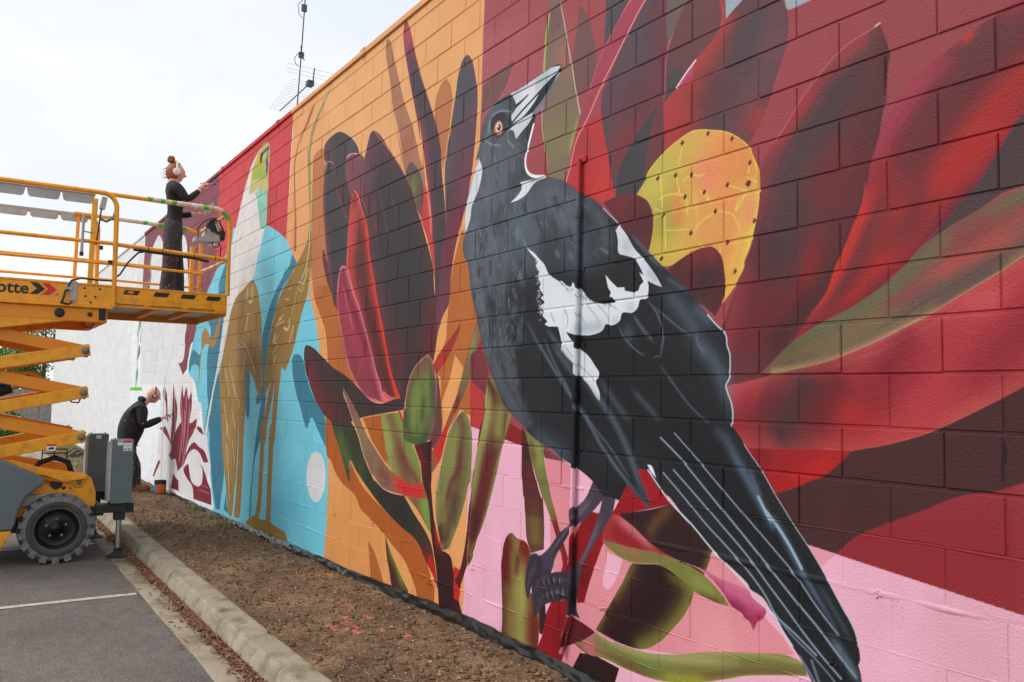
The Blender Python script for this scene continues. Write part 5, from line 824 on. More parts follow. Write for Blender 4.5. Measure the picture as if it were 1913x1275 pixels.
('S',(70,78,88),.063,.063,.286,1,1,((-1.801,.504),(-1.816,.49),(-1.833,.477))),
('S',(112,122,134),.079,.079,.392,1,1,((-2.395,1.112),(-2.4,1.082),(-2.409,1.053))),
('S',(70,78,88),.054,.054,.318,1,1,((-1.919,1.204),(-1.92,1.185),(-1.938,1.17))),
('S',(86,96,108),.097,.097,.594,1,1,((-2.191,.605),(-2.192,.579),(-2.201,.554))),
('S',(70,78,88),.1,.1,.357,1,1,((-2.393,1.096),(-2.406,1.077),(-2.381,1.052))),
('S',(28,30,33),.077,.077,.494,1,1,((-2.146,.497),(-2.153,.478),(-2.136,.459))),
('S',(28,30,33),.054,.054,.269,1,1,((-1.968,.771),(-1.973,.73),(-1.987,.69))),
('S',(86,96,108),.06,.06,.46,1,1,((-2.399,1.253),(-2.417,1.219),(-2.421,1.183))),
('S',(112,122,134),.053,.053,.35,1,1,((-2.313,.505),(-2.306,.475),(-2.311,.447))),
('S',(98,108,120),.077,.077,.481,1,1,((-2.239,.821),(-2.27,.79),(-2.276,.756))),
('S',(112,122,134),.048,.048,.549,1,1,((-2.199,.664),(-2.198,.63),(-2.219,.599))),
('S',(112,122,134),.052,.052,.299,1,1,((-1.911,.715),(-1.91,.698),(-1.93,.685))),
('S',(86,96,108),.078,.078,.302,1,1,((-2.038,.36),(-2.034,.335),(-2.073,.313))),
('S',(70,78,88),.057,.057,.492,1,1,((-2.08,1.084),(-2.089,1.061),(-2.083,1.036))),
('S',(28,30,33),.043,.043,.571,1,1,((-1.816,.22),(-1.822,.199),(-1.836,.178))),
('S',(28,30,33),.088,.088,.487,1,1,((-2.327,.918),(-2.32,.88),(-2.326,.845))),
('S',(86,96,108),.099,.099,.352,1,1,((-2.372,1.113),(-2.363,1.072),(-2.358,1.033))),
('S',(70,78,88),.069,.069,.442,1,1,((-2.156,.719),(-2.173,.704),(-2.175,.687))),
('S',(98,108,120),.079,.079,.43,1,1,((-2.292,.542),(-2.323,.517),(-2.309,.486))),
('S',(112,122,134),.081,.081,.305,1,1,((-2.325,.573),(-2.318,.539),(-2.368,.51))),
('S',(70,78,88),.06,.06,.377,1,1,((-2.044,.436),(-2.075,.411),(-2.041,.382))),
('S',(28,30,33),.088,.088,.445,1,1,((-1.825,.742),(-1.837,.718),(-1.815,.688))),
('S',(112,122,134),.071,.071,.366,1,1,((-2.194,.229),(-2.224,.197),(-2.208,.165))),
('S',(70,78,88),.083,.083,.344,1,1,((-2.258,.97),(-2.272,.949),(-2.282,.926))),
('S',(98,108,120),.09,.09,.312,1,1,((-2.274,.351),(-2.279,.333),(-2.31,.317))),
('S',(86,96,108),.033,.033,.489,1,1,((-1.866,1.13),(-1.893,1.121),(-1.901,1.108))),
('S',(112,118,130),.052,.052,.45,1,1,((-2.178,.012),(-2.194,-.031))),
('S',(90,98,108),.046,.046,.45,1,1,((-2.072,.062),(-2.097,.024))),
('S',(90,98,108),.056,.056,.45,1,1,((-2.181,.157),(-2.178,.113))),
('S',(72,78,86),.066,.066,.45,1,1,((-2.025,-.005),(-2.044,-.046))),
('S',(90,98,108),.056,.056,.45,1,1,((-2.116,.242),(-2.108,.199))),
('S',(90,98,108),.055,.055,.45,1,1,((-2.075,.063),(-2.081,.02))),
('S',(90,98,108),.053,.053,.45,1,1,((-1.956,.236),(-1.955,.204))),
('S',(112,118,130),.047,.047,.45,1,1,((-1.948,.019),(-1.943,-.02))),
('S',(72,78,86),.066,.066,.45,1,1,((-1.896,.061),(-1.884,.005))),
('S',(112,118,130),.048,.048,.45,1,1,((-1.921,.066),(-1.936,.022))),
('S',(90,98,108),.045,.045,.45,1,1,((-1.916,.215),(-1.939,.173))),
('S',(90,98,108),.058,.058,.45,1,1,((-1.903,.087),(-1.9,.035))),
('S',(72,78,86),.055,.055,.45,1,1,((-2.16,.125),(-2.153,.061))),
('S',(112,118,130),.053,.053,.45,1,1,((-2.2,.026),(-2.213,-.002))),
('S',(72,78,86),.046,.046,.45,1,1,((-1.901,.054),(-1.916,.02))),
('S',(72,78,86),.065,.065,.45,1,1,((-1.965,.107),(-1.96,.054))),
('S',(72,78,86),.057,.057,.45,1,1,((-1.866,.005),(-1.862,-.048))),
('S',(112,118,130),.051,.051,.45,1,1,((-1.874,-.006),(-1.878,-.034))),
('S',(90,98,108),.054,.054,.45,1,1,((-1.971,.019),(-1.971,-.028))),
('S',(90,98,108),.06,.06,.45,1,1,((-2.025,.228),(-2.045,.201))),
('S',(72,78,86),.065,.065,.45,1,1,((-1.925,.03),(-1.925,-.018))),
('S',(90,98,108),.049,.049,.45,1,1,((-2.246,.244),(-2.24,.186))),
('S',(90,98,108),.073,.073,.45,1,1,((-2.228,.099),(-2.236,.064))),
('S',(72,78,86),.053,.053,.45,1,1,((-2.172,0),(-2.176,-.047))),
('S',(72,78,86),.062,.062,.45,1,1,((-2.018,.068),(-2.018,.007))),
('S',(72,78,86),.062,.062,.45,1,1,((-2.007,.191),(-2.03,.162))),
('S',(90,98,108),.054,.054,.45,1,1,((-1.946,.242),(-1.956,.189))),
('S',(90,98,108),.073,.073,.45,1,1,((-2.224,.031),(-2.222,-.022))),
('S',(72,78,86),.066,.066,.45,1,1,((-1.923,.068),(-1.943,.025))),
('S',(112,118,130),.058,.058,.45,1,1,((-2.2,.225),(-2.209,.179))),
('S',(106,113,122),.29,.29,.468,1,1,((-1.576,1.154),(-1.401,1.093),(-1.262,.998),(-1.155,.896))),
('S',(106,113,122),.218,.218,.468,1,1,((-1.79,1.098),(-1.513,1.019),(-1.341,.886))),
('S',(106,113,122),.281,.281,.468,1,1,((-1.921,1.094),(-1.984,.956),(-2.119,.843),(-2.223,.722))),
('S',(106,113,122),.113,.113,.425,1,1,((-1.454,.948),(-1.312,.798))),
('S',(106,113,122),.133,.133,.425,1,1,((-1.13,.916),(-1.053,.807),(-1.002,.664))),
('S',(106,113,122),.116,.116,.468,1,1,((-1.692,.972),(-1.598,.85))),
('S',(106,113,122),.125,.125,.425,1,1,((-1.344,1.039),(-1.181,.925))),
('S',(106,113,122),.097,.097,.34,1,1,((-1.753,.919),(-1.688,.819))),
('S',(106,113,122),.152,.152,.383,1,1,((-1.999,.902),(-2.027,.699),(-2.073,.516))),
('S',(44,46,50),.043,.043,.6,1,1,((-1.515,1.072),(-1.455,.974))),
('S',(44,46,50),.05,.05,.6,1,1,((-1.207,.905),(-1.128,.819))),
('S',(44,46,50),.045,.045,.6,1,1,((-1.838,1.088),(-1.804,1.018))),
('S',(44,46,50),.052,.052,.6,1,1,((-1.708,.992),(-1.629,.89),(-1.612,.808))),
('S',(44,46,50),.053,.053,.6,1,1,((-1.368,.857),(-1.325,.766))),
('S',(44,46,50),.035,.035,.6,1,1,((-1.511,.923),(-1.466,.847))),
('S',(104,116,130),.032,.032,.8,1,1,((-1.485,.742),(-1.448,.699))),
('S',(104,116,130),.034,.034,.8,1,1,((-1.351,.711),(-1.322,.666))),
('S',(104,116,130),.021,.021,.8,1,1,((-1.076,.698),(-1.002,.656))),
('D',((122,128,136),(88,94,102),(40,42,45),(140,146,154),(30,32,35)),110,.011,.054,.55,26,(0,-1),((-2.205,1.764),(-1.891,1.771),(-1.768,1.458),(-1.813,1.331),(-1.927,1.282),(-1.873,1.141),(-2.349,1.104),(-2.437,1.392),(-2.367,1.567))),
('D',((122,130,140),(86,94,104),(36,38,41),(136,144,154),(28,30,33)),230,.012,.056,.6,27,(0,-1),((-2.388,1.11),(-1.889,1.126),(-1.847,.842),(-1.854,.497),(-1.845,.225),(-1.891,.113),(-2.203,.159),(-2.32,.343),(-2.447,.649))),
('D',((104,112,122),(74,80,88),(34,36,39)),60,.011,.052,.5,28,(0,-1),((-2.26,.219),(-1.894,.222),(-1.838,-.014),(-1.95,-.122),(-2.054,-.04))),
('D',((116,126,138),(84,92,102),(40,42,46),(56,60,66)),120,.01,.057,.5,29,(.55,-.8),((-1.871,1.094),(-1.546,1.166),(-1.235,1.01),(-.978,.685),(-1.229,.654),(-1.643,.83))),
('D',((58,63,69),(46,50,55),(26,28,30)),110,.007,.062,.4,30,(.6,-.8),((-.93,.616),(-.598,.515),(-.252,.221),(-.182,-.088),(-.696,-.237),(-1.216,-.017),(-1.044,.228))),
('F',(206,212,218),1,(0,5,10),((-1.994,1.82),(-1.876,1.82),(-1.747,1.831),(-1.623,1.842),(-1.533,1.845),(-1.452,1.828),(-1.517,1.784),(-1.651,1.745),(-1.727,1.686),(-1.854,1.629),(-1.967,1.62),(-1.981,1.673),(-1.928,1.71),(-1.941,1.757))),
('S',(150,160,170),.134,.134,.66,1,1,((-1.746,1.783),(-1.562,1.808))),
('S',(226,228,232),.222,.222,.77,1,1,((-1.89,1.733),(-1.698,1.769))),
('F',(208,212,218),1,(0,3,6,7),((-2.021,1.578),(-1.987,1.598),(-1.854,1.619),(-1.733,1.628),(-1.772,1.579),(-1.852,1.544),(-1.925,1.508),(-1.956,1.571),(-1.995,1.586))),
('F',(122,132,144),1,(0,4),((-1.433,1.822),(-1.473,1.784),(-1.53,1.726),(-1.618,1.654),(-1.709,1.594),(-1.733,1.628),(-1.649,1.672),(-1.56,1.735),(-1.487,1.793))),
('S',(90,98,108),.097,.097,.77,1,1,((-1.502,1.78),(-1.619,1.699))),
('S',(200,206,214),.061,.061,.88,1,1,((-1.456,1.818),(-1.495,1.786))),
('S',(34,36,40),.014,.014,1,.4,0,((-1.991,1.617),(-1.888,1.661),(-1.697,1.727),(-1.561,1.776),(-1.456,1.802))),
('S',(44,46,52),.023,.009,1,.4,0,((-1.927,1.722),(-1.865,1.735),(-1.796,1.754))),
('F',(62,68,75),1,(),((-2.23,1.692),(-2.186,1.729),(-2.105,1.731),(-2.033,1.692),(-2.002,1.636),(-2.039,1.602),(-2.069,1.572),(-2.141,1.575),(-2.2,1.62))),
('S',(46,49,54),.19,.19,.99,1,1,((-2.2,1.625),(-2.212,1.687),(-2.131,1.714),(-2.041,1.661))),
('F',(190,108,70),1,(),((-2.126,1.684),(-2.094,1.661),(-2.076,1.622),(-2.091,1.591),(-2.128,1.585),(-2.17,1.602),(-2.19,1.636),(-2.173,1.671))),
('F',(224,200,182),1,(),((-2.124,1.671),(-2.1,1.654),(-2.089,1.626),(-2.099,1.604),(-2.127,1.599),(-2.156,1.615),(-2.168,1.644),(-2.153,1.668))),
('F',(44,48,54),1,(),((-2.129,1.659),(-2.109,1.647),(-2.103,1.628),(-2.117,1.613),(-2.139,1.621),(-2.15,1.643))),
('S',(235,235,235),.012,.012,1,.4,0,((-2.14,1.65),(-2.134,1.643))),
('S',(60,64,70),.013,.013,.8,.5,0,((-2.181,1.59),(-2.126,1.569),(-2.065,1.59),(-2.022,1.598))),
('F',(214,218,222),1,(0,6),((-2.371,1.481),(-2.335,1.424),(-2.338,1.353),(-2.393,1.251),(-2.455,1.179),(-2.472,1.099),(-2.529,1.004),(-2.539,1.047),(-2.533,1.193),(-2.48,1.299),(-2.414,1.431))),
('S',(236,238,240),.02,.02,1,.3,0,((-1.731,1.549),(-1.769,1.467),(-1.796,1.4),(-1.81,1.33),(-1.787,1.27),(-1.723,1.229),(-1.607,1.201))),
('F',(222,226,230),1,(0,2,7),((-1.862,1.22),(-1.762,1.212),(-1.607,1.198),(-1.69,1.187),(-1.737,1.169),(-1.791,1.134),(-1.888,1.112),(-1.975,1.112),(-1.889,1.144),(-1.849,1.178))),
('S',(170,178,188),.05,.05,.66,1,1,((-1.761,1.192),(-1.652,1.197))),
('F',(222,226,230),1,(0,2,3,6,7,8,9,10,11,12,17,18,19,20,21,22,24,25,26,27,28,29,30,31,48,49,50,51,52,53,54,55,56,57,58,59,60,61,62),((-1.839,.878),(-1.782,.801),(-1.71,.76),(-1.639,.706),(-1.593,.67),(-1.547,.608),(-1.474,.569),(-1.438,.553),(-1.428,.56),(-1.374,.525),(-1.333,.513),(-1.32,.54),(-1.292,.513),(-1.252,.501),(-1.173,.436),(-1.109,.407),(-1.046,.393),(-.95,.393),(-.962,.417),(-.992,.428),(-.981,.45),(-1.005,.476),(-1.027,.548),(-.994,.518),(-.928,.468),(-.875,.467),(-.869,.447),(-.801,.432),(-.768,.438),(-.757,.463),(-.73,.479),(-.763,.531),(-.714,.499),(-.694,.46),(-.696,.416),(-.708,.393),(-.754,.39),(-.772,.352),(-.811,.329),(-.891,.333),(-.911,.294),(-.972,.274),(-1.023,.283),(-1.05,.252),(-1.131,.233),(-1.247,.237),(-1.369,.26),(-1.453,.294),(-1.54,.301),(-1.585,.317),(-1.555,.332),(-1.608,.37),(-1.594,.387),(-1.625,.433),(-1.588,.447),(-1.626,.476),(-1.601,.492),(-1.643,.539),(-1.628,.564),(-1.66,.603),(-1.645,.636),(-1.685,.676),(-1.662,.7),(-1.749,.765),(-1.807,.827))),
('D',((226,229,233),(206,211,217)),46,.007,.028,.9,31,(-1,-.4),((-1.686,.73),(-1.624,.704),(-1.585,.334),(-1.63,.337))),
('D',((40,42,45),(60,64,70)),40,.006,.022,.8,32,(.5,-1),((-1.474,.574),(-1.306,.506),(-1.096,.405),(-.95,.393),(-.974,.376),(-1.172,.42),(-1.388,.514))),
('S',(150,160,174),.013,.013,.7,1,1,((-1.527,.382),(-1.482,.319))),
('S',(150,160,174),.013,.013,.7,1,1,((-1.4,.406),(-1.357,.336),(-1.369,.278))),
('S',(150,160,174),.011,.011,.7,1,1,((-1.304,.406),(-1.223,.327),(-1.183,.268))),
('S',(150,160,174),.01,.01,.7,1,1,((-1.198,.406),(-1.12,.344),(-1.069,.285))),
('S',(150,160,174),.01,.01,.7,1,1,((-1.096,.394),(-1.021,.336),(-.996,.296))),
('S',(150,160,174),.009,.009,.7,1,1,((-.998,.389),(-.926,.353))),
('S',(176,188,200),.082,.082,.88,1,1,((-1.301,.266),(-1.069,.277),(-1.02,.29))),
('S',(186,190,198),.076,.076,.66,1,1,((-.857,.363),(-.8,.347))),
('S',(182,192,206),.066,.066,.66,1,1,((-.972,.286),(-.919,.306))),
('F',(218,222,226),1,(0,9,19),((-1.451,.294),(-1.421,.223),(-1.408,.143),(-1.42,.176),(-1.38,.133),(-1.297,.077),(-1.263,.028),(-1.164,-.037),(-1.1,-.1),(-1.065,-.124),(-1.067,-.08),(-1.099,-.018),(-1.075,.021),(-1.116,.069),(-1.167,.118),(-1.259,.17),(-1.313,.205),(-1.272,.167),(-1.327,.218),(-1.383,.271))),
('S',(150,156,164),.009,.009,.6,.7,1,((-1.381,.183),(-1.271,.089),(-1.165,.022),(-1.114,-.018))),
('F',(214,219,225),1,(0,2,3,8),((-1.024,.85),(-.98,.811),(-.95,.786),(-.932,.811),(-.861,.737),(-.804,.66),(-.726,.59),(-.639,.498),(-.595,.438),(-.66,.462),(-.714,.492),(-.758,.556),(-.803,.606),(-.871,.63),(-.924,.652),(-.931,.725),(-.949,.774))),
('S',(180,184,196),.09,.09,.66,1,1,((-.884,.702),(-.826,.641))),
('S',(170,178,190),.056,.056,.66,1,1,((-.704,.542),(-.629,.468))),
('S',(40,42,45),.021,.021,.9,.4,0,((-.932,.807),(-.95,.786),(-1.004,.838))),
('S',(112,128,146),.011,.011,.648,1,0,((-.691,.375),(-.638,.323),(-.601,.256),(-.59,.183),(-.6,.137),(-.61,.101))),
('S',(112,128,146),.007,.007,.504,1,0,((-.615,.102),(-.657,.099))),
('S',(112,128,146),.022,.022,.432,1,0,((-.8,.313),(-.744,.25),(-.663,.179))),
('S',(112,128,146),.01,.01,.576,1,0,((-.919,.264),(-.866,.196),(-.765,.125),(-.721,.108))),
('S',(112,128,146),.013,.013,.432,1,0,((-.638,.338),(-.495,.242),(-.399,.188))),
('S',(112,128,146),.024,.024,.54,1,0,((-1.761,.337),(-1.689,.253),(-1.611,.171),(-1.626,.193),(-1.491,.06),(-1.376,-.049),(-1.279,-.138),(-1.161,-.239),(-1.034,-.373),(-.846,-.524),(-.692,-.624))),
('S',(112,128,146),.035,.035,.36,1,0,((-1.554,.28),(-1.466,.208),(-1.38,.142),(-1.297,.065))),
('S',(112,128,146),.02,.02,.432,1,0,((-1.582,.226),(-1.462,.068),(-1.307,-.098))),
('S',(112,128,146),.016,.016,.396,1,0,((-1.24,-.146),(-1.123,-.254),(-.963,-.377),(-.824,-.508))),
('S',(112,128,146),.045,.045,.396,1,0,((-1.216,-.001),(-1.063,-.119),(-.918,-.261),(-.825,-.39),(-.747,-.53),(-.693,-.617))),
('S',(112,128,146),.047,.047,.252,1,0,((-1.052,-.026),(-.919,-.148),(-.838,-.213))),
('S',(112,128,146),.037,.037,.252,1,0,((-.807,-.064),(-.613,-.206))),
('S',(112,128,146),.013,.013,.36,1,0,((-.605,.051),(-.494,-.056),(-.397,-.144),(-.287,-.215))),
('S',(112,128,146),.092,.092,.36,1,0,((-.38,.17),(-.27,.078),(-.199,-.029),(-.157,-.139))),
('S',(112,128,146),.098,.098,.302,1,0,((-.577,.419),(-.447,.302),(-.343,.172))),
('S',(112,128,146),.064,.064,.324,1,0,((-.38,.331),(-.27,.235))),
('S',(112,128,146),.028,.028,.288,1,0,((-.567,.483),(-.419,.397))),
('S',(112,128,146),.017,.017,.432,1,0,((-.37,.2),(-.361,.159),(-.315,.106))),
('S',(112,128,146),.115,.115,.288,1,0,((-1.689,-.31),(-1.48,-.401),(-1.313,-.463))),
('S',(112,128,146),.08,.08,.252,1,0,((-.867,.257),(-.81,.194))),
('S',(112,128,146),.041,.041,.36,1,0,((-1.494,.187),(-1.379,.091),(-1.296,.016))),
('S',(112,128,146),.023,.023,.36,1,0,((-.598,.53),(-.661,.581),(-.816,.723))),
('S',(196,206,214),.008,.008,.9,.4,0,((-.297,.281),(-.243,.231),(-.198,.196),(-.184,.174),(-.181,.137),(-.165,.101),(-.164,.023),(-.172,-.015),(-.189,-.042),(-.178,-.075),(-.157,-.12),(-.148,-.171),(-.155,-.218))),
('S',(190,200,208),.008,.008,.7,.4,0,((-1.054,.911),(-.98,.85),(-.932,.811))),
('S',(142,156,172),.01,.01,.81,.6,0,((-.58,-.461),(-.443,-.561),(-.304,-.668),(-.199,-.736),(-.056,-.837),(.032,-.917),(.085,-.984),(.172,-1.033),(.228,-1.065),(.275,-1.093))),
('S',(142,156,172),.01,.01,.81,.6,0,((-.511,-.441),(-.396,-.523),(-.216,-.656),(-.056,-.776),(.033,-.857),(.144,-.953),(.228,-1.031),(.308,-1.095),(.386,-1.151))),
('S',(142,156,172),.011,.011,.81,.6,0,((-.602,-.294),(-.463,-.386),(-.304,-.513),(-.148,-.637),(-.085,-.687),(.071,-.814),(.18,-.904),(.283,-.984),(.361,-1.054),(.449,-1.128))),
('S',(142,156,172),.009,.009,.765,.6,0,((-.507,-.268),(-.368,-.373),(-.174,-.526),(-.061,-.614),(.071,-.717),(.187,-.81),(.27,-.897),(.349,-.969),(.375,-.99))),
('S',(142,156,172),.008,.008,.54,.6,0,((.077,-.979),(.165,-1.047),(.268,-1.106),(.321,-1.142),(.36,-1.172))),
('S',(142,156,172),.011,.011,.54,.6,0,((.199,-1.118),(.241,-1.164),(.268,-1.198))),
('S',(142,156,172),.013,.013,.45,.6,0,((.255,-1.121),(.288,-1.193))),
('S',(92,112,132),.056,.022,.7,1,0,((-.234,-.249),(-.191,-.276),(-.119,-.374),(-.084,-.417),(-.005,-.521),(.071,-.621),(.072,-.598),(.181,-.742),(.25,-.833),(.323,-.919),(.375,-.987))),
('S',(170,190,206),.014,.014,.8,.6,0,((-.005,-.512),(.056,-.605),(.034,-.567),(.145,-.683),(.209,-.772))),
('S',(120,140,160),.04,.04,.5,1,0,((.349,-1.013),(.399,-1.066),(.461,-1.14))),
('S',(84,98,112),.025,.025,.4,1,0,((.284,-.815),(.362,-.91),(.425,-.994))),
('S',(110,124,136),.029,.029,.4,1,0,((-.052,-.402),(.003,-.508))),
('S',(196,204,210),.005,.005,.7,.4,0,((-.084,-.297),(-.036,-.351),(.03,-.422),(.079,-.488),(.146,-.569),(.188,-.623),(.237,-.675),(.298,-.75),(.35,-.824),(.401,-.896),(.427,-.929),(.45,-.972),(.461,-1.017))),
('S',(206,212,218),.009,.009,.9,.4,0,((-.689,-.456),(-.6,-.537),(-.529,-.598),(-.395,-.68),(-.268,-.773),(-.056,-.905),(-.037,-.932),(.07,-.981),(.114,-1.036),(.164,-1.087))),
('F',(222,226,230),1,(0,2,3),((-.694,-.43),(-.663,-.433),(-.629,-.491),(-.668,-.465)))]
PAINT_K = 0.98
def srgb2lin(c):
    c=np.asarray(c,float)/255.; return np.where(c<=.04045,c/12.92,((c+.055)/1.055)**2.4)
def smooth_curve(P,corners,closed=True,n=6):
    P=np.asarray(P,float);N=len(P)
    if N<3: return P
    out=[];cs=set(corners)
    for i in range(N if closed else N-1):
        p1=P[i];p2=P[(i+1)%N]
        p0=P[(i-1)%N] if (closed or i>0) else p1
        p3=P[(i+2)%N] if (closed or i<N-2) else p2
        if i in cs: p0=p1
        if (i+1)%N in cs: p3=p2
        d1=np.linalg.norm(p1-p0)**.5+1e-6; d2=np.linalg.norm(p2-p1)**.5+1e-6; d3=np.linalg.norm(p3-p2)**.5+1e-6
        # centripetal hermite tangents
        m1=(p2-p1)/d2 if d1<1e-5 else (p1-p0)/d1-(p2-p0)/(d1+d2)+(p2-p1)/d2
        m2=(p2-p1)/d2 if d3<1e-5 else (p2-p1)/d2-(p3-p1)/(d2+d3)+(p3-p2)/d3
        m1=m1*d2;m2=m2*d2
        t=np.arange(n)/n
        h=np.stack([2*t**3-3*t**2+1,t**3-2*t**2+t,-2*t**3+3*t**2,t**3-t**2],1)
        out.append(h@np.stack([p1,m1,p2,m2]))
    out=np.concatenate(out)
    if not closed: out=np.vstack([out,P[-1]])
    return out
class Mural:
    def __init__(s,x0,x1,z0,z1,ppm):
        s.x0,s.z0,s.ppm=x0,z0,ppm
        s.w=int((x1-x0)*ppm);s.h=int((z1-z0)*ppm)
        s.img=np.zeros((s.h,s.w,3),np.float32)+srgb2lin((241,244,249)).astype(np.float32)
        s.mask=None;s.box=None
    def px(s,P):
        P=np.asarray(P,float); return np.stack([(P[:,0]-s.x0)*s.ppm,(P[:,1]-s.z0)*s.ppm],1)
    def fill(s,col,P):
        Q=s.px(P)
        a0=max(0,int(Q[:,0].min())-1);a1=min(s.w,int(Q[:,0].max())+3)
        b0=max(0,int(Q[:,1].min())-1);b1=min(s.h,int(Q[:,1].max())+3)
        s.mask=None
        if a1<=a0 or b1<=b0: s.box=None;return
        H=b1-b0;W=a1-a0;cov=np.zeros((H,W+2),np.float32)
        A=Q;Bq=np.roll(Q,-1,0)
        for sub in (.25,.75):
            y=np.arange(b0,b1)[:,None]+sub
            up=(A[None,:,1]<=y)&(Bq[None,:,1]>y);dn=(A[None,:,1]>y)&(Bq[None,:,1]<=y)
            r,e=np.nonzero(up|dn)
            if not len(r): continue
            yy=y[r,0];x=A[e,0]+(yy-A[e,1])/(Bq[e,1]-A[e,1])*(Bq[e,0]-A[e,0])-a0
            o=np.lexsort((x,r));r=r[o];x=np.clip(x[o],0,W)
            first=np.r_[True,r[1:]!=r[:-1]];idx=np.arange(len(r));start=np.maximum.accumulate(np.where(first,idx,0))
            sg=np.where((idx-start)%2==0,.5,-.5)
            xi=np.minimum(x.astype(int),W);fr=x-xi
            np.add.at(cov,(r,xi),sg*(1-fr));np.add.at(cov,(r,np.minimum(xi+1,W+1)),sg*fr)
        m=np.clip(np.cumsum(cov,1)[:,:W],0,1)
        s.mask=m;s.box=(a0,a1,b0,b1)
        v=s.img[b0:b1,a0:a1]; v+=m[...,None]*(srgb2lin(col).astype(np.float32)-v)
    def stroke(s,col,w1,w2,a,soft,clip,P):
        Q=s.px(P);r1=max(w1*s.ppm*.5,.6);r2=max(w2*s.ppm*.5,.35)
        R=max(r1,r2)*(2.0 if soft>=1 else 1+soft)+2
        if clip and s.box is None: return
        lim=s.box if clip else (0,s.w,0,s.h)
        a0=max(lim[0],int(Q[:,0].min()-R));a1=min(lim[1],int(Q[:,0].max()+R)+2)
        b0=max(lim[2],int(Q[:,1].min()-R));b1=min(lim[3],int(Q[:,1].max()+R)+2)
        if a1<=a0 or b1<=b0: return
        best=np.full((b1-b0,a1-a0),1e9,np.float32);tg=np.zeros_like(best) if soft>=1 else None
        L=np.r_[0,np.cumsum(np.linalg.norm(np.diff(Q,axis=0),axis=1))];T=max(L[-1],1e-6)
        for i in range(len(Q)-1):
            p,q=Q[i],Q[i+1]
            c0=max(a0,int(min(p[0],q[0])-R));c1=min(a1,int(max(p[0],q[0])+R)+2)
            d0=max(b0,int(min(p[1],q[1])-R));d1=min(b1,int(max(p[1],q[1])+R)+2)
            if c1<=c0 or d1<=d0: continue
            x=np.arange(c0,c1,dtype=np.float32)[None]+.5;y=np.arange(d0,d1,dtype=np.float32)[:,None]+.5
            d=q-p;dd=d@d+1e-9
            t=np.clip(((x-p[0])*d[0]+(y-p[1])*d[1])/dd,0,1)
            D=np.sqrt((x-p[0]-t*d[0])**2+(y-p[1]-t*d[1])**2)
            rad=r1+(r2-r1)*(L[i]+t*(L[i+1]-L[i]))/T
            v=best[d0-b0:d1-b0,c0-a0:c1-a0]
            if soft>=1:
                k=D/rad<v;tg[d0-b0:d1-b0,c0-a0:c1-a0][k]=((L[i]+t*(L[i+1]-L[i]))/T)[k]
            np.minimum(v,D/rad,out=v)
        if soft>=1: m=np.exp(-(best*best)*1.1)*(np.clip(np.minimum(tg,1-tg)*3.5+.35,0,1) if soft<2 else 1)
        else:
            e=max(soft,.8/max(r1,1.)); m=np.clip((1+e*.5-best)/e,0,1); m=m*m*(3-2*m)
        m=m*a
        if clip: m=m*s.mask[b0-s.box[2]:b1-s.box[2],a0-s.box[0]:a1-s.box[0]]
        v=s.img[b0:b1,a0:a1]; v+=m[...,None]*(srgb2lin(col).astype(np.float32)-v)
    def grad(s,cols,A,Bp,n,w,a,seed):
        # painted gradient between two guide lines: broad soft coats first, then thin brush streaks
        if s.box is None: return
        rng=np.random.RandomState(seed);K=9
        def res(P):
            P=smooth_curve(P,[],False,5);L=np.r_[0,np.cumsum(np.linalg.norm(np.diff(P,axis=0),axis=1))]
            u=np.linspace(0,L[-1],K);return np.stack([np.interp(u,L,P[:,0]),np.interp(u,L,P[:,1])],1)
        A=res(A);Bp=res(Bp);C=np.asarray(cols,float);gap=np.linalg.norm(A-Bp,axis=1).mean();nb=max(7,2*len(cols))
        def col(t,j):
            x=np.clip(t,0,1)*(len(C)-1);i=min(int(x),len(C)-2);return np.clip(C[i]+(C[i+1]-C[i])*(x-i)+j,0,255)
        for t in np.linspace(0,1,nb):
            P=A*(1-t)+Bp*t;d=gap/nb*2.4;s.stroke(col(t,0),d,d,.9,2.,1,P)
        for k in range(n):
            t=rng.rand();i0=rng.randint(0,3);i1=K-rng.randint(0,4);P=(A*(1-t)+Bp*t)[i0:i1]
            s.stroke(col(t+rng.randn()*.07,rng.randn()*7),w*rng.uniform(.5,1.5),w*.4,a*rng.uniform(.4,1),1.,1,P)
    def dabs(s,cols,n,w,ln,a,seed,dirv,P):
        # short feathery brush marks scattered inside an outline
        rng=np.random.RandomState(seed);P=np.asarray(P,float);lo,hi=P.min(0),P.max(0);A=P;Bq=np.roll(P,-1,0);k=0;d0=np.asarray(dirv,float);d0=d0/np.linalg.norm(d0)
        while k<n:
            q=lo+(hi-lo)*rng.rand(2)
            c=(A[:,1]>q[1])!=(Bq[:,1]>q[1]);xi=A[:,0]+(q[1]-A[:,1])/(Bq[:,1]-A[:,1]+1e-12)*(Bq[:,0]-A[:,0])
            if np.sum(c&(xi>q[0]))%2==0: continue
            k+=1;t=rng.randn()*.35;d=np.array([d0[0]*np.cos(t)-d0[1]*np.sin(t),d0[0]*np.sin(t)+d0[1]*np.cos(t)])*ln*rng.uniform(.5,1.4);b=np.array([-d[1],d[0]])*rng.randn()*.12
            s.stroke(cols[rng.randint(len(cols))],w*rng.uniform(.6,1.4),w*.3,a*rng.uniform(.4,1),.9,0,[q,q+d*.5+b,q+d])
    def run(s,OPS):
        for o in OPS:
            if o[0]=='F': s.fill(o[1],smooth_curve(o[4],o[3]) if o[2] else np.asarray(o[4]))
            elif o[0]=='D': s.dabs(o[1],o[2],o[3],o[4],o[5],o[6],o[7],o[8])
            elif o[0]=='G': s.grad(o[1],o[6],o[7],o[2],o[3],o[4],o[5])
            else: s.stroke(o[1],o[2],o[3],o[4],o[5],o[6],smooth_curve(o[7],[],False,4))

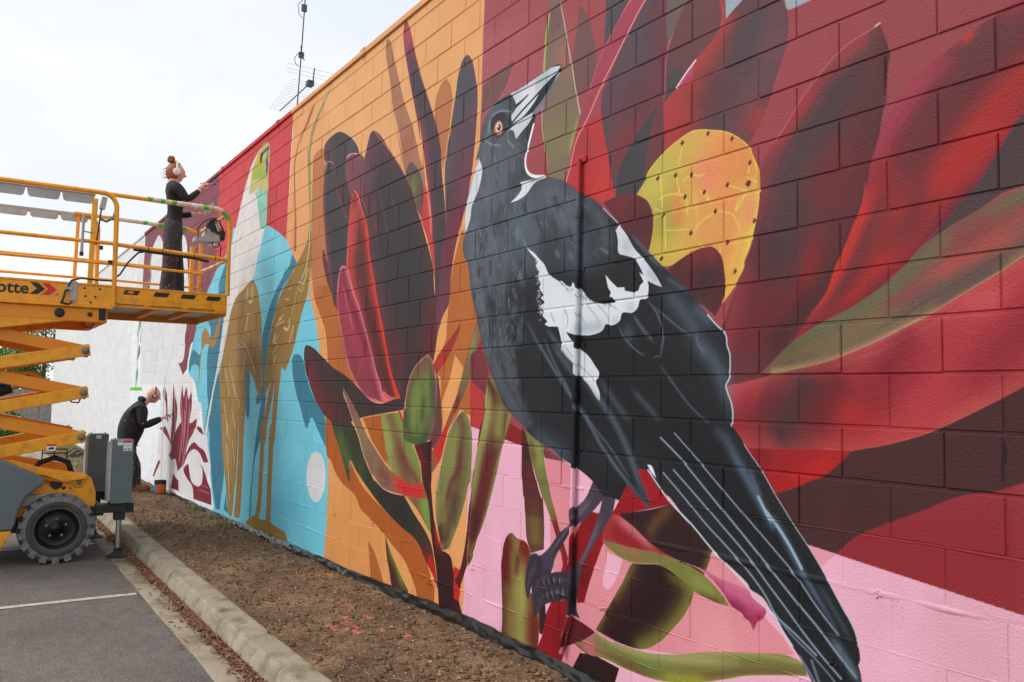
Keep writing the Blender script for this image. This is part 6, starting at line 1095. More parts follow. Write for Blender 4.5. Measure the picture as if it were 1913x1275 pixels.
MX0, MX1, MZ0, MZ1 = -16.0, 2.6, -2.2, 3.1
mur = Mural(MX0, MX1, MZ0, MZ1, 270)
mur.run(MURAL_OPS)
def mural_image():
    a = np.clip(mur.img, 0, 1)**1.09*PAINT_K
    a = np.where(a <= .0031308, a*12.92, 1.055*np.maximum(a, 1e-6)**(1/2.4)-.055)
    a[:, :6] = .905
    px = np.ones((mur.h, mur.w, 4), np.float32); px[..., :3] = a
    im = bpy.data.images.new('mural_paint', mur.w, mur.h); im.pixels.foreach_set(px.ravel()); im.update(); im.pack()
    return im
building = empty('painted_building', (0, 0, 0), 'long block wall building painted with a giant magpie and flower mural', 'building')
def mural_material():
    m = bpy.data.materials.new('mural_paint_on_block'); m.use_nodes = True
    n = m.node_tree.nodes; l = m.node_tree.links; p = n['Principled BSDF']
    t = n.new('ShaderNodeTexCoord'); t.object = building
    sp = n.new('ShaderNodeSeparateXYZ'); l.new(t.outputs['Object'], sp.inputs[0])
    cb = n.new('ShaderNodeCombineXYZ')
    for ax, a, b in (('X', MX0, MX1), ('Z', MZ0+1.8, MZ1+1.8)):
        r = n.new('ShaderNodeMapRange'); r.clamp = False; r.inputs['From Min'].default_value = a; r.inputs['From Max'].default_value = b
        l.new(sp.outputs[ax], r.inputs['Value']); l.new(r.outputs[0], cb.inputs['X' if ax == 'X' else 'Y'])
    im = n.new('ShaderNodeTexImage'); im.image = mural_image(); im.extension = 'EXTEND'; im.interpolation = 'Linear'
    l.new(cb.outputs[0], im.inputs['Vector'])
    # slow variation of the paint film, dust and roller marks
    a = n.new('ShaderNodeTexNoise'); a.inputs['Scale'].default_value = 3.5; a.inputs['Detail'].default_value = 8; a.inputs['Roughness'].default_value = .65
    l.new(t.outputs['Object'], a.inputs['Vector'])
    g = n.new('ShaderNodeNewGeometry'); oi = n.new('ShaderNodeObjectInfo')
    mr = n.new('ShaderNodeMapRange'); mr.inputs['From Min'].default_value = .25; mr.inputs['From Max'].default_value = .75; mr.inputs['To Min'].default_value = .90; mr.inputs['To Max'].default_value = 1.06
    l.new(a.outputs['Fac'], mr.inputs['Value'])
    rv = n.new('ShaderNodeMapRange'); rv.inputs['To Min'].default_value = .96; rv.inputs['To Max'].default_value = 1.03
    l.new(g.outputs['Random Per Island'], rv.inputs['Value'])
    mm = n.new('ShaderNodeMath'); mm.operation = 'MULTIPLY'; l.new(mr.outputs[0], mm.inputs[0]); l.new(rv.outputs[0], mm.inputs[1])
    vm = n.new('ShaderNodeVectorMath'); vm.operation = 'SCALE'; l.new(im.outputs['Color'], vm.inputs[0]); l.new(mm.outputs[0], vm.inputs['Scale'])
    l.new(vm.outputs[0], p.inputs['Base Color'])
    p.inputs['Roughness'].default_value = .58; p.inputs['Specular IOR Level'].default_value = .22
    # rough block face: fine grain and scattered pits
    b1 = n.new('ShaderNodeTexNoise'); b1.inputs['Scale'].default_value = 120; b1.inputs['Detail'].default_value = 4; b1.inputs['Roughness'].default_value = .6
    b2 = n.new('ShaderNodeTexVoronoi'); b2.inputs['Scale'].default_value = 60; b2.feature = 'F1'
    l.new(t.outputs['Object'], b1.inputs['Vector']); l.new(t.outputs['Object'], b2.inputs['Vector'])
    vr = n.new('ShaderNodeMapRange'); vr.inputs['From Min'].default_value = .02; vr.inputs['From Max'].default_value = .16; vr.inputs['To Min'].default_value = -.9; vr.inputs['To Max'].default_value = 0
    l.new(b2.outputs['Distance'], vr.inputs['Value'])
    b3 = n.new('ShaderNodeTexNoise'); b3.inputs['Scale'].default_value = 9; b3.inputs['Detail'].default_value = 3
    l.new(t.outputs['Object'], b3.inputs['Vector'])
    gate = n.new('ShaderNodeMapRange'); gate.inputs['From Min'].default_value = .54; gate.inputs['From Max'].default_value = .62
    l.new(b3.outputs['Fac'], gate.inputs['Value'])
    pit = n.new('ShaderNodeMath'); pit.operation = 'MULTIPLY'; l.new(vr.outputs[0], pit.inputs[0]); l.new(gate.outputs[0], pit.inputs[1])
    ad = n.new('ShaderNodeMath'); ad.operation = 'ADD'; l.new(b1.outputs['Fac'], ad.inputs[0]); l.new(pit.outputs[0], ad.inputs[1])
    pd = n.new('ShaderNodeMath'); pd.operation = 'MULTIPLY_ADD'; pd.inputs[1].default_value = .55; pd.inputs[2].default_value = 1.0; l.new(pit.outputs[0], pd.inputs[0])
    vs = n.new('ShaderNodeVectorMath'); vs.operation = 'SCALE'; l.new(vm.outputs[0], vs.inputs[0]); l.new(pd.outputs[0], vs.inputs['Scale']); l.new(vs.outputs[0], p.inputs['Base Color'])
    bn = n.new('ShaderNodeBump'); bn.inputs['Strength'].default_value = .8; bn.inputs['Distance'].default_value = .0040
    l.new(ad.outputs[0], bn.inputs['Height']); l.new(bn.outputs[0], p.inputs['Normal'])
    return m
MURAL = mural_material()

# ------------------------------------------------------------------ ground
M_asphalt = mat('asphalt', lin(114,107,102,.74), .9, var=.10, vscale=1.2, bump=.006, bscale=170, dirt=lin(136,125,112,.74), dscale=.9, damt=.55)
n_ = M_asphalt.node_tree
def aggregate(m, scale, bright, dark):
    n = m.node_tree.nodes; l = m.node_tree.links; p = n['Principled BSDF']; old = p.inputs['Base Color'].links[0].from_socket
    t = n.new('ShaderNodeTexCoord'); v = n.new('ShaderNodeTexNoise'); v.inputs['Scale'].default_value = scale; v.inputs['Detail'].default_value = 3; v.inputs['Roughness'].default_value = .7
    l.new(t.outputs['Object'], v.inputs['Vector'])
    r = n.new('ShaderNodeMapRange'); r.inputs['From Min'].default_value = .3; r.inputs['From Max'].default_value = .7; r.inputs['To Min'].default_value = dark; r.inputs['To Max'].default_value = bright
    l.new(v.outputs['Fac'], r.inputs['Value'])
    s = n.new('ShaderNodeVectorMath'); s.operation = 'SCALE'; l.new(old, s.inputs[0]); l.new(r.outputs[0], s.inputs['Scale']); l.new(s.outputs[0], p.inputs['Base Color'])
aggregate(M_asphalt, 78, 2.0, .36)
aggregate(M_asphalt, 1.1, 1.16, .78)
aggregate(M_asphalt, 14, 1.2, .8)
MB().add([(-900,-900,0),(900,-900,0),(900,900,0),(-900,900,0)], [(0,1,2,3)]).build('asphalt_ground', M_asphalt, kind='structure')
M_conc = mat('kerb_concrete', lin(176,164,142,.74), .85, var=.2, vscale=5, bump=.003, bscale=120, dirt=lin(118,104,76,.6), dscale=5.5, damt=1.0)
aggregate(M_conc, 140, 1.35, .62)
M_gutter = mat('gutter_concrete', lin(176,162,140,.74), .85, var=.16, vscale=3, bump=.003, bscale=110, dirt=lin(100,70,50,.6), dscale=1.7, damt=.9)
aggregate(M_gutter, 140, 1.3, .68)
gut = MB()
xs = np.arange(-34, 6.01, .25)
v = []; f = []
for i, x in enumerate(xs):
    j = .012*noise.noise((x*1.7, 3, 0))
    v += [(x, -1.515+j, .002), (x, -1.50+j, .010), (x, -1.36, -.0+.006), (x, -1.29, .004)]
for i in range(len(xs)-1):
    for k in range(3): f.append((i*4+k, (i+1)*4+k, (i+1)*4+k+1, i*4+k+1))
gut.add(v, f, True); gut.build('gutter', M_gutter, kind='structure')
kb = MB(); prof = [(-1.300,.0),(-1.288,.03),(-1.274,.066),(-1.258,.102),(-1.250,.118),(-1.240,.128),(-1.226,.1325),(-1.18,.136),(-1.12,.138),(-1.088,.138),(-1.080,.134),(-1.076,.122),(-1.075,.0)]
xs = np.arange(-34, 6.01, .03); v = []; f = []; k = len(prof)
for x in xs:
    for y, z in prof:
        jn = .010*math.exp(-((((x+1.9) % 2.4)-1.2)/.03)**2)
        w = -jn + .0015*noise.noise((x*2.5, y*9, z*9)) + .0016*noise.noise((x*11, y*20, z*20)); v.append((x, y+w, max(0, z+w*(1 if z > .01 else 0))))
for i in range(len(xs)-1):
    for q in range(k-1): f.append((i*k+q, (i+1)*k+q, (i+1)*k+q+1, i*k+q+1))
kb.add(v, f, False); kb.build('kerb', M_conc, kind='structure')
M_line = mat('line_paint', lin(226,224,216,.72), .7, var=.1, vscale=20, bump=.002, bscale=170, dirt=lin(128,122,114,.7), dscale=22, damt=.85)
for x, lab in ((-5.215, 'near'), (-7.88, 'far'), (-10.55, 'next')):
    MB().add([(x-.04,-6.6,.004),(x+.04,-6.6,.004),(x+.04,-1.54,.004),(x-.04,-1.54,.004)], [(0,1,2,3)]).build('parking_line', M_line, kind='structure')

def soil_wall_z(x):   # soil height against the wall
    return float(np.interp(x, [-34,-14,-11.4,-8.4,-5,-2.3,-1,4], [.06,.06,.05,.08,.13,.185,.18,.18]))
M_soil = mat('garden_soil', lin(116,88,62,.74), .95, var=.34, vscale=5.5, bump=.02, bscale=70, dirt=lin(168,136,98,.74), dscale=2.6, damt=.85)
aggregate(M_soil, 42, 1.7, .4)
aggregate(M_soil, 1.6, 1.25, .7)
def soil_color(m):
    n = m.node_tree.nodes; l = m.node_tree.links; p = n['Principled BSDF']; old = p.inputs['Base Color'].links[0].from_socket
    c = n.new('ShaderNodeAttribute'); c.attribute_name = 'spill'; x = n.new('ShaderNodeMix'); x.data_type = 'RGBA'
    x.inputs[7].default_value = lin(232,120,100); l.new(c.outputs['Fac'], x.inputs[0]); l.new(old, x.inputs[6]); l.new(x.outputs[2], p.inputs['Base Color'])
soil_color(M_soil)
sx = np.concatenate([np.arange(-34,-13,.15), np.arange(-13,-6,.04), np.arange(-6,.4,.016), np.arange(.4,5.01,.05)]); sy = np.linspace(-1.08,.03,46)
SPILL = [(-2.93,-.62,.16,.014),(-2.72,-.66,.07,.03),(-3.0,-.44,.05,.02),(-2.42,-.43,.07,.03),(-2.62,-.50,.05,.016),(-2.9,-.73,.08,.022),(-3.35,-.45,.16,.012),(-3.05,-.56,.06,.03),(-2.33,-.30,.03,.02)]
def soil_z(x, y):
    t = (y+1.08)/1.08; b = (1-t)*.128 + t*soil_wall_z(x)
    b += .05*math.sin(math.pi*min(max(t,0),1))*(.6+.5*noise.noise((x*.5, 7, 0)))
    a = min(1, t*8)
    return b + a*(.022*noise.noise((x*2.2, y*2.2, 0)) + .012*noise.noise((x*7, y*7, 3)) + .008*noise.noise((x*19, y*19, 5)))
v = [(float(x), float(y), soil_z(float(x), float(y)) + (.004*random.random() if y > -1.06 else 0)) for x in sx for y in sy]; n2 = len(sy)
f = [(i*n2+j, (i+1)*n2+j, (i+1)*n2+j+1, i*n2+j+1) for i in range(len(sx)-1) for j in range(n2-1)]
soil = MB().add(v, f, True).build('garden_bed_soil', M_soil, kind='structure')
att = soil.data.attributes.new('spill', 'FLOAT', 'POINT')
vals = np.zeros(len(v), np.float32); VA = np.array(v)
for (x, y, a, b) in SPILL:
    d = ((VA[:,0]-x)/a)**2 + ((VA[:,1]-y)/b)**2
    nz = np.array([noise.noise((q[0]*30, q[1]*30, 0)) if dd < 3 else 0 for q, dd in zip(v, d)])
    vals = np.maximum(vals, np.clip((1.0 + nz*2.2 - d)*3, 0, 1)*.62)
att.data.foreach_set('value', vals)

# soil litter: chips, pebbles, straw
def scatter(name, n, mats, label, cat, gen):
    b = MB()
    for i in range(n): gen(b)
    return b.build(name, mats, kind='stuff', label=label, cat=cat)
def chip(sz):
    def g(b):
        x = -1.0 - 12*random.random()**1.7; y = random.uniform(-1.05,-.06); z = soil_z(x, y)+.006; s = random.uniform(.3,1)**2*sz; a = random.random()*6.28
        t = random.uniform(-.4,.4); pts = []
        for k in range(4):
            q = a + k*1.57 + random.uniform(-.4,.4); r = s*random.uniform(.5,1.2); pts.append((x+r*math.cos(q), y+r*math.sin(q)*.7, z + t*r*math.cos(q) + .003))
        b.add(pts, [(0,1,2),(0,2,3)])
    return g
M_chip = mat('paint_flake', lin(222,220,214), .7, var=.1, perisland=[lin(235,233,228), lin(196,190,180), lin(150,140,126), lin(225,220,212)])
scatter('paint_flakes', 1700, M_chip, 'white paint flakes and chips scattered over the brown soil', 'debris', chip(.0095))
def clod(b):
    x = -1.0 - 11*random.random()**1.5; y = random.uniform(-1.05,-.05); s = random.uniform(.3,1)**2.8*.022; z = soil_z(x, y)+s*.4
    P = [(x+s*random.uniform(.6,1.3)*dx, y+s*random.uniform(.6,1.3)*dy, z+s*random.uniform(.5,1)*dz) for dx,dy,dz in ((1,0,0),(0,1,0),(-1,0,0),(0,-1,0),(0,0,1),(0,0,-1))]
    b.add(P, [(0,1,4),(1,2,4),(2,3,4),(3,0,4),(1,0,5),(2,1,5),(3,2,5),(0,3,5)])
M_clod = mat('soil_clod', lin(120,94,68), .95, var=.25, vscale=30, perisland=[lin(84,62,44), lin(124,96,68), lin(100,76,54), lin(150,122,92)])
scatter('soil_clods', 4500, M_clod, 'small brown soil clods and pebbles covering the garden bed', 'soil', clod)
def mulch(b):
    x = -1.0 - 12*random.random()**1.5; y = random.uniform(-1.06,-.04)
    if random.random() < .5: y = random.choice([-1.07+abs(random.gauss(0,.1)), -.05-abs(random.gauss(0,.12))])
    y = min(-.03, max(-1.07, y)); z = soil_z(x, y)+.006; l_ = random.uniform(.007,.024); w_ = l_*random.uniform(.15,.4); a = random.random()*6.28; c, s = math.cos(a), math.sin(a); t = random.uniform(-.3,.3)
    P = [(x+u*c-q*s, y+u*s+q*c, z+t*u+h) for u, q, h in ((-l_,-w_,0),(l_,-w_*.6,0),(l_*.8,w_,0),(-l_*.9,w_*.8,0),(-l_*.8,0,.007),(l_*.7,0,.007))]
    b.add(P, [(0,1,5,4),(1,2,5),(2,3,4,5),(3,0,4)])
M_mulch = mat('mulch_chip', lin(96,70,50), .9, var=.2, vscale=30, perisland=[lin(70,48,34), lin(120,88,60), lin(92,62,42), lin(150,120,92), lin(60,44,34)])
scatter('mulch_chips', 750, M_mulch, 'brown bark and leaf fragments strewn over the garden bed', 'mulch', mulch)
def straw(b):
    if random.random() < .5: cx, cy = random.choice([(-4.0,-.62),(-8.4,-.25),(-2.2,-.85),(-5.5,-.55)]); x = random.gauss(cx,.4); y = min(-.05, max(-1.05, random.gauss(cy,.12)))
    else: x = -1.2 - 10*random.random(); y = random.uniform(-1.03,-.08)
    l_ = random.uniform(.04,.15); a = random.gauss(.25,.6); z = soil_z(x, y)+.008
    p = []
    for k in range(4):
        t = k/3-.5; p.append((x+l_*t*math.cos(a)+random.gauss(0,.004), y+l_*t*math.sin(a)+random.gauss(0,.004), soil_z(x+l_*t*math.cos(a), min(.0,y+l_*t*math.sin(a)))+.007+random.random()*.006))
    b.tube(p, .0016, 3, False, False)
M_straw = mat('dry_straw', lin(176,158,128), .8, perisland=[lin(160,142,112), lin(120,98,74), lin(180,166,144), lin(104,84,62)])
scatter('dry_grass_stems', 240, M_straw, 'thin dry grass stems lying on the garden soil', 'straw', straw)
def leaf_gen(b):
    x = -1.4 - 13*random.random()**1.3; w = .5+.5*noise.noise((x*1.3, 9, 0))
    y = -1.305 - abs(random.gauss(0, .022+.035*w)); y = max(y, -1.5)
    if random.random() < .05: y = random.uniform(-1.6,-1.3)
    z = .012 + max(0, (.06-abs(y+1.30))*.45)*random.random() + random.random()*.012
    l_ = random.uniform(.010,.030); w_ = l_*random.uniform(.28,.5); a = random.random()*6.28; tl = random.uniform(-.6,.6); c, s = math.cos(a), math.sin(a)
    def P(u, q, h): return (x+u*c-q*s, y+u*s+q*c, z+h+tl*u)
    b.add([P(-l_,0,.003), P(0,-w_,0), P(0,w_,0), P(l_,0,.004), P(0,0,.006)], [(0,1,4),(0,4,2),(1,3,4),(4,3,2)])
M_leaf = mat('dead_leaf', lin(120,70,40), .8, var=.2, vscale=40, perisland=[lin(78,46,32), lin(140,94,62), lin(104,62,42), lin(160,118,84), lin(66,42,30)])
scatter('leaf_litter', 3600, M_leaf, 'brown dead leaves gathered in the gutter along the kerb', 'leaves', leaf_gen)
dirt = MB()
xs = np.arange(-15, 4.01, .12); v = []; f = []
for i, x in enumerate(xs):
    w = .07 + .06*noise.noise((x*1.1, 2, 0)) + .03*noise.noise((x*4, 8, 0)); v += [(x,-1.292,.030),(x,-1.292-w*.5,.020),(x,-1.292-max(.02,w),.0085)]
for i in range(len(xs)-1): f += [(i*3,(i+1)*3,(i+1)*3+1,i*3+1),(i*3+1,(i+1)*3+1,(i+1)*3+2,i*3+2)]
dirt.add(v, f, True).build('gutter_mud', mat('gutter_mud', lin(92,64,48), .95, var=.3, vscale=18, bump=.01, bscale=80), kind='stuff', label='dark brown leaf mould packed against the kerb face', cat='mud')
def tuft(b):
    if random.random() < .75: x = random.uniform(-30,-15); y = random.uniform(-1.0,-.1); h = random.uniform(.04,.14)
    else: cx, cy = random.choice([(-8.6,-.12),(-7.7,-.2),(-9.6,-.1)]); x = random.gauss(cx,.08); y = min(-.04, random.gauss(cy,.04)); h = random.uniform(.03,.08)
    z = soil_z(x, y); a = random.random()*6.28
    b.add([(x-.006*math.sin(a), y+.006*math.cos(a), z-.01), (x+.006*math.sin(a), y-.006*math.cos(a), z-.01), (x+h*.5*math.cos(a), y+h*.5*math.sin(a), z+h)], [(0,1,2)])
M_grass = mat('grass_blade', lin(96,120,60), .7, perisland=[lin(84,112,50), lin(128,140,74), lin(150,140,90), lin(100,124,60)])
scatter('grass_tufts', 2600, M_grass, 'short green weeds growing along the far garden bed', 'grass', tuft)

# ------------------------------------------------------------------ block wall
WX0, WX1, TOP = -33.2, 5.2, 4.735
core = MB()
core.add([(-9.4,.0042,1.2),(WX1,.0042,1.2),(WX1,.0042,4.69),(-9.4,.0042,4.69)], [(0,1,2,3)])
core.add([(-11.6,.0026,1.2),(-9.4,.0026,1.2),(-9.4,.0026,4.69),(-11.6,.0026,4.69)], [(0,1,2,3)])
core.add([(WX0,.0009,1.2),(-11.6,.0009,1.2),(-11.6,.0009,4.69),(WX0,.0009,4.69)], [(0,1,2,3)])
core.add([(WX0,.0022,-.05),(WX1,.0022,-.05),(WX1,.0022,1.2),(WX0,.0022,1.2)], [(0,1,2,3)])
core.box(WX0, WX1, .03, .20, -.05, 4.68)
core.box(WX0-.01, WX0+.002, .0, .20, -.05, 4.69)
wall = core.build('mural_wall', MURAL, building)
def block_mesh(name, w, h):
    c = .0035; b = MB()
    b.add([(-w/2+c,0,-h/2+c),(w/2-c,0,-h/2+c),(w/2-c,0,h/2-c),(-w/2+c,0,h/2-c),(-w/2,c,-h/2),(w/2,c,-h/2),(w/2,c,h/2),(-w/2,c,h/2),(-w/2,.028,-h/2),(w/2,.028,-h/2),(w/2,.028,h/2),(-w/2,.028,h/2)],
          [(0,1,2,3),(4,5,1,0),(5,6,2,1),(6,7,3,2),(7,4,0,3),(8,9,5,4),(9,10,6,5),(10,11,7,6),(11,8,4,7)])
    o = b.build(name, MURAL); me = o.data; bpy.data.objects.remove(o); return me, b
BW, BH = .3955, .1890
me_full, mb_full = block_mesh('block', BW, BH)
me_low, mb_low = block_mesh('block_low', .396, .194)
me_cut, mb_cut = block_mesh('block_cut', BW, .082)
cells = []
for r in range(0, 24):
    z = r*.2+.1; x = -33.0 + (.2 if r % 2 else 0)
    kind = 'low' if r < 6 else ('cut' if r == 23 else 'full')
    if r == 23: z = 4.646
    while x < 5.0:
        X = x+.2; d = Vector((X, 0, z)) - CAM; dep = d.dot(fwd); a = 0
        if dep > .2:
            px, py = d.dot(r2)/dep, d.dot(u2)/dep
            if abs(px) < .64 and abs(py) < .44: a = abs(d.normalized().y)/d.length_squared
        cells.append((a, X, z, kind)); x += .4
cells.sort(key=lambda q: -q[0])
rest = MB()
for i, (a, x, z, kind) in enumerate(cells):
    y = random.gauss(0, .0011)-.0008; dz = random.gauss(0, .0008); dx = random.gauss(0, .0009)
    if kind == 'low': y *= .6
    if i < 300:
        o = bpy.data.objects.new('block', {'full': me_full, 'low': me_low, 'cut': me_cut}[kind]); COL.objects.link(o)
        o.parent = wall; o.location = (x+dx, y, z+dz); o.rotation_euler = (random.gauss(0,.004), random.gauss(0,.0012), random.gauss(0,.0022))
    else:
        src = {'full': mb_full, 'low': mb_low, 'cut': mb_cut}[kind]
        rest.add([(p[0]+x+dx, p[1]+y, p[2]+z+dz) for p in src.v], src.f)
rest.build('block_courses', MURAL, wall, kind='stuff')
# ragged mortar squeezed out of the lower bed joints
sm = MB()
for r in range(1, 7):
    z0 = r*.2; xs = np.arange(-12.5, 2.6, .022); v = []; f = []
    for x in xs:
        x = float(x); big = max(0, noise.noise((x*1.1, r*7.3, 0))-.05)*1.5; t = max(0, noise.noise((x*13, r*3.1, 1)) + .25)
        k = (.35+big)*t*.011*(1.4 if r < 4 else .8); h = .007 + .012*big + .004*noise.noise((x*17, r, 4)); c = z0 + .006*noise.noise((x*3.1, r*5, 2))
        v += [(x, .0025, c-h*1.2), (x, -k*.8, c-h*.5), (x, -k, c+.001), (x, -k*.5, c+h*.5), (x, .0025, c+h)]
    for i in range(len(xs)-1):
        for q in range(4): f.append((i*5+q, (i+1)*5+q, (i+1)*5+q+1, i*5+q+1))
    sm.add(v, f, True)
for cx, cz, s in ((-1.02,.62,.05),(-1.0,.60,.035),(-3.95,.66,.05),(-2.9,.38,.06),(-2.95,.36,.05),(-4.5,1.03,.035),(-4.3,1.05,.03),(-4.75,.62,.04),(-3.75,.62,.03),(.35,.7,.03),(.55,1.0,.03),(-2.35,.58,.04)):
    for k in range(7):
        a = random.random()*6.28; r_ = s*random.random(); sm.ball((cx+r_*math.cos(a), .0, cz+r_*math.sin(a)*.6), (s*.3*random.uniform(.5,1), .012*random.uniform(.5,1.2), s*.2*random.uniform(.5,1)), 7, 5)
sm.build('mortar_smears', MURAL, wall, kind='stuff')
x = WX1
while x > WX0:
    a_ = max(x-2.4, WX0-.03); dz = random.gauss(0, .0025)
    MB().box(a_+.002, x-.002, -.022+random.gauss(0,.002), .24, 4.688, TOP+dz).build('capping', MURAL, building, .004)
    MB().box(x-.05, x+.05, -.027, .245, 4.684, TOP+.006).build('capping_joint', MURAL, building, .002); x -= 2.4
M_roof = mat('roof_sheet', lin(150,152,150), .5, .3, var=.08)
rf = MB(); rf.box(WX0, WX1, .21, 14, 4.20, 4.26)
for k in range(8): rf.box(WX0+.1+k*4.6, WX0+.16+k*4.6, .21, 14, 4.262, 4.29)
rf.build('roof', M_roof, building)
MB().box(WX0, WX1, 13.8, 14, 0, 4.19).build('back_wall', mat('back_wall_render', lin(200,198,192), .8), building)
MB().box(WX0, WX0+.2, .205, 13.79, 0, 4.19).build('end_wall', mat('end_wall_render', lin(206,206,202), .8), building)
# broken perpend: dark cavity
MB().prism([(.990,1.448),(.997,1.445),(.999,1.50),(1.006,1.515),(1.009,1.545),(1.003,1.57),(.999,1.588),(.991,1.585),(.993,1.54),(.988,1.50)], 'y', -.0035, .0).build('open_joint', mat('cavity', lin(30,18,18), .9), wall)

# painted conduit running down the wall
cd = empty('conduit_pipe', (-1.27, -.02, .3), 'thin vertical conduit on the wall painted over by the magpie mural', 'pipe')
tp = MB(); px_ = [(-1.245,-.020,3.02),(-1.250,-.020,2.2),(-1.262,-.021,1.4),(-1.278,-.022,.60)]
tp.tube(px_, .0145, 12); tp.tube([(-1.278,-.022,.60),(-1.285,-.023,.53),(-1.32,-.026,.44),(-1.345,-.03,.30)], .0135, 10)
tp.build('pipe', MURAL, cd)
for x, z in ((-1.257,1.71),(-1.270,1.055),(-1.247,2.72)):
    MB().tube([(x,-.021,z-.03),(x,-.021,z+.03)], .0185, 12).build('coupling', MURAL, cd)
for x, z in ((-1.249,2.40),(-1.261,1.40)):
    b = MB(); b.box(x-.034, x+.034, -.004, .0, z-.01, z+.01); b.tube([(x,-.021,z-.009),(x,-.021,z+.009)], .0168, 12); b.build('saddle_clip', MURAL, cd)
MB().box(-1.30,-1.20,-.012,.0,3.0,3.04).build('top_flange', MURAL, cd, .006)

# black plastic sheet tucked along the foot of the wall
M_plastic = mat('black_plastic', lin(26,27,28), .24, var=.25, vscale=12, spec=.5, dirt=lin(70,66,60), dscale=7, damt=.25)
xs = np.arange(-12.6, 4.5, .018); v = []; f = []; nr = 9
def painted_base(x): return float(np.interp(x, [-14,-11.4,-8.4,-5,-4.2,-2.3,-1,4], [.12,.115,.15,.215,.225,.285,.25,.25]))
for x in xs:
    x = float(x); s0 = soil_wall_z(x); h = max(.04, painted_base(x)-s0)*(.80+.22*noise.noise((x*1.7, 1, 0))+.10*noise.noise((x*6, 4, 0))); lean = .028+.016*noise.noise((x*2.1, 5, 0))
    for k in range(nr):
        t = k/(nr-1); w = .011*noise.noise((x*7, t*2.5, 0)) + .008*noise.noise((x*19+t*3, t*4, 3)) + .006*abs(noise.noise((x*5+t*5, t*1.5, 6)))
        v.append((x, -.012-lean*(1-t)**1.2 - .006*math.sin(t*3.1) + w*(1-.35*t), s0-.02 + (h+.02)*t + .004*noise.noise((x*9, t*3, 2))))
for i in range(len(xs)-1):
    for k in range(nr-1): f.append((i*nr+k, (i+1)*nr+k, (i+1)*nr+k+1, i*nr+k+1))
MB().add(v, f, True).build('plastic_sheet', M_plastic, label='crumpled black plastic sheet tucked along the foot of the mural wall', cat='plastic sheet')

# ------------------------------------------------------------------ antenna mast on the roof
M_mast = mat('galvanised_mast', lin(86,92,98), .5, .4)
M_elem = mat('aluminium_element', lin(176,182,188), .4, .5)
mast = empty('antenna_mast', (-10.98, 1.5, 4.26), 'tall thin roof mast carrying a television aerial', 'antenna')
MB().tube([(-10.98,1.5,4.28),(-10.725,1.5,6.44),(-10.62,1.5,7.18),(-10.525,1.5,8.04),(-10.30,1.5,10.4)], .0105, 8).build('pole', M_mast, mast)
MB().box(-11.04,-10.92,1.42,1.58,4.262,4.30).build('base_plate', M_mast, mast)
b = MB(); b.box(-10.645,-10.595,1.46,1.54,7.11,7.20); b.tube([(-10.61,1.5,7.16),(-10.47,1.44,7.24)], .010, 6); b.tube([(-10.61,1.5,7.12),(-10.46,1.5,7.02)], .009, 6); b.build('bracket', M_mast, mast)
MB().box(-10.58,-10.53,1.46,1.54,7.86,7.97).build('clamp', M_mast, mast)
MB().tube([(-10.64,1.47,7.2),(-10.74,1.43,7.14),(-10.75,1.45,7.05),(-10.67,1.48,6.98)], .006, 5).build('cable', M_mast, mast)
MB().tube([(-10.545,1.47,8.04),(-10.66,1.43,8.0),(-10.66,1.45,7.85),(-10.57,1.48,7.75)], .006, 5).build('cable', M_mast, mast)
A0 = Vector((-11.66,1.5,6.52)); A1 = Vector((-10.02,1.5,6.55))
MB().bar(A0, A1, .013, .013).build('boom', M_mast, mast)
for k in range(15):
    c = A0.lerp(A1, k/15.5); l_ = .20+.006*k
    MB().tube([c+Vector((0,-l_,.014)), c+Vector((0,l_,.014))], .0022, 5).build('element', M_elem, mast)
c = A1
MB().bar(c+Vector((.0,0,-.02)), c+Vector((.05,0,.18)), .016, .016).build('reflector', M_mast, mast)
for zz in (.04,.10,.17): MB().tube([c+Vector((.02,-.42,zz)), c+Vector((.02,.42,zz))], .0022, 5).build('element', M_elem, mast)
MB().box(c.x-.20, c.x-.08, c.y-.05, c.y+.05, c.z-.05, c.z+.03).build('junction_box', M_mast, mast)
# ------------------------------------------------------------------ scissor lift (long axis across the kerb, nose to the wall)
M_or = mat('lift_orange_paint', lin(250,170,26), .42, var=.07, vscale=7, bump=.0012, bscale=40, coat=.15, dirt=lin(150,94,32), dscale=11, damt=.5)
M_or_shade = mat('lift_orange_shaded', lin(240,152,34), .5, var=.10, vscale=6, dirt=lin(180,104,34), dscale=3, damt=.4)  # same orange paint, darker: shade of under and inner parts put into the colour
M_grey = mat('lift_grey_cover', lin(98,112,116), .45, var=.07, vscale=4, dirt=lin(132,138,136), dscale=5, damt=.3)
M_dk = mat('lift_black_steel', lin(42,44,46), .5, .2, var=.2)
M_galv = mat('galvanised_plate', lin(176,178,176), .5, .25, var=.12, vscale=9, dirt=lin(136,134,130), dscale=6, damt=.5)
M_rub = mat('black_rubber', lin(30,31,32), .6, var=.2)
M_tyre = mat('grey_tyre_rubber', lin(124,128,132), .8, var=.14, vscale=14, bump=.003, bscale=70, dirt=lin(98,90,78), dscale=12, damt=.9)
M_side = mat('tyre_sidewall', lin(72,66,60), .75, var=.2, vscale=14, dirt=lin(110,98,80), dscale=8, damt=.5)
M_rim = mat('black_rim', lin(26,26,30), .35, .2, var=.15)
M_pin = mat('pin_steel', lin(128,130,128), .5, .35, var=.2)
M_chrome = mat('chrome_rod', lin(200,204,206), .18, .9, var=.05)
M_red = mat('red_decal', lin(214,40,44), .45); M_white = mat('white_decal', lin(232,232,232), .5, var=.04); M_blk = mat('black_decal', lin(32,32,34), .5); M_blue = mat('blue_decal', lin(40,80,130), .5)
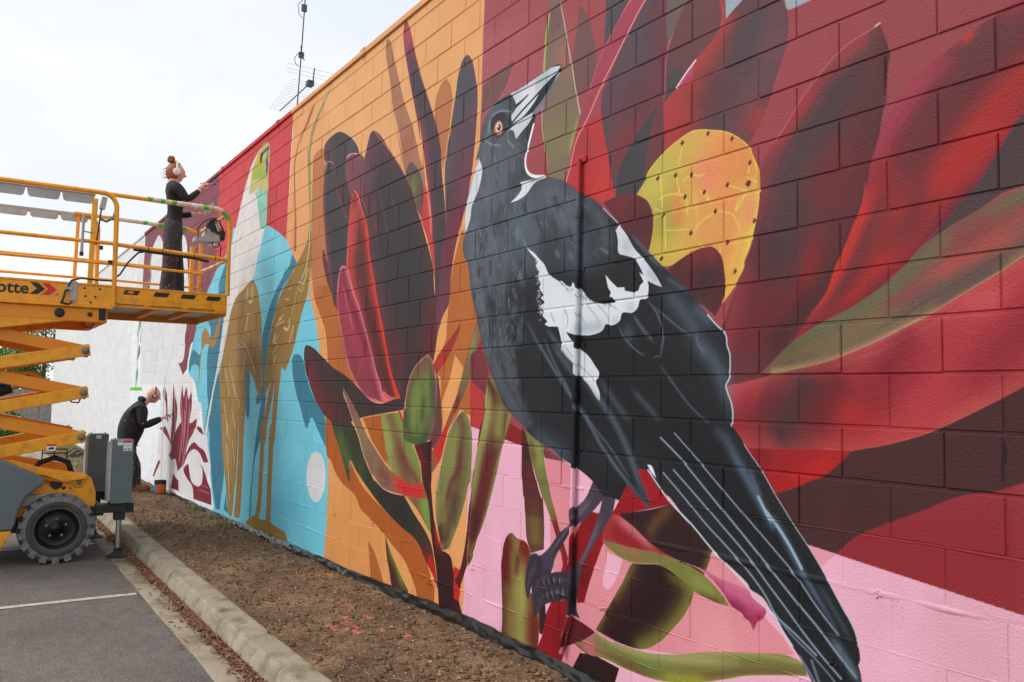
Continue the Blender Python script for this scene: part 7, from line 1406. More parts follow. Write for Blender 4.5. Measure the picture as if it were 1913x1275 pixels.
M_gt = mat('green_tape', lin(96,180,60), .6, var=.12, vscale=40); M_pt = mat('pale_tape', lin(228,214,190), .7, var=.15, vscale=30, dirt=lin(214,140,110), dscale=14, damt=.8)
NX, FX = -6.92, -8.36                       # near and far side of the machine
lift = empty('scissor_lift', (-7.65, -3.0, 0), 'orange diesel scissor lift parked across the bay beside the wall', 'lift')
# ---- main deck
MZ = 2.60
deck = MB(); deck.box(FX+.02, NX-.02, -4.35, -1.60, 2.53, MZ); deck = deck.build('deck', M_or_shade, lift)
for x, s in ((NX, 1), (FX, -1)):
    b = MB(); b.box(x-.02, x+.0, -4.38, -1.60, 2.536, 2.728); b.box(x-.022, x+.028*s if s > 0 else x+.02, -4.38, -1.596, 2.505, 2.534); b.box(x-.024, x+.006, -4.38, -1.60, 2.729, 2.750)
    side = b.build('toe_board', M_or, lift, .004)
    if s > 0: near_side = side
# lettering and chevrons on the near toe board
cu = bpy.data.curves.new('lettering', 'FONT'); cu.body = 'Haulotte'; cu.size = .158; cu.offset = .0028; cu.extrude = .0012; cu.space_character = 1.02
to = bpy.data.objects.new('tmp_text', cu); COL.objects.link(to)
me = bpy.data.meshes.new_from_object(to.evaluated_get(bpy.context.evaluated_depsgraph_get())); bpy.data.objects.remove(to)
co = np.array([v.co for v in me.vertices]); mxx = co[:,0].max()
b = MB(); b.add([(NX+.003+q[2], -2.345+(q[0]-mxx), 2.607+q[1]*1.0) for q in co], [tuple(p.vertices) for p in me.polygons]); bpy.data.meshes.remove(me)
b.build('lettering', M_blk, near_side)
def chev(y, m, w=.068):
    z0, z1 = 2.606, 2.718; zm = (z0+z1)/2
    MB().prism([(y,z1),(y+w,z1),(y+w+.062,zm),(y+w,z0),(y,z0),(y+.062,zm)], 'x', NX+.001, NX+.004).build('chevron', m, near_side)
chev(-2.335, M_blk); chev(-2.238, M_red)
MB().prism([(-2.115,2.606),(-2.10,2.606),(-2.085,2.628),(-2.092,2.632)], 'x', NX+.001, NX+.004).build('chevron_tail', M_red, near_side)
MB().box(NX+.001, NX+.010, -1.995, -1.925, 2.565, 2.76).build('latch_plate', M_galv, near_side, .003)
for y, z in ((-1.86,2.70),(-1.72,2.70),(-1.85,2.62),(-1.76,2.62),(-1.80,2.56)): MB().lathe((NX+.001,y,z), (1,0,0), [(0,.011),(.0015,.011),(.0015,0)], 10).build('bolt_hole', M_dk, near_side)
b = MB(); b.tube([(NX+.02,-2.0,2.675),(NX+.03,-2.03,2.66),(NX+.03,-2.045,2.58),(NX+.03,-2.06,2.535)], .010, 8); b.tube([(NX+.028,-2.07,2.54),(NX+.028,-2.0,2.525),(NX+.026,-1.965,2.55)], .010, 8); b.build('hook', M_dk, near_side)
MB().box(NX+.004, NX+.03, -2.03, -1.97, 2.665, 2.70).build('hook_bracket', M_galv, near_side, .004)
# rails of the main deck: round top rail that turns down into the front post
def rail(name, pts, r=.022, m=None, parent=None): return MB().tube(pts, r, 10).build(name, m or M_or, parent or lift)
def barobj(name, p, q, w=.036, h=.036, m=None, parent=None): return MB().bar(p, q, w, h).build(name, m or M_or, parent or lift, .004)
for x in (NX-.012, FX+.012):
    MB().tube([(x,-4.36,3.69),(x,-1.79,3.69)] + arc((-1.74,3.55), .14, 95, 5, 6, x=x) + [(x,-1.598,3.40),(x,-1.59,2.53)], .024, 10).build('top_rail', M_or, lift)
    rail('mid_rail', [(x,-4.36,3.185),(x,-1.60,3.178)], .020); rail('low_rail', [(x,-4.36,2.972),(x,-1.60,2.968)], .015)
    for y in (-4.35, -3.1): barobj('post', (x,y,2.74), (x,y,3.67))
for y in (-4.36,):
    for z in (3.69, 3.18, 2.97): rail('rear_rail', [(FX+.01,y,z),(NX-.01,y,z)], .02)
barobj('post', (NX-.03,-1.815,2.62), (NX-.03,-1.80,3.62), .05, .05)
barobj('post', (FX+.03,-1.83,2.62), (FX+.03,-1.81,3.70), .036, .036)
barobj('gate_bar', (FX+.03,-1.86,3.70), (FX+.03,-1.60,3.70), .03, .03)
# grey guard plates hung under the rails, each a separate tooth
for x, ztop, y0 in ((NX-.036, 3.668, -1.80), (FX+.04, 3.712, -1.70)):
    y = y0; w = .305
    hang = .105
    MB().box(x-.004, x+.004, -4.2, y0, ztop-.022, ztop).build('plate_rail', M_galv, lift)
    while y > -4.1:
        a, b_ = y-w, y
        MB().prism([(a+.006,ztop-.024),(a+.012,ztop-.06),(a+.020,ztop-hang+.014),(a+.040,ztop-hang),(b_-.040,ztop-hang),(b_-.020,ztop-hang+.014),(b_-.012,ztop-.06),(b_-.006,ztop-.024)], 'x', x-.003, x+.003).build('guard_plate', M_galv, lift)
        y -= w
# sensor bracket, hose bow and spring pin on the near post
barobj('sensor_box', (NX-.02,-1.735,3.52), (NX-.02,-1.715,3.645), .05, .06, M_galv)
MB().tube([(NX-.02,-1.755,3.42),(NX-.02,-1.69,3.40),(NX-.02,-1.63,3.44),(NX-.02,-1.605,3.53)], .014, 8).build('hose_bow', mat('grey_hose', lin(128,130,132), .5), lift)
barobj('strap', (NX-.02,-1.775,3.15), (NX-.02,-1.735,3.60), .012, .05, M_dk)
MB().tube([(NX+.01,-1.905,3.05),(NX+.01,-1.90,3.44)], .014, 8).build('spring_pin', M_galv, lift)
MB().tube([(NX+.01,-1.905,3.02),(NX+.01,-1.905,3.06)], .019, 8).build('pin_cap', M_dk, lift)
MB().tube([(NX+.01,-1.90,3.27),(NX+.0,-1.83,3.265),(NX-.01,-1.80,3.28)], .008, 6).build('pin_lever', M_galv, lift)
MB().box(NX-.0, NX+.03, -1.745, -1.715, 3.10, 3.14).build('rail_stop', M_rub, lift); MB().box(NX-.0, NX+.03, -1.66, -1.62, 2.97, 3.0).build('rail_stop', M_rub, lift)
# ---- sliding extension deck
EX, GX = -6.97, -8.28; EY = -.45
b = MB(); b.box(GX+.02, EX-.02, -1.64, EY-.01, 2.575, 2.598); ext = b.build('extension_floor', M_galv, lift)
b = MB(); b.box(EX-.02, EX, -1.60, EY, 2.555, 2.735); b.box(EX-.024, EX+.004, -1.60, EY, 2.7355, 2.752); near_edge = b.build('extension_side', M_or, lift, .004)
b = MB(); b.box(GX, GX+.02, -1.60, EY, 2.50, 2.735); b.build('extension_side', M_or_shade, lift, .004)
MB().box(GX+.021, EX-.021, EY-.02, EY, 2.51, 2.735).build('extension_front', M_or, lift, .004)
for y in (-1.15, -.80): MB().box(GX+.022, EX-.022, y-.03, y+.03, 2.53, 2.573).build('floor_joist', M_or_shade, lift)
MB().box(EX-.018, EX+.002, -1.59, EY+.0, 2.535, 2.553).build('slide_runner', M_or_shade, lift)
for k, y in enumerate((-1.50,-1.21,-.94,-.68)):
    MB().prism([(y,2.672),(y+.14,2.672),(y+.165,2.718),(y+.025,2.718)], 'x', EX+.0005, EX+.003).build('hazard_stripe', M_blk, near_edge)
MB().prism([(-1.46,2.688),(-1.40,2.682),(-1.395,2.705),(-1.45,2.708)], 'x', EX+.0032, EX+.005).build('tape_patch', mat('orange_patch', lin(236,150,80), .6), near_edge)
for a, b_ in ((-1.57,-1.30),(-1.24,-.92),(-.86,-.58)): MB().box(EX+.0005, EX+.006, a, b_, 2.566, 2.572).build('panel_rib', M_dk, near_edge)
b = MB(); b.tube([(EX,-1.76,3.692),(EX,-.66,3.684)] + arc((-.62,3.52), .165, 92, 4, 7, x=EX) + [(EX,-.455,3.4),(EX,-.448,2.74)], .022, 10); ext_top = b.build('extension_rail', M_or, lift)
b = MB(); b.tube([(GX,-1.86,3.700),(GX,-.62,3.668),(GX,-.50,3.63),(GX,-.46,3.5),(GX,-.46,2.74)], .02, 10); ext_far = b.build('extension_rail', M_or, lift)
rail('extension_mid_rail', [(EX,-1.60,3.18),(EX,-.455,3.135)], .022); rail('extension_low_rail', [(EX,-1.60,2.975),(EX,-.72,2.955)], .014)
rail('extension_mid_rail', [(GX,-1.60,3.17),(GX,-.46,3.15)], .018); rail('extension_low_rail', [(GX,-1.60,2.965),(GX,-.46,2.95)], .014)
rail('front_rail', [(GX,-.455,3.15),(EX,-.452,3.135)], .018); fr = rail('front_rail', [(GX,-.455,3.66),(EX-.05,-.475,3.64)], .02)
for t in (.15,.4,.62,.85): q = Vector((GX,-.455,3.15)).lerp(Vector((EX,-.452,3.135)), t); MB().tube([q, q+Vector((.17,0,-.002))], .0195, 8).build('tape_wrap', M_pt, lift)
barobj('post', (GX+.02,-.56,2.74), (GX+.02,-.56,3.45), .045, .045)
# tape wrapped round the extension rails
def wrap(y0, y1, m, x=EX, za=3.695, zb=3.684, ya=-1.6, yb=-.66, r=.0255, par=None):
    f = lambda y: za + (zb-za)*(y-ya)/(yb-ya)
    n = 6; pts = [(x+random.gauss(0,.001), y0+(y1-y0)*k/n, f(y0+(y1-y0)*k/n)+random.gauss(0,.0012)) for k in range(n+1)]
    MB().tube(pts, [r+random.uniform(-.001,.002) for _ in pts], 10).build('tape_wrap', m, par or ext_top)
y = -1.30
for k, (l_, m) in enumerate([(.045,M_gt),(.075,M_pt),(.045,M_gt),(.07,M_pt),(.05,M_gt),(.16,M_pt),(.05,M_white),(.07,M_pt),(.05,M_gt),(.04,M_pt),(.04,M_gt)]):
    if y > -.66: break
    wrap(y, min(y+l_,-.64), m); y += l_
for a0, a1, m in ((92,60,M_pt),(58,22,M_gt)):
    MB().tube(arc((-.62,3.52), .165, a0, a1, 5, x=EX), .0262, 10).build('tape_wrap', m, ext_top)
y = -1.5
for k, (l_, m) in enumerate([(.05,M_gt),(.32,M_pt),(.05,M_gt),(.12,M_pt),(.07,M_gt),(.06,M_white),(.07,M_gt),(.05,M_white),(.07,M_gt)]):
    wrap(y, y+l_, m, GX, 3.691, 3.668, -1.5, -.62, .0235, ext_far); y += l_
# black cable clipped under the mid rail
MB().tube([(EX+.0,-1.42,3.145),(EX+.0,-1.25,3.135),(EX+.0,-1.0,3.125),(EX+.0,-.80,3.115),(EX+.0,-.70,3.10),(EX+.0,-.66,3.098)], .014, 8).build('cable_sleeve', M_rub, lift)
for y in (-1.28,-1.14,-.82,-.60): MB().tube([(EX,y,3.18-(y+1.6)*.039-.001),(EX,y+.008,3.18-(y+1.6)*.039-.001)], .024, 10).build('cable_tie', M_rub, lift)
MB().tube([(EX+.02,-1.30,3.135),(EX+.03,-1.38,3.11),(EX+.03,-1.47,3.0),(EX+.03,-1.54,2.87),(EX+.04,-1.62,2.795),(NX+.05,-1.76,2.785),(NX+.05,-1.90,2.79),(NX+.045,-1.985,2.76),(NX+.035,-2.01,2.70)], .009, 8).build('hose', M_rub, lift)
# control box on the end of the extension
cbx = EX-.06
ctl = MB().prism([(-.80,3.315),(-.80,3.365),(-.71,3.385),(-.70,3.43),(-.665,3.46),(-.63,3.455),(-.61,3.415),(-.545,3.41),(-.53,3.335),(-.64,3.325)], 'x', cbx-.16, cbx).build('control_box', mat('control_grey', lin(172,176,176), .5, var=.06), lift, .006)
MB().prism([(-.665,3.51),(-.655,3.565),(-.61,3.585),(-.545,3.575),(-.475,3.44),(-.485,3.36),(-.525,3.355),(-.545,3.44)], 'x', cbx-.14, cbx-.01).build('control_housing', M_dk, ctl, .008)
MB().prism([(-.605,3.555),(-.56,3.562),(-.515,3.465),(-.565,3.448)], 'x', cbx-.008, cbx-.001).build('control_panel', M_galv, ctl)
MB().prism([(-.555,3.478),(-.525,3.486),(-.515,3.468),(-.545,3.458)], 'x', cbx-.0008, cbx+.003).build('red_button', M_red, ctl)
MB().prism([(-.605,3.55),(-.58,3.556),(-.575,3.535),(-.60,3.53)], 'x', cbx-.0008, cbx+.003).build('red_button', M_red, ctl)
MB().prism([(-.655,3.49),(-.615,3.51),(-.60,3.44),(-.63,3.43)], 'x', cbx+.002, cbx+.02).build('joystick_guard', M_dk, ctl, .004)
MB().tube([(cbx+.01,-.77,3.36),(cbx+.02,-.78,3.45),(cbx+.02,-.73,3.53),(cbx+.02,-.65,3.58),(cbx+.01,-.58,3.585)], .007, 8).build('cable', M_rub, ctl)
MB().tube([(cbx+.02,-.695,3.42),(cbx+.03,-.69,3.49),(cbx+.02,-.65,3.545)], .006, 8).build('cable', M_rub, ctl)
MB().tube([(cbx,-.56,3.34),(cbx+.01,-.525,3.28),(cbx+.01,-.53,3.20),(cbx,-.54,3.13)], .006, 8).build('cable', M_rub, ctl)
MB().tube([(cbx,-.62,3.33),(cbx+.005,-.61,3.27),(cbx+.005,-.555,3.275),(cbx,-.545,3.33)], .006, 6).build('hook', M_dk, ctl)
MB().prism([(-.64,3.30),(-.60,3.285),(-.565,3.31),(-.60,3.322)], 'x', cbx-.12, cbx-.02).build('lamp', M_white, ctl)
# ---- under deck frame and scissor stack
b = MB(); b.box(NX-.06, NX-.005, -4.3, -1.64, 2.36, 2.503); b.box(FX+.005, FX+.06, -4.3, -1.64, 2.36, 2.503); b.box(FX+.06, NX-.06, -1.70, -1.64, 2.36, 2.50); under = b.build('under_frame', M_or_shade, lift, .012)
for y, r in ((-2.07,.045),(-1.80,.022)): MB().lathe((NX-.005,y,2.44), (1,0,0), [(0,r),(.012,r),(.014,r*.5),(.014,0)], 16).build('pin', M_dk, under)
MB().box(NX-.06, NX+.001, -1.72, -1.655, 2.385, 2.50).build('end_pad', M_dk, under, .006)
MB().tube([(NX-.02,-1.86,2.36),(NX-.01,-1.84,2.31),(NX-.01,-1.79,2.30),(NX-.02,-1.76,2.35)], .008, 8).build('hose_loop', M_rub, under)
PZ = [2.075, 1.655, 1.215, .80]; YF, YR = -1.835, -3.90
def arm(x, p, q, m):
    p = Vector((x,)+p); q = Vector((x,)+q); d = (q-p).normalized(); e = d*.055
    o = MB().bar(p-e, q+e, .055, .118).build('scissor_arm', m, lift, .008)
    return o
def bolt(par, x, y, z, r=.028):
    MB().lathe((x,y,z), (1,0,0), [(0,r*1.25),(.008,r*1.25),(.008,r),(.026,r),(.030,r*.75),(.030,0)], 18).build('pivot_pin', M_pin, par)
levels = [2.455] + PZ
for k in range(4):
    zt, zb = levels[k], levels[k+1]
    for sx_, xo, xi in ((1, NX-.035, NX-.10), (-1, FX+.035, FX+.10)):
        a = arm(xo, (YF, zb) if k else (YF, zb), (YR, zt), M_or if True else M_or_shade) if False else None
    # outer arms fall from the upper front pin to the lower rear; inner arms rise from the lower front pin
    for near in (True, False):
        xo = NX-.035 if near else FX+.035; xi = NX-.102 if near else FX+.102
        fall = arm(xo, (YF, zt), (YR, zb), M_or); rise = arm(xi, (YF, zb), (YR, zt), M_or_shade)
        if k: bolt(fall, (xo+.028) if near else xo-.058, YF+.012, zt)
        bolt(fall, (xo+.028) if near else xo-.058, (YF+YR)/2, (zt+zb)/2)
for z in PZ[:3]:
    for y in (YF, YR): MB().tube([(FX+.03,y,z),(NX-.03,y,z)], .03, 12).build('cross_tube', M_or_shade, lift)
MB().box(NX-.006, NX-.002, -2.12, -2.04, 1.085, 1.15).build('warning_sticker', M_white, lift)
MB().box(NX-.0018, NX-.0005, -2.12, -2.04, 1.132, 1.15).build('warning_stripe', M_red, lift); MB().prism([(-2.105,1.10),(-2.055,1.10),(-2.06,1.118),(-2.08,1.122),(-2.10,1.112)], 'x', NX-.0018, NX-.0005).build('warning_symbol', M_blk, lift)
MB().tube([(NX-.07,-1.95,1.60),(NX-.03,-1.92,1.56),(NX-.03,-1.86,1.555),(NX-.05,-1.84,1.60)], .008, 8).build('hose_loop', M_rub, lift)
lug = MB().prism([(-2.45,1.86),(-2.22,1.86),(-1.95,1.70),(-2.1,1.66),(-2.45,1.75)], 'x', -7.62, -7.56).build('cylinder_lug', M_or_shade, lift, .006)
MB().lathe((-7.56,-2.28,1.80), (1,0,0), [(0,.03),(.02,.03),(.02,0)], 16).build('pin', M_dk, lug)
MB().tube([(-7.55,-3.6,1.25),(-7.5,-2.42,1.70)], .062, 16).build('lift_cylinder', M_dk, lift); MB().tube([(-7.5,-2.44,1.69),(-7.49,-2.25,1.765)], .035, 12).build('cylinder_rod', M_chrome, lift)
MB().box(-7.47,-7.43,-2.52,-2.44,1.715,1.735).build('cylinder_label', M_blue, lift)
# ---- chassis
b = MB(); b.prism([(-4.35,.42),(-4.35,.80),(-2.1,.80),(-1.66,.68),(-1.645,.52),(-1.70,.36),(-2.0,.36),(-2.5,.30),(-4.2,.30)], 'x', -8.16, -7.16); chassis = b.build('chassis', M_or_shade, lift, .01)
fp = MB().prism([(-2.40,.74),(-2.16,.74),(-2.13,.775),(-1.99,.70),(-1.90,.79),(-1.76,.84),(-1.70,.80),(-1.655,.66),(-1.645,.46),(-1.74,.42),(-2.3,.42)], 'x', -7.155, -7.02).build('axle_plate', M_or, lift, .01)
MB().prism([(-2.06,.80),(-1.95,.78),(-1.965,.72),(-2.02,.695),(-2.07,.74)], 'x', -7.018, -7.014).build('opening', M_dk, fp)
for y, z, r in ((-1.945,.712,.018),(-1.885,.705,.008)): MB().lathe((-7.018,y,z), (1,0,0), [(0,r),(.003,r),(.003,0)], 12).build('hole', M_dk, fp)
boss = MB().lathe((-7.018,-1.815,.765), (1,0,0), [(0,.052),(.012,.052),(.02,.042),(.02,0)], 24).build('pivot_boss', M_or, fp); MB().lathe((-6.998,-1.815,.765), (1,0,0), [(0,.024),(.01,.022),(.01,0)], 14).build('bolt', M_pin, boss)
la = MB().prism([(-2.62,1.02),(-2.40,1.0),(-2.05,.885),(-1.74,.835),(-1.76,.80),(-1.95,.775),(-2.12,.845),(-2.62,.93)], 'x', -7.01, -6.955).build('base_arm', M_or, lift, .006)
MB().tube([(-7.2,-1.86,.83),(-7.2,-1.90,.95),(-7.2,-2.02,1.0),(-7.2,-2.16,.95),(-7.2,-2.2,.87)], .026, 10).build('hose', M_rub, lift)
fr_ = MB(); 
for p, q in (((-7.25,-2.13,.92),(-7.25,-2.13,1.08)),((-7.25,-2.13,1.08),(-7.25,-1.91,1.08)),((-7.25,-1.91,1.08),(-7.25,-1.91,.92)),((-7.25,-2.02,1.08),(-7.25,-2.02,.96)),((-7.25,-2.13,1.04),(-7.25,-1.91,1.04))): fr_.tube([p, q], .006, 6)
fr_.build('wire_guard', M_dk, lift)
cov = MB().prism([(-3.6,1.0),(-2.62,1.06),(-2.48,1.01),(-2.13,.835),(-2.125,.785),(-2.20,.73),(-2.28,.66),(-2.335,.53),(-2.36,.40),(-2.38,.355),(-3.6,.355)], 'x', -7.0, -6.80).build('engine_cover', M_grey, lift, .02)
MB().prism([(-3.6,.350),(-2.38,.350),(-2.47,.17),(-3.6,.17)], 'x', -6.99, -6.80).build('sill_panel', M_or, lift, .008)
MB().box(-7.05,-6.98,-2.38,-2.02,.55,.66).build('hydraulic_block', M_galv, lift, .01); MB().box(-7.06,-6.97,-2.40,-1.98,.45,.53).build('hydraulic_block', M_or_shade, lift, .01)
MB().box(-7.1,-7.0,-2.42,-2.0,.30,.42).build('axle', M_dk, lift, .01)
# ---- wheels
def wheel(x0, y, out):
    """out = +1 wheel faces +x"""
    hub = empty('wheel', (0,0,0)); hub.parent = lift; hub.location = Vector((x0, y, .335)) - worg(lift)
    c = Vector((x0, y, .335)); w = .13
    t = MB(); t.lathe(c, (1,0,0), [(-w,.20),(-w*1.0,.285),(-w*.85,.308),(w*.85,.308),(w,.275),(w,.20)], 48); ty = t.build('tyre', M_tyre, hub)
    n = 18; lugs = MB()
    for k in range(n):
        for sd in (-1, 1):
            a = 2*math.pi*(k+(.5 if sd > 0 else 0))/n; da = .105
            P = []
            for r in (.290, .335):
                k2 = 1.0 if r < .3 else .86
                for xx, aa in ((sd*w*1.01, a-da*k2), (sd*w*1.01, a+da*k2), (-sd*.01, a+da*k2+.10), (-sd*.01, a-da*k2+.10)):
                    P.append(c + Vector((xx, r*math.cos(aa), r*math.sin(aa))))
            lugs.add(P, [(0,1,2,3),(4,5,6,7),(0,1,5,4),(1,2,6,5),(2,3,7,6),(3,0,4,7)])
            P = []
            for r, xx in ((.245, sd*w*.99), (.30, sd*w*.90), (.300, sd*(w*1.02)), (.25, sd*(w*1.035))):
                for aa in (a-da*.8, a+da*.8): P.append(c + Vector((xx, r*math.cos(aa), r*math.sin(aa))))
            lugs.add(P, [(0,1,3,2),(2,3,5,4),(4,5,7,6),(6,7,1,0),(0,2,4,6),(1,7,5,3)])
    lugs.build('tread', M_tyre, ty, .006)
    MB().lathe(c, (out,0,0), [(w*.96,.272),(w*1.05,.262),(w*1.06,.235),(w*1.0,.205),(w*.9,.195)], 40).build('sidewall', M_side, ty)
    rim = MB().lathe(c, (out,0,0), [(w*.9,.197),(w*.98,.190),(w*.9,.180),(w*.45,.168),(w*.40,.150),(w*.42,.05),(w*.55,.045),(w*.55,0)], 36).build('rim', M_rim, hub)
    for k in range(5):
        a = 2*math.pi*k/5 + .3; q = c + Vector((out*w*.41, .088*math.cos(a), .088*math.sin(a)))
        MB().lathe(q, (out,0,0), [(0,.016),(.016,.014),(.016,0)], 6).build('wheel_nut', M_pin, rim)
    MB().tube([c+Vector((out*w*.42,-.07,.06)), c+Vector((out*w*.50,-.10,.10))], .004, 6).build('valve', M_pin, rim)
wheel(-6.99, -2.0, 1); wheel(-8.31, -2.0, -1); wheel(-6.99, -3.9, 1); wheel(-8.31, -3.9, -1)
# ---- front outriggers: grey jack boxes on black beams
bm_ = MB(); bm_.box(-8.30,-6.93,-1.70,-1.585,.43,.52); bm_.build('outrigger_beam', M_dk, lift, .006)
def jack(x, y0, y1, zt, zb, legx, label):
    b = MB(); b.box(x-.10, x+.10, y0, y1, zb, zt); jb = b.build('jack_box', M_grey, lift, .008)
    MB().box(x-.085, x+.085, y0-.03, y0-.002, zb+.03, zt-.02).build('jack_back_plate', M_galv, jb, .004)
    for yy in (y0+.03, y1-.03): MB().tube([(x,yy,zt),(x,yy,zt+.014)], .006, 8).build('lid_screw', M_dk, jb)
    yc = (y0+y1)/2
    MB().box(x-.07, x+.075, y0-.12, y1-.04, zb-.09, zb-.003).build('jack_bracket', M_dk, jb, .006)
    MB().box(x-.05, x+.06, yc-.05, yc+.05, zb-.17, zb-.09).build('jack_collar', M_dk, jb, .006)
    MB().box(x-.06, x+.06, y1-.035, y1+.03, zb-.10, zb-.004).build('jack_bumper', M_dk, jb, .004)
    MB().tube([(x,yc,zb-.16),(x,yc,.075)], .026, 14).build('jack_rod', M_chrome, jb); MB().tube([(x,yc,.10),(x,yc,.06)], .034, 12).build('rod_boot', M_dk, jb)
    MB().lathe((x,yc,.012), (0,0,1), [(0,.105),(.008,.105),(.030,.060),(.055,.034),(.055,0)], 8, False).build('foot_pad', M_dk, jb)
    return jb
j1 = jack(-6.945, -1.54, -1.345, 1.188, .55, -6.95, 'near'); j2 = jack(-8.28, -1.60, -1.40, 1.185, .53, -8.3, 'far')
fx = -6.845
MB().box(fx+.001, fx+.003, -1.445, -1.365, 1.075, 1.183).build('warning_sticker', M_white, j1); MB().box(fx+.0032, fx+.0045, -1.443, -1.367, 1.158, 1.181).build('warning_stripe', M_red, j1)
MB().box(fx+.0032, fx+.0045, -1.435, -1.417, 1.085, 1.10).build('warning_symbol', M_red, j1); MB().box(fx+.0032, fx+.0045, -1.405, -1.378, 1.087, 1.098).build('warning_symbol', M_blk, j1); MB().box(fx+.0032, fx+.0045, -1.43, -1.38, 1.128, 1.131).build('warning_text_line', M_blk, j1)
MB().box(fx+.001, fx+.003, -1.50, -1.45, 1.133, 1.183).build('info_sticker', M_white, j1); MB().box(fx+.0032, fx+.0045, -1.497, -1.453, 1.168, 1.178).build('info_stripe', M_blue, j1)
MB().box(-8.179, -8.177, -1.53, -1.48, 1.13, 1.17).build('info_sticker', M_white, j2)

# ------------------------------------------------------------------ people
M_skin = mat('skin', lin(222,170,148), .5, var=.06, vscale=20); M_hairw = mat('auburn_hair', lin(150,86,48), .5, var=.3, vscale=40, bump=.004, bscale=160)
M_top = mat('black_knit', lin(34,35,38), .85, var=.2, vscale=14, bump=.02, bscale=13)
def splatter(name, base, cols, scale=26, th=.30):
    m = mat(name, base, .85, var=.28, vscale=9, bump=.028, bscale=11); n = m.node_tree.nodes; l = m.node_tree.links; p = n['Principled BSDF']; old = p.inputs['Base Color'].links[0].from_socket
    t = n.new('ShaderNodeTexCoord'); v = n.new('ShaderNodeTexVoronoi'); v.inputs['Scale'].default_value = scale; l.new(t.outputs['Object'], v.inputs['Vector'])
    w = n.new('ShaderNodeTexNoise'); w.inputs['Scale'].default_value = 5; l.new(t.outputs['Object'], w.inputs['Vector'])
    a = n.new('ShaderNodeMath'); a.operation = 'SUBTRACT'; l.new(w.outputs['Fac'], a.inputs[0]); l.new(v.outputs['Distance'], a.inputs[1])
    r = n.new('ShaderNodeMapRange'); r.inputs['From Min'].default_value = th; r.inputs['From Max'].default_value = th+.06; l.new(a.outputs[0], r.inputs['Value'])
    c = n.new('ShaderNodeValToRGB'); el = c.color_ramp.elements; c.color_ramp.interpolation = 'CONSTANT'
    while len(el) < len(cols): el.new(.5)
    for i, q in enumerate(cols): el[i].position = i/len(cols); el[i].color = q
    sx = n.new('ShaderNodeSeparateColor'); l.new(v.outputs['Color'], sx.inputs[0]); l.new(sx.outputs[0], c.inputs['Fac'])
    x = n.new('ShaderNodeMix'); x.data_type = 'RGBA'; l.new(r.outputs[0], x.inputs[0]); l.new(old, x.inputs[6]); l.new(c.outputs[0], x.inputs[7]); l.new(x.outputs[2], p.inputs['Base Color'])
    return m
M_pants = splatter('paint_splashed_black_trousers', lin(56,57,62), [lin(210,60,50), lin(170,70,60), lin(120,46,48), lin(190,150,110)], 44, .235)
M_jeans = splatter('paint_splashed_trousers', lin(48,52,62), [lin(200,196,196), lin(190,90,80), lin(150,140,150), lin(120,60,60)], 34, .22)
M_hood = splatter('black_hoodie', lin(34,34,36), [lin(190,190,190), lin(170,80,80), lin(120,120,124)], 14, .42)
M_boot = mat('tan_boot', lin(150,104,62), .7, var=.2, vscale=14, bump=.003, bscale=50); M_shoe = mat('black_shoe', lin(30,30,32), .6)
M_hp = mat('white_headphone', lin(232,224,220), .4, var=.04); M_hpk = mat('pink_headphone', lin(224,170,184), .4, var=.05); M_lip = mat('lip', lin(186,104,96), .5); M_eye = mat('eye', lin(40,30,26), .3)
M_wood = mat('brush_wood', lin(206,140,70), .5); M_brushm = mat('brush_ferrule', lin(150,152,154), .35, .6); M_bri = mat('brush_bristle', lin(110,70,66), .8)

def head_mesh(b, c, face, size, mats):
    """ellipsoid head with brow, nose, lips, chin and ears; face = unit direction, size = (half width, half depth, half height)"""
    c = Vector(c); fwd_ = Vector(face).normalized(); side = Vector((0,0,1)).cross(fwd_).normalized(); upv = fwd_.cross(side)
    seg, rings = 24, 16; V = []; F = []; base = len(b.v)
    for i in range(rings+1):
        t = math.pi*i/rings
        for k in range(seg):
            p = 2*math.pi*k/seg; d = (math.cos(p)*math.sin(t), math.sin(p)*math.sin(t), math.cos(t))   # fwd, side, up
            f_, s_, u_ = d[0]*size[1], d[1]*size[0], d[2]*size[2]
            jaw = 1-.30*max(0, -d[2])**1.5 if True else 1
            s_ *= jaw; f_ *= (1-.12*max(0,-d[2])) if d[0] < 0 else 1-.05*max(0,-d[2])
            if d[0] > .3:
                f_ += .012*math.exp(-((d[2]-.18)/.14)**2)*math.exp(-(d[1]/.45)**2)               # brow
                f_ -= .010*math.exp(-((d[2]-.02)/.12)**2)*math.exp(-((abs(d[1])-.32)/.18)**2)     # eye sockets
                f_ += .034*math.exp(-((d[2]+.22)/.14)**2)*math.exp(-(d[1]/.14)**2)                # nose
                f_ += .008*math.exp(-((d[2]+.52)/.07)**2)*math.exp(-(d[1]/.28)**2)                # lips
                f_ += .018*math.exp(-((d[2]+.80)/.12)**2)*math.exp(-(d[1]/.35)**2)                # chin
            V.append(c + fwd_*f_ + side*s_ + upv*u_)
    for i in range(rings):
        for k in range(seg): F.append((i*seg+k, (i+1)*seg+k, (i+1)*seg+(k+1)%seg, i*seg+(k+1)%seg))
    b.add(V, F, True)
    for sd in (-1, 1):
        e = c + side*sd*size[0]*.98 - fwd_*.008
        b.ball((e.x, e.y, e.z), (.016, .022, .032), 8, 6)
    return fwd_, side, upv

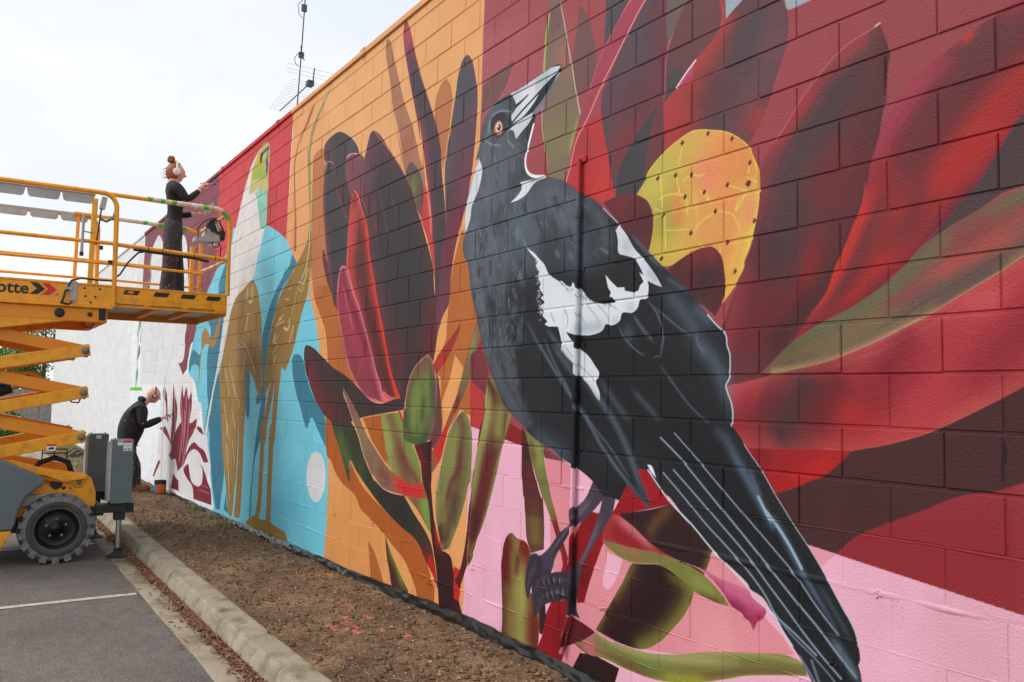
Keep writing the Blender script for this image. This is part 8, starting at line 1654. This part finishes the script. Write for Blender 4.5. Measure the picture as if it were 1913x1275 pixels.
def hand_mesh(b, wrist, direc, palm_n, s=1.0, curl=.7):
    """palm plus five fingers of unequal length, bent at the knuckles"""
    w = Vector(wrist); d = Vector(direc).normalized(); nrm = Vector(palm_n); nrm = (nrm - d*nrm.dot(d)).normalized(); sd = d.cross(nrm)
    V, F = skin_points({'a': (tuple(w-d*.01*s), (.022*s,.016*s)), 'b': (tuple(w+d*.035*s), (.036*s,.015*s)), 'c': (tuple(w+d*.078*s), (.038*s,.013*s))}, [('a','b'),('b','c')], 1)
    b.add(V, F, True)
    for k, (o, l_) in enumerate(((-.030,.062),(-.011,.074),(.009,.070),(.028,.055))):
        p0 = w + d*.080*s + sd*o*s; p1 = p0 + (d*math.cos(curl*.5) + nrm*math.sin(curl*.5))*l_*.45*s; p2 = p1 + (d*math.cos(curl*1.3) + nrm*math.sin(curl*1.3))*l_*.32*s; p3 = p2 + (d*math.cos(curl*2.0) + nrm*math.sin(curl*2.0))*l_*.26*s
        b.tube([p0-d*.012*s, p0, p1, p2, p3], [.0085*s,.0085*s,.008*s,.0072*s,.005*s], 7)
    q0 = w + d*.025*s - sd*.030*s; q1 = q0 + (d*.6 - sd*.6 + nrm*.5)*.035*s; q2 = q1 + (d*.8 + nrm*.5)*.03*s
    b.tube([w+d*.02*s-sd*.012*s, q0, q1, q2], [.012*s,.011*s,.0095*s,.006*s], 7)

def body(name, root, joints, edges, regions, head, hands, mats, sub=2):
    """one continuous mesh; regions: list of (joint a, joint b, material index) -> each face takes the nearest bone's material"""
    V, F = skin_points(joints, edges, sub); b = MB(); b.add(V, F, True); n_skin = len(F)
    head_mesh(b, *head, mats)
    for h in hands: hand_mesh(b, *h)
    o = b.build(name, mats, root)
    VV = [Vector(q) for q in V]; idx = np.zeros(len(o.data.polygons), np.int32)
    segs = [(Vector(joints[a][0]), Vector(joints[c][0]), m) for a, c, m in regions]
    for i, f in enumerate(F):
        c = sum((VV[k] for k in f), Vector())/len(f); best = 1e9
        for p, q, m in segs:
            dd = q-p; t = max(0, min(1, (c-p).dot(dd)/max(1e-9, dd.length_squared))); e = (c-p-dd*t).length
            if e < best: best = e; idx[i] = m
    o.data.polygons.foreach_set('material_index', idx)
    return o

# ---- woman on the extension deck
FZ = 2.60; wx = -7.40
wr = empty('person', (wx, -.95, FZ), 'person in black with hair bun painting from the raised lift platform', 'person')
J = {'pelvis': ((wx,-.975,3.46), (.118,.118)), 'waist': ((wx,-.945,3.67), (.080,.080)), 'chest': ((wx,-.945,3.82), (.110,.110)), 'upper': ((wx,-.985,3.945), (.085,.085)), 'neck': ((wx,-.985,4.02), (.050,.050)), 'skull': ((wx,-.97,4.10), (.055,.055)),
 'shR': ((wx+.165,-.975,3.935), (.062,.062)), 'elR': ((wx+.22,-.86,3.79), (.046,.046)), 'wrR': ((wx+.17,-.745,3.905), (.031,.031)), 'cuR': ((wx+.155,-.715,3.945), (.024,.024)),
 'shL': ((wx-.165,-.965,3.935), (.062,.062)), 'elL': ((wx-.20,-.865,3.68), (.046,.046)), 'wrL': ((wx-.12,-.735,3.70), (.031,.031)), 'cuL': ((wx-.10,-.70,3.705), (.024,.024)),
 'hipR': ((wx+.085,-.975,3.40), (.108,.108)), 'knR': ((wx+.10,-1.0,3.05), (.080,.080)), 'anR': ((wx+.11,-1.03,2.74), (.076,.076)), 'heR': ((wx+.11,-1.04,2.655), (.080,.080)),
 'hipL': ((wx-.085,-.95,3.40), (.108,.108)), 'knL': ((wx-.10,-.875,3.05), (.078,.078)), 'anL': ((wx-.11,-.855,2.74), (.074,.074)), 'heL': ((wx-.11,-.85,2.655), (.078,.078))}
E_ = [('pelvis','waist'),('waist','chest'),('chest','upper'),('upper','neck'),('neck','skull'),('upper','shR'),('shR','elR'),('elR','wrR'),('wrR','cuR'),('upper','shL'),('shL','elL'),('elL','wrL'),('wrL','cuL'),('pelvis','hipR'),('hipR','knR'),('knR','anR'),('anR','heR'),('pelvis','hipL'),('hipL','knL'),('knL','anL'),('anL','heL')]
G_ = [('waist','chest',1),('chest','upper',1),('upper','shR',1),('upper','shL',1),('shR','elR',1),('elR','wrR',1),('shL','elL',1),('elL','wrL',1),('wrR','cuR',0),('wrL','cuL',0),('neck','skull',0),('pelvis','hipR',2),('pelvis','hipL',2),('hipR','knR',2),('knR','anR',2),('anR','heR',2),('hipL','knL',2),('knL','anL',2),('anL','heL',2)]
hc = Vector((wx,-.962,4.125))
wb = body('body', wr, J, E_, G_, (hc, (.06,1,-.04), (.074,.097,.114)), [((wx+.155,-.712,3.948), (-.05,.55,.80), (-.6,.5,-.3), .92, .95), ((wx-.10,-.698,3.705), (.0,.95,.15), (0,.1,1), .92, .55)], [M_skin, M_top, M_pants])
for sd, y in ((.11,-1.03), (-.11,-.85)):
    MB().prism([(y-.10,FZ+.005),(y+.16,FZ+.005),(y+.165,FZ+.04),(y+.08,FZ+.085),(y-.09,FZ+.09)], 'x', wx+sd-.045, wx+sd+.045).build('shoe', M_shoe, wr, .015)
hb = MB(); fw = Vector((.06,1,0)).normalized(); sdv = Vector((0,0,1)).cross(fw)
V = []; F = []; seg, rings = 22, 14
for i in range(rings+1):
    t = math.pi*.80*i/rings
    for k in range(seg):
        p = 2*math.pi*k/seg; d = Vector((math.cos(p)*math.sin(t), math.sin(p)*math.sin(t), math.cos(t)))
        fr_lim = 1.0
        q = hc + fw*(d.x*.100 if d.x < 0 else d.x*.088) + sdv*d.y*.086 + Vector((0,0,1))*(d.z*.122)
        q += Vector((random.gauss(0,.0022), random.gauss(0,.0022), random.gauss(0,.0022))); V.append(q)
for i in range(rings):
    for k in range(seg):
        t = math.pi*.80*(i+.5)/rings; p = 2*math.pi*(k+.5)/seg; dx, dz = math.cos(p)*math.sin(t), math.cos(t)
        if dx > .02+.55*max(0, dz-.30) and dz < .78: continue       # leave the face open
        F.append((i*seg+k, (i+1)*seg+k, (i+1)*seg+(k+1)%seg, i*seg+(k+1)%seg))
hb.add(V, F, True)
bc = hc + Vector((.01,-.052,.135))
for k in range(26):
    a = random.random()*6.28; e = random.uniform(-1,1); hb.ball(tuple(bc + Vector((math.cos(a)*.022, math.sin(a)*.022, e*.022))), (random.uniform(.014,.024),)*3, 7, 5)
for k in range(16):   # loose strands at the nape
    s0 = hc + Vector((random.uniform(-.05,.05), -.075+random.uniform(-.02,.02), random.uniform(-.08,.06))); hb.tube([s0, s0+Vector((0,-.03,-.015)), s0+Vector((random.gauss(0,.01),-.045-random.random()*.02,-.05*random.random()-.02))], [.003,.002,.0008], 4)
hb.build('hair', M_hairw, wr)
hp = empty('headphones', tuple(hc), 'white over ear headphones on the person with the hair bun', 'headphones')
ring = [hc + sdv*(.094*math.cos(R(a))) + Vector((0,0,1))*(.128*math.sin(R(a)))+fw*.008 for a in range(0, 181, 12)]
MB().tube(ring, .0115, 8).build('headband', M_hp, hp)
for sd in (1, -1):
    c = hc + sdv*sd*.090 - Vector((0,0,.012))+fw*.004; e = MB().lathe(c, tuple(sdv*sd), [(-.012,.034),(.0,.041),(.018,.041),(.026,.034),(.026,0)], 18).build('ear_cup', M_hp, hp)
    MB().lathe(c, tuple(sdv*sd), [(-.022,.036),(-.012,.038)], 18).build('ear_pad', M_rub, e)
br = empty('paint_brush', (wx+.13,-.65,4.02), 'small paint brush raised in the right hand on the lift platform', 'brush')
p0 = Vector((wx+.135,-.685,4.012)); dd = Vector((-.20,.93,.16)).normalized()
MB().tube([p0-dd*.04, p0+dd*.05, p0+dd*.085], [.005,.0085,.008], 8).build('handle', M_wood, br); MB().tube([p0+dd*.085, p0+dd*.115], .0085, 8).build('ferrule', M_brushm, br); MB().tube([p0+dd*.115, p0+dd*.14, p0+dd*.155], [.009,.010,.003], 8).build('bristle', M_bri, br)
pal = empty('paint_palette', (wx-.07,-.56,3.78), 'grey hand held paint palette behind the taped platform rail', 'palette')
MB().prism([(-.63,3.715),(-.60,3.70),(-.54,3.755),(-.505,3.83),(-.51,3.855),(-.545,3.86),(-.60,3.79)], 'x', wx-.075, wx-.069).build('board', mat('palette_grey', lin(170,176,182), .5, var=.1), pal)
for y, z, m in ((-.56,3.80,M_red),(-.53,3.83,M_white)): MB().ball((wx-.068,y,z), (.003,.012,.012), 8, 5).build('paint_dab', m, pal)

# ---- man at the foot of the wall
mx_ = -11.85; DY = -.12; GZ = soil_z(mx_, -.45)
mr_ = empty('person', (mx_,-.45,GZ), 'bald person in black hoodie stooping to paint the white flower', 'person')
J = {'pelvis': ((mx_,-.50,.90), (.215,.215)), 'waist': ((mx_,-.485,1.05), (.225,.225)), 'chest': ((mx_,-.43,1.27), (.20,.20)), 'upper': ((mx_,-.37,1.42), (.145,.115)), 'hood': ((mx_,-.325,1.48), (.105,.085)), 'neck': ((mx_,-.285,1.51), (.062,.062)), 'skull': ((mx_,-.23,1.56), (.065,.065)),
 'shR': ((mx_+.19,-.38,1.40), (.085,.085)), 'elR': ((mx_+.25,-.34,1.13), (.078,.078)), 'wrR': ((mx_+.16,-.09,1.235), (.050,.050)), 'cuR': ((mx_+.14,-.055,1.25), (.03,.03)),
 'shL': ((mx_-.19,-.36,1.40), (.085,.085)), 'elL': ((mx_-.25,-.36,1.12), (.066,.066)), 'wrL': ((mx_-.24,-.40,.90), (.046,.046)), 'cuL': ((mx_-.235,-.40,.86), (.03,.03)),
 'hipR': ((mx_+.10,-.53,.80), (.115,.115)), 'knR': ((mx_+.13,-.43,.52), (.092,.092)), 'anR': ((mx_+.13,-.45,.20), (.082,.082)), 'heR': ((mx_+.13,-.45,.17), (.07,.07)),
 'hipL': ((mx_-.10,-.53,.80), (.115,.115)), 'knL': ((mx_-.13,-.36,.52), (.082,.082)), 'anL': ((mx_-.13,-.34,.20), (.072,.072)), 'heL': ((mx_-.13,-.34,.17), (.07,.07))}
J = {k_: ((p_[0], p_[1]+DY, p_[2]), r_) for k_, (p_, r_) in J.items()}
E_ = [('pelvis','waist'),('waist','chest'),('chest','upper'),('upper','hood'),('hood','neck'),('neck','skull'),('upper','shR'),('shR','elR'),('elR','wrR'),('wrR','cuR'),('upper','shL'),('shL','elL'),('elL','wrL'),('wrL','cuL'),('pelvis','hipR'),('hipR','knR'),('knR','anR'),('anR','heR'),('pelvis','hipL'),('hipL','knL'),('knL','anL'),('anL','heL')]
G_ = [('pelvis','waist',1),('waist','chest',1),('chest','upper',1),('upper','hood',1),('upper','shR',1),('upper','shL',1),('shR','elR',1),('elR','wrR',1),('shL','elL',1),('elL','wrL',1),('wrR','cuR',0),('wrL','cuL',0),('neck','skull',0),('pelvis','hipR',1),('pelvis','hipL',1),('hipR','knR',2),('knR','anR',2),('anR','heR',2),('hipL','knL',2),('knL','anL',2),('anL','heL',2)]
mh = Vector((mx_,-.17+DY,1.61)); mf = Vector((-.08,.92,-.28)).normalized()
body('body', mr_, J, E_, G_, (mh, tuple(mf), (.080,.102,.125)), [((mx_+.14,-.05+DY,1.252), (-.1,.85,.45), (-.5,.2,-.6), 1.05, 1.0), ((mx_-.235,-.40+DY,.86), (.05,.1,-.9), (.8,.3,.0), 1.05, .6)], [M_skin, M_hood, M_jeans])
for sx2, y in ((.13,-.45+DY), (-.13,-.34+DY)):
    z = soil_z(mx_+sx2, y)
    MB().prism([(y-.10,z-.005),(y+.20,z-.005),(y+.215,z+.035),(y+.18,z+.075),(y+.07,z+.10),(y+.05,z+.17),(y-.08,z+.17),(y-.105,z+.08)], 'x', mx_+sx2-.052, mx_+sx2+.052).build('boot', M_boot, mr_, .02)
hd = MB()
for k in range(9):
    a = -70+k*17.5; hd.ball((mx_+.115*math.sin(R(a)), -.325+DY-.028*math.cos(R(a)), 1.535+.02*math.cos(R(a))), (.040,.042,.042), 8, 6)
hd.build('hood', M_hood, mr_)
h2 = empty('headphones', tuple(mh), 'dark and pink headphones on the bald person by the wall', 'headphones')
ms = Vector((0,0,1)).cross(mf).normalized(); mu = mf.cross(ms)
ring = [mh + ms*(.092*math.cos(R(a))) + mu*(.134*math.sin(R(a))) - mf*.005 for a in range(0, 181, 12)]
MB().tube(ring, .009, 8).build('headband', M_rub, h2)
for sd in (1, -1):
    c = mh + ms*sd*.092 - mu*.012; e = MB().lathe(c, tuple(ms*sd), [(-.014,.036),(.0,.040),(.012,.040),(.012,0)], 18).build('ear_cup', M_rub, h2); MB().lathe(c, tuple(ms*sd), [(.012,.028),(.020,.026),(.020,0)], 16).build('ear_disc', M_hpk, e)
b2 = empty('paint_brush', (mx_+.10,-.1,1.31), 'thin paint brush held out by the stooping bald person', 'brush')
p0 = Vector((mx_+.10,.02,1.32)); dd = Vector((-.62,.40,.12)); dd = Vector((-.12,.95,.14)).normalized(); p0 = Vector((mx_+.128,-.105,1.295))
MB().tube([p0-dd*.02, p0+dd*.07], .006, 6).build('handle', mat('dark_handle', lin(70,40,36), .5), b2); MB().tube([p0+dd*.07, p0+dd*.085], .007, 6).build('ferrule', M_brushm, b2); MB().tube([p0+dd*.085, p0+dd*.10], [.007,.003], 6).build('bristle', M_bri, b2)
# paint tin beside the boots
tx, ty_ = -11.74, -.15; tz = soil_z(tx, ty_)-.004
tin = empty('paint_tin', (tx,ty_,tz), 'paint tin with blue and orange label standing at the wall foot', 'tin')
def tin_side(a0, a1, z0, z1, r, m, nm):
    v = []; f = []; n = 12
    for k in range(n+1):
        a = R(a0+(a1-a0)*k/n); v += [(tx+r*math.cos(a), ty_+r*math.sin(a), tz+z0), (tx+r*math.cos(a), ty_+r*math.sin(a), tz+z1)]
    for k in range(n): f.append((2*k, 2*k+2, 2*k+3, 2*k+1))
    MB().add(v, f, True).build(nm, m, tin)
MB().lathe((tx,ty_,tz), (0,0,1), [(0,0),(0,.085),(.012,.0895),(.19,.0895),(.205,.086),(.205,.078),(.17,.076),(.17,0)], 28).build('can', M_dk, tin)
tin_side(-160,-52,.012,.15,.0905, mat('blue_label', lin(60,165,225), .5), 'label_panel'); tin_side(-51,75,.012,.15,.0905, mat('orange_label', lin(232,116,56), .5), 'label_panel')
MB().tube([(tx+.088*math.cos(R(a)), ty_+.088*math.sin(R(a)), tz+.19-.05*math.sin(R((a+60)))) for a in range(-60,121,15)], .002, 5).build('handle', M_galv, tin)
MB().lathe((tx,ty_,tz+.176), (0,0,1), [(0,.074),(.0005,0)], 20).build('paint_surface', mat('maroon_paint', lin(130,44,56), .3), tin)

# ------------------------------------------------------------------ far end: car, fence, shrubs, trees
M_pal = mat('weathered_paling', lin(150,146,138), .85, var=.22, vscale=5, bump=.004, bscale=30)
fence = empty('paling_fence', (-42,-6,0), 'weathered grey timber paling fence at the far end of the car park', 'fence')
for k in range(75):
    y = -13 + k*.2; h = 1.62+random.uniform(-.03,.03)
    MB().box(-42+random.uniform(-.008,.008), -41.975, y+.008, y+.192, .04, h).build('paling', M_pal, fence)
for z in (.4,1.3): MB().box(-42.07,-42.01,-13.1,2.0,z,z+.09).build('rail', M_pal, fence)
for y in (-12.9,-9.9,-6.9,-3.9,-.9): MB().box(-42.18,-42.071,y,y+.1,0,1.55).build('post', M_pal, fence)
M_bark = mat('bark', lin(96,78,62), .9, var=.25, vscale=9, bump=.02, bscale=20)
def leafy(name, root, n, cen, rad, size, m, clumps, seed):
    rnd = random.Random(seed); b = MB(); C = []
    for k in range(clumps):
        a = rnd.random()*6.28; e = rnd.uniform(-1,1); q = math.sqrt(1-e*e); r = rnd.uniform(.45,1.0)
        C.append((Vector((cen[0]+rad[0]*q*math.cos(a)*r, cen[1]+rad[1]*q*math.sin(a)*r, cen[2]+rad[2]*e*r)), rnd.uniform(.22,.42)))
    for k in range(n):
        c, s = rnd.choice(C); R_ = s*max(rad)*.8
        d = Vector((rnd.gauss(0,1), rnd.gauss(0,1), rnd.gauss(0,.8))); d = d.normalized()*R_*rnd.random()**.4
        p = c+d; u = Vector((rnd.gauss(0,1), rnd.gauss(0,1), rnd.gauss(0,1))).normalized(); w = u.orthogonal().normalized(); l_ = size*rnd.uniform(.6,1.4)
        b.add([p-u*l_, p-w*l_*.4, p+u*l_, p+w*l_*.4], [(0,1,2,3)])
    return b.build(name, m, root)
def foliage(nm, cols): return mat(nm, cols[0], .65, var=.2, vscale=1.5, perisland=cols)
F1 = foliage('dark_foliage', [lin(78,112,52), lin(110,144,66), lin(92,126,58), lin(140,164,82)]); F2 = foliage('mid_foliage', [lin(110,148,66), lin(150,178,86), lin(124,156,70), lin(94,130,56)])
for (x, y, h, r, m, lab, sd) in ((-47.5,-5.4,4.3,1.9,F1,'dark leafy tree beyond the fence nearest the left edge',1),(-49,-1.9,6.0,2.3,F2,'taller mid green tree beyond the fence behind the lift',2),(-51,.9,6.3,2.5,F1,'dark green tree half hidden by the white wall end',3),(-50,-9.2,4.4,2.2,F2,'broad pale green tree beyond the fence outside the lift',4)):
    t = empty('garden_tree', (x,y,0), lab, 'tree', 'trees beyond the paling fence')
    b = MB(); b.tube([(x,y,-.1),(x+.05,y,h*.3),(x,y+.1,h*.6),(x,y,h*.85)], [.16,.12,.08,.03], 8)
    for k in range(6):
        a = k*1.05+sd; b.tube([(x,y,h*(.25+.07*k)),(x+.6*r*math.cos(a)*.6,y+.6*r*math.sin(a)*.6,h*(.45+.07*k)),(x+.8*r*math.cos(a),y+.8*r*math.sin(a),h*(.55+.07*k))], [.06,.04,.015], 6)
    b.build('trunk', M_bark, t); leafy('crown', t, 11000, (x,y,h*.55), (r,r,h*.45), .085, m, 46, sd)
F3 = foliage('shrub_foliage', [lin(104,134,62), lin(140,158,82), lin(84,112,50), lin(120,140,70)])
for (x, y, h, r, lab, sd) in ((-38,-2.9,.55,.75,'low green shrub with yellow flowers in front of the fence',11),(-37,-1.3,.50,.7,'low leafy shrub between the flowering shrub and the wall',12),(-28,-1.9,.35,.6,'small bright green shrub at the end of the kerb',13)):
    t = empty('shrub', (x,y,0), lab, 'shrub', 'shrubs at the far end'); b = MB()
    for k in range(6):
        a = k*1.05; b.tube([(x,y,0),(x+.5*r*math.cos(a),y+.5*r*math.sin(a),h*1.2)], [.015,.006], 5)
    b.build('stem', M_bark, t); leafy('foliage', t, 2200, (x,y,h), (r,r,h*.9), .05, F3, 18, sd)
    if sd == 11:
        b = MB(); rnd = random.Random(5)
        for k in range(160):
            a = rnd.random()*6.28; q = rnd.random()**.5*r; p = (x+q*math.cos(a)+.1, y+q*math.sin(a), h*1.55+rnd.uniform(-.25,.22)); b.ball(p, .045, 5, 3)
        b.build('flowers', mat('yellow_petal', lin(226,196,50), .6), t, kind='stuff')
# pruned branches lying on the bed
br_ = empty('pruned_branch', (-19.2,-.55,.1), 'dark pruned branch lying on the weedy bed beyond the jack boxes', 'branch'); b = MB()
for k in range(9):
    a = random.uniform(-.5,.5)+1.4; l_ = random.uniform(.3,.7); x0 = -19.2+random.uniform(-.3,.3); y0 = -.75+random.uniform(-.1,.2); z0 = soil_z(x0,y0)
    b.tube([(x0,y0,z0+.03),(x0+l_*.5*math.cos(a),y0+l_*.5*math.sin(a),z0+.16*random.random()+.05),(x0+l_*math.cos(a),min(-.05,y0+l_*math.sin(a)),z0+.1*random.random()+.04)], [.016,.011,.005], 5)
b.build('twigs', mat('dark_twig', lin(48,44,40), .8), br_)
# parked car whose nose shows left of the lift
M_car = mat('silver_car_paint', lin(188,192,196), .25, .6, var=.04, coat=.5); M_glass = mat('car_glass', lin(40,48,54), .08, 0, var=.05, spec=.8); M_lamp = mat('car_lamp', lin(220,222,224), .15, 0, var=.03, spec=.8)
cx, cy = -28.5, -1.15     # right flank x, nose y
car = empty('parked_car', (cx-.85,cy-2.1,0), 'silver parked car nosed in to the kerb behind the lift', 'car')
prof_b = [(cy-.06,.30),(cy,.42),(cy-.01,.62),(cy-.10,.74),(cy-.55,.86),(cy-1.05,.93),(cy-3.6,.97),(cy-4.15,.93),(cy-4.22,.60),(cy-4.18,.34)]
bd = MB().prism(prof_b, 'x', cx-1.72, cx).build('body', M_car, car, .05)
cab = MB(); lo = [(cy-1.0,.92),(cy-3.95,.95)]; 
for x0, x1, ins in ((cx-1.66, cx-.06, .16),):
    v = [(x0,cy-1.0,.92),(x1,cy-1.0,.92),(x1,cy-3.95,.95),(x0,cy-3.95,.95),(x0+ins,cy-1.75,1.44),(x1-ins,cy-1.75,1.44),(x1-ins,cy-3.35,1.45),(x0+ins,cy-3.35,1.45)]
    cab.add(v, [(0,1,5,4),(1,2,6,5),(2,3,7,6),(3,0,4,7),(4,5,6,7),(0,3,2,1)])
cab.build('cabin', M_car, car, .05)
def quad(nm, P, m, par, off): MB().add([Vector(p)+Vector(off) for p in P], [(0,1,2,3)]).build(nm, m, par)
quad('windscreen', [(cx-1.58,cy-1.08,.97),(cx-.14,cy-1.08,.97),(cx-.25,cy-1.68,1.39),(cx-1.47,cy-1.68,1.39)], M_glass, car, (0,.02,.016))
quad('side_window', [(cx-.075,cy-1.25,.98),(cx-.075,cy-2.4,.98),(cx-.20,cy-2.4,1.40),(cx-.20,cy-1.82,1.40)], M_glass, car, (.02,0,.006)); quad('side_window', [(cx-.075,cy-2.5,.98),(cx-.075,cy-3.6,.98),(cx-.20,cy-3.3,1.40),(cx-.20,cy-2.5,1.40)], M_glass, car, (.02,0,.006))
for x in (cx-1.45, cx-.27): MB().ball((x,cy-.05,.66), (.20,.09,.075), 12, 8).build('headlight', M_lamp, car)
MB().box(cx-1.25,cx-.47,cy-.02,cy+.012,.46,.60).build('grille', M_rub, car, .01); MB().box(cx-1.1,cx-.62,cy+.012,cy+.02,.38,.46).build('number_plate', M_white, car)
for x in (cx-.02, cx-1.70):
    for y in (cy-.78, cy-3.42):
        w_ = MB().lathe((x,y,.31), (1,0,0), [(-.11,.16),(-.11,.29),(-.08,.31),(.04,.31),(.07,.29),(.07,.19)], 26).build('wheel', M_rub, car); MB().lathe((x,y,.31), (1,0,0), [(.05,.19),(.06,.17),(.04,.06),(.05,0)], 20).build('hubcap', M_galv, w_)
MB().ball((cx+.08,cy-1.35,1.0), (.08,.09,.07), 10, 6).build('mirror', M_car, car)
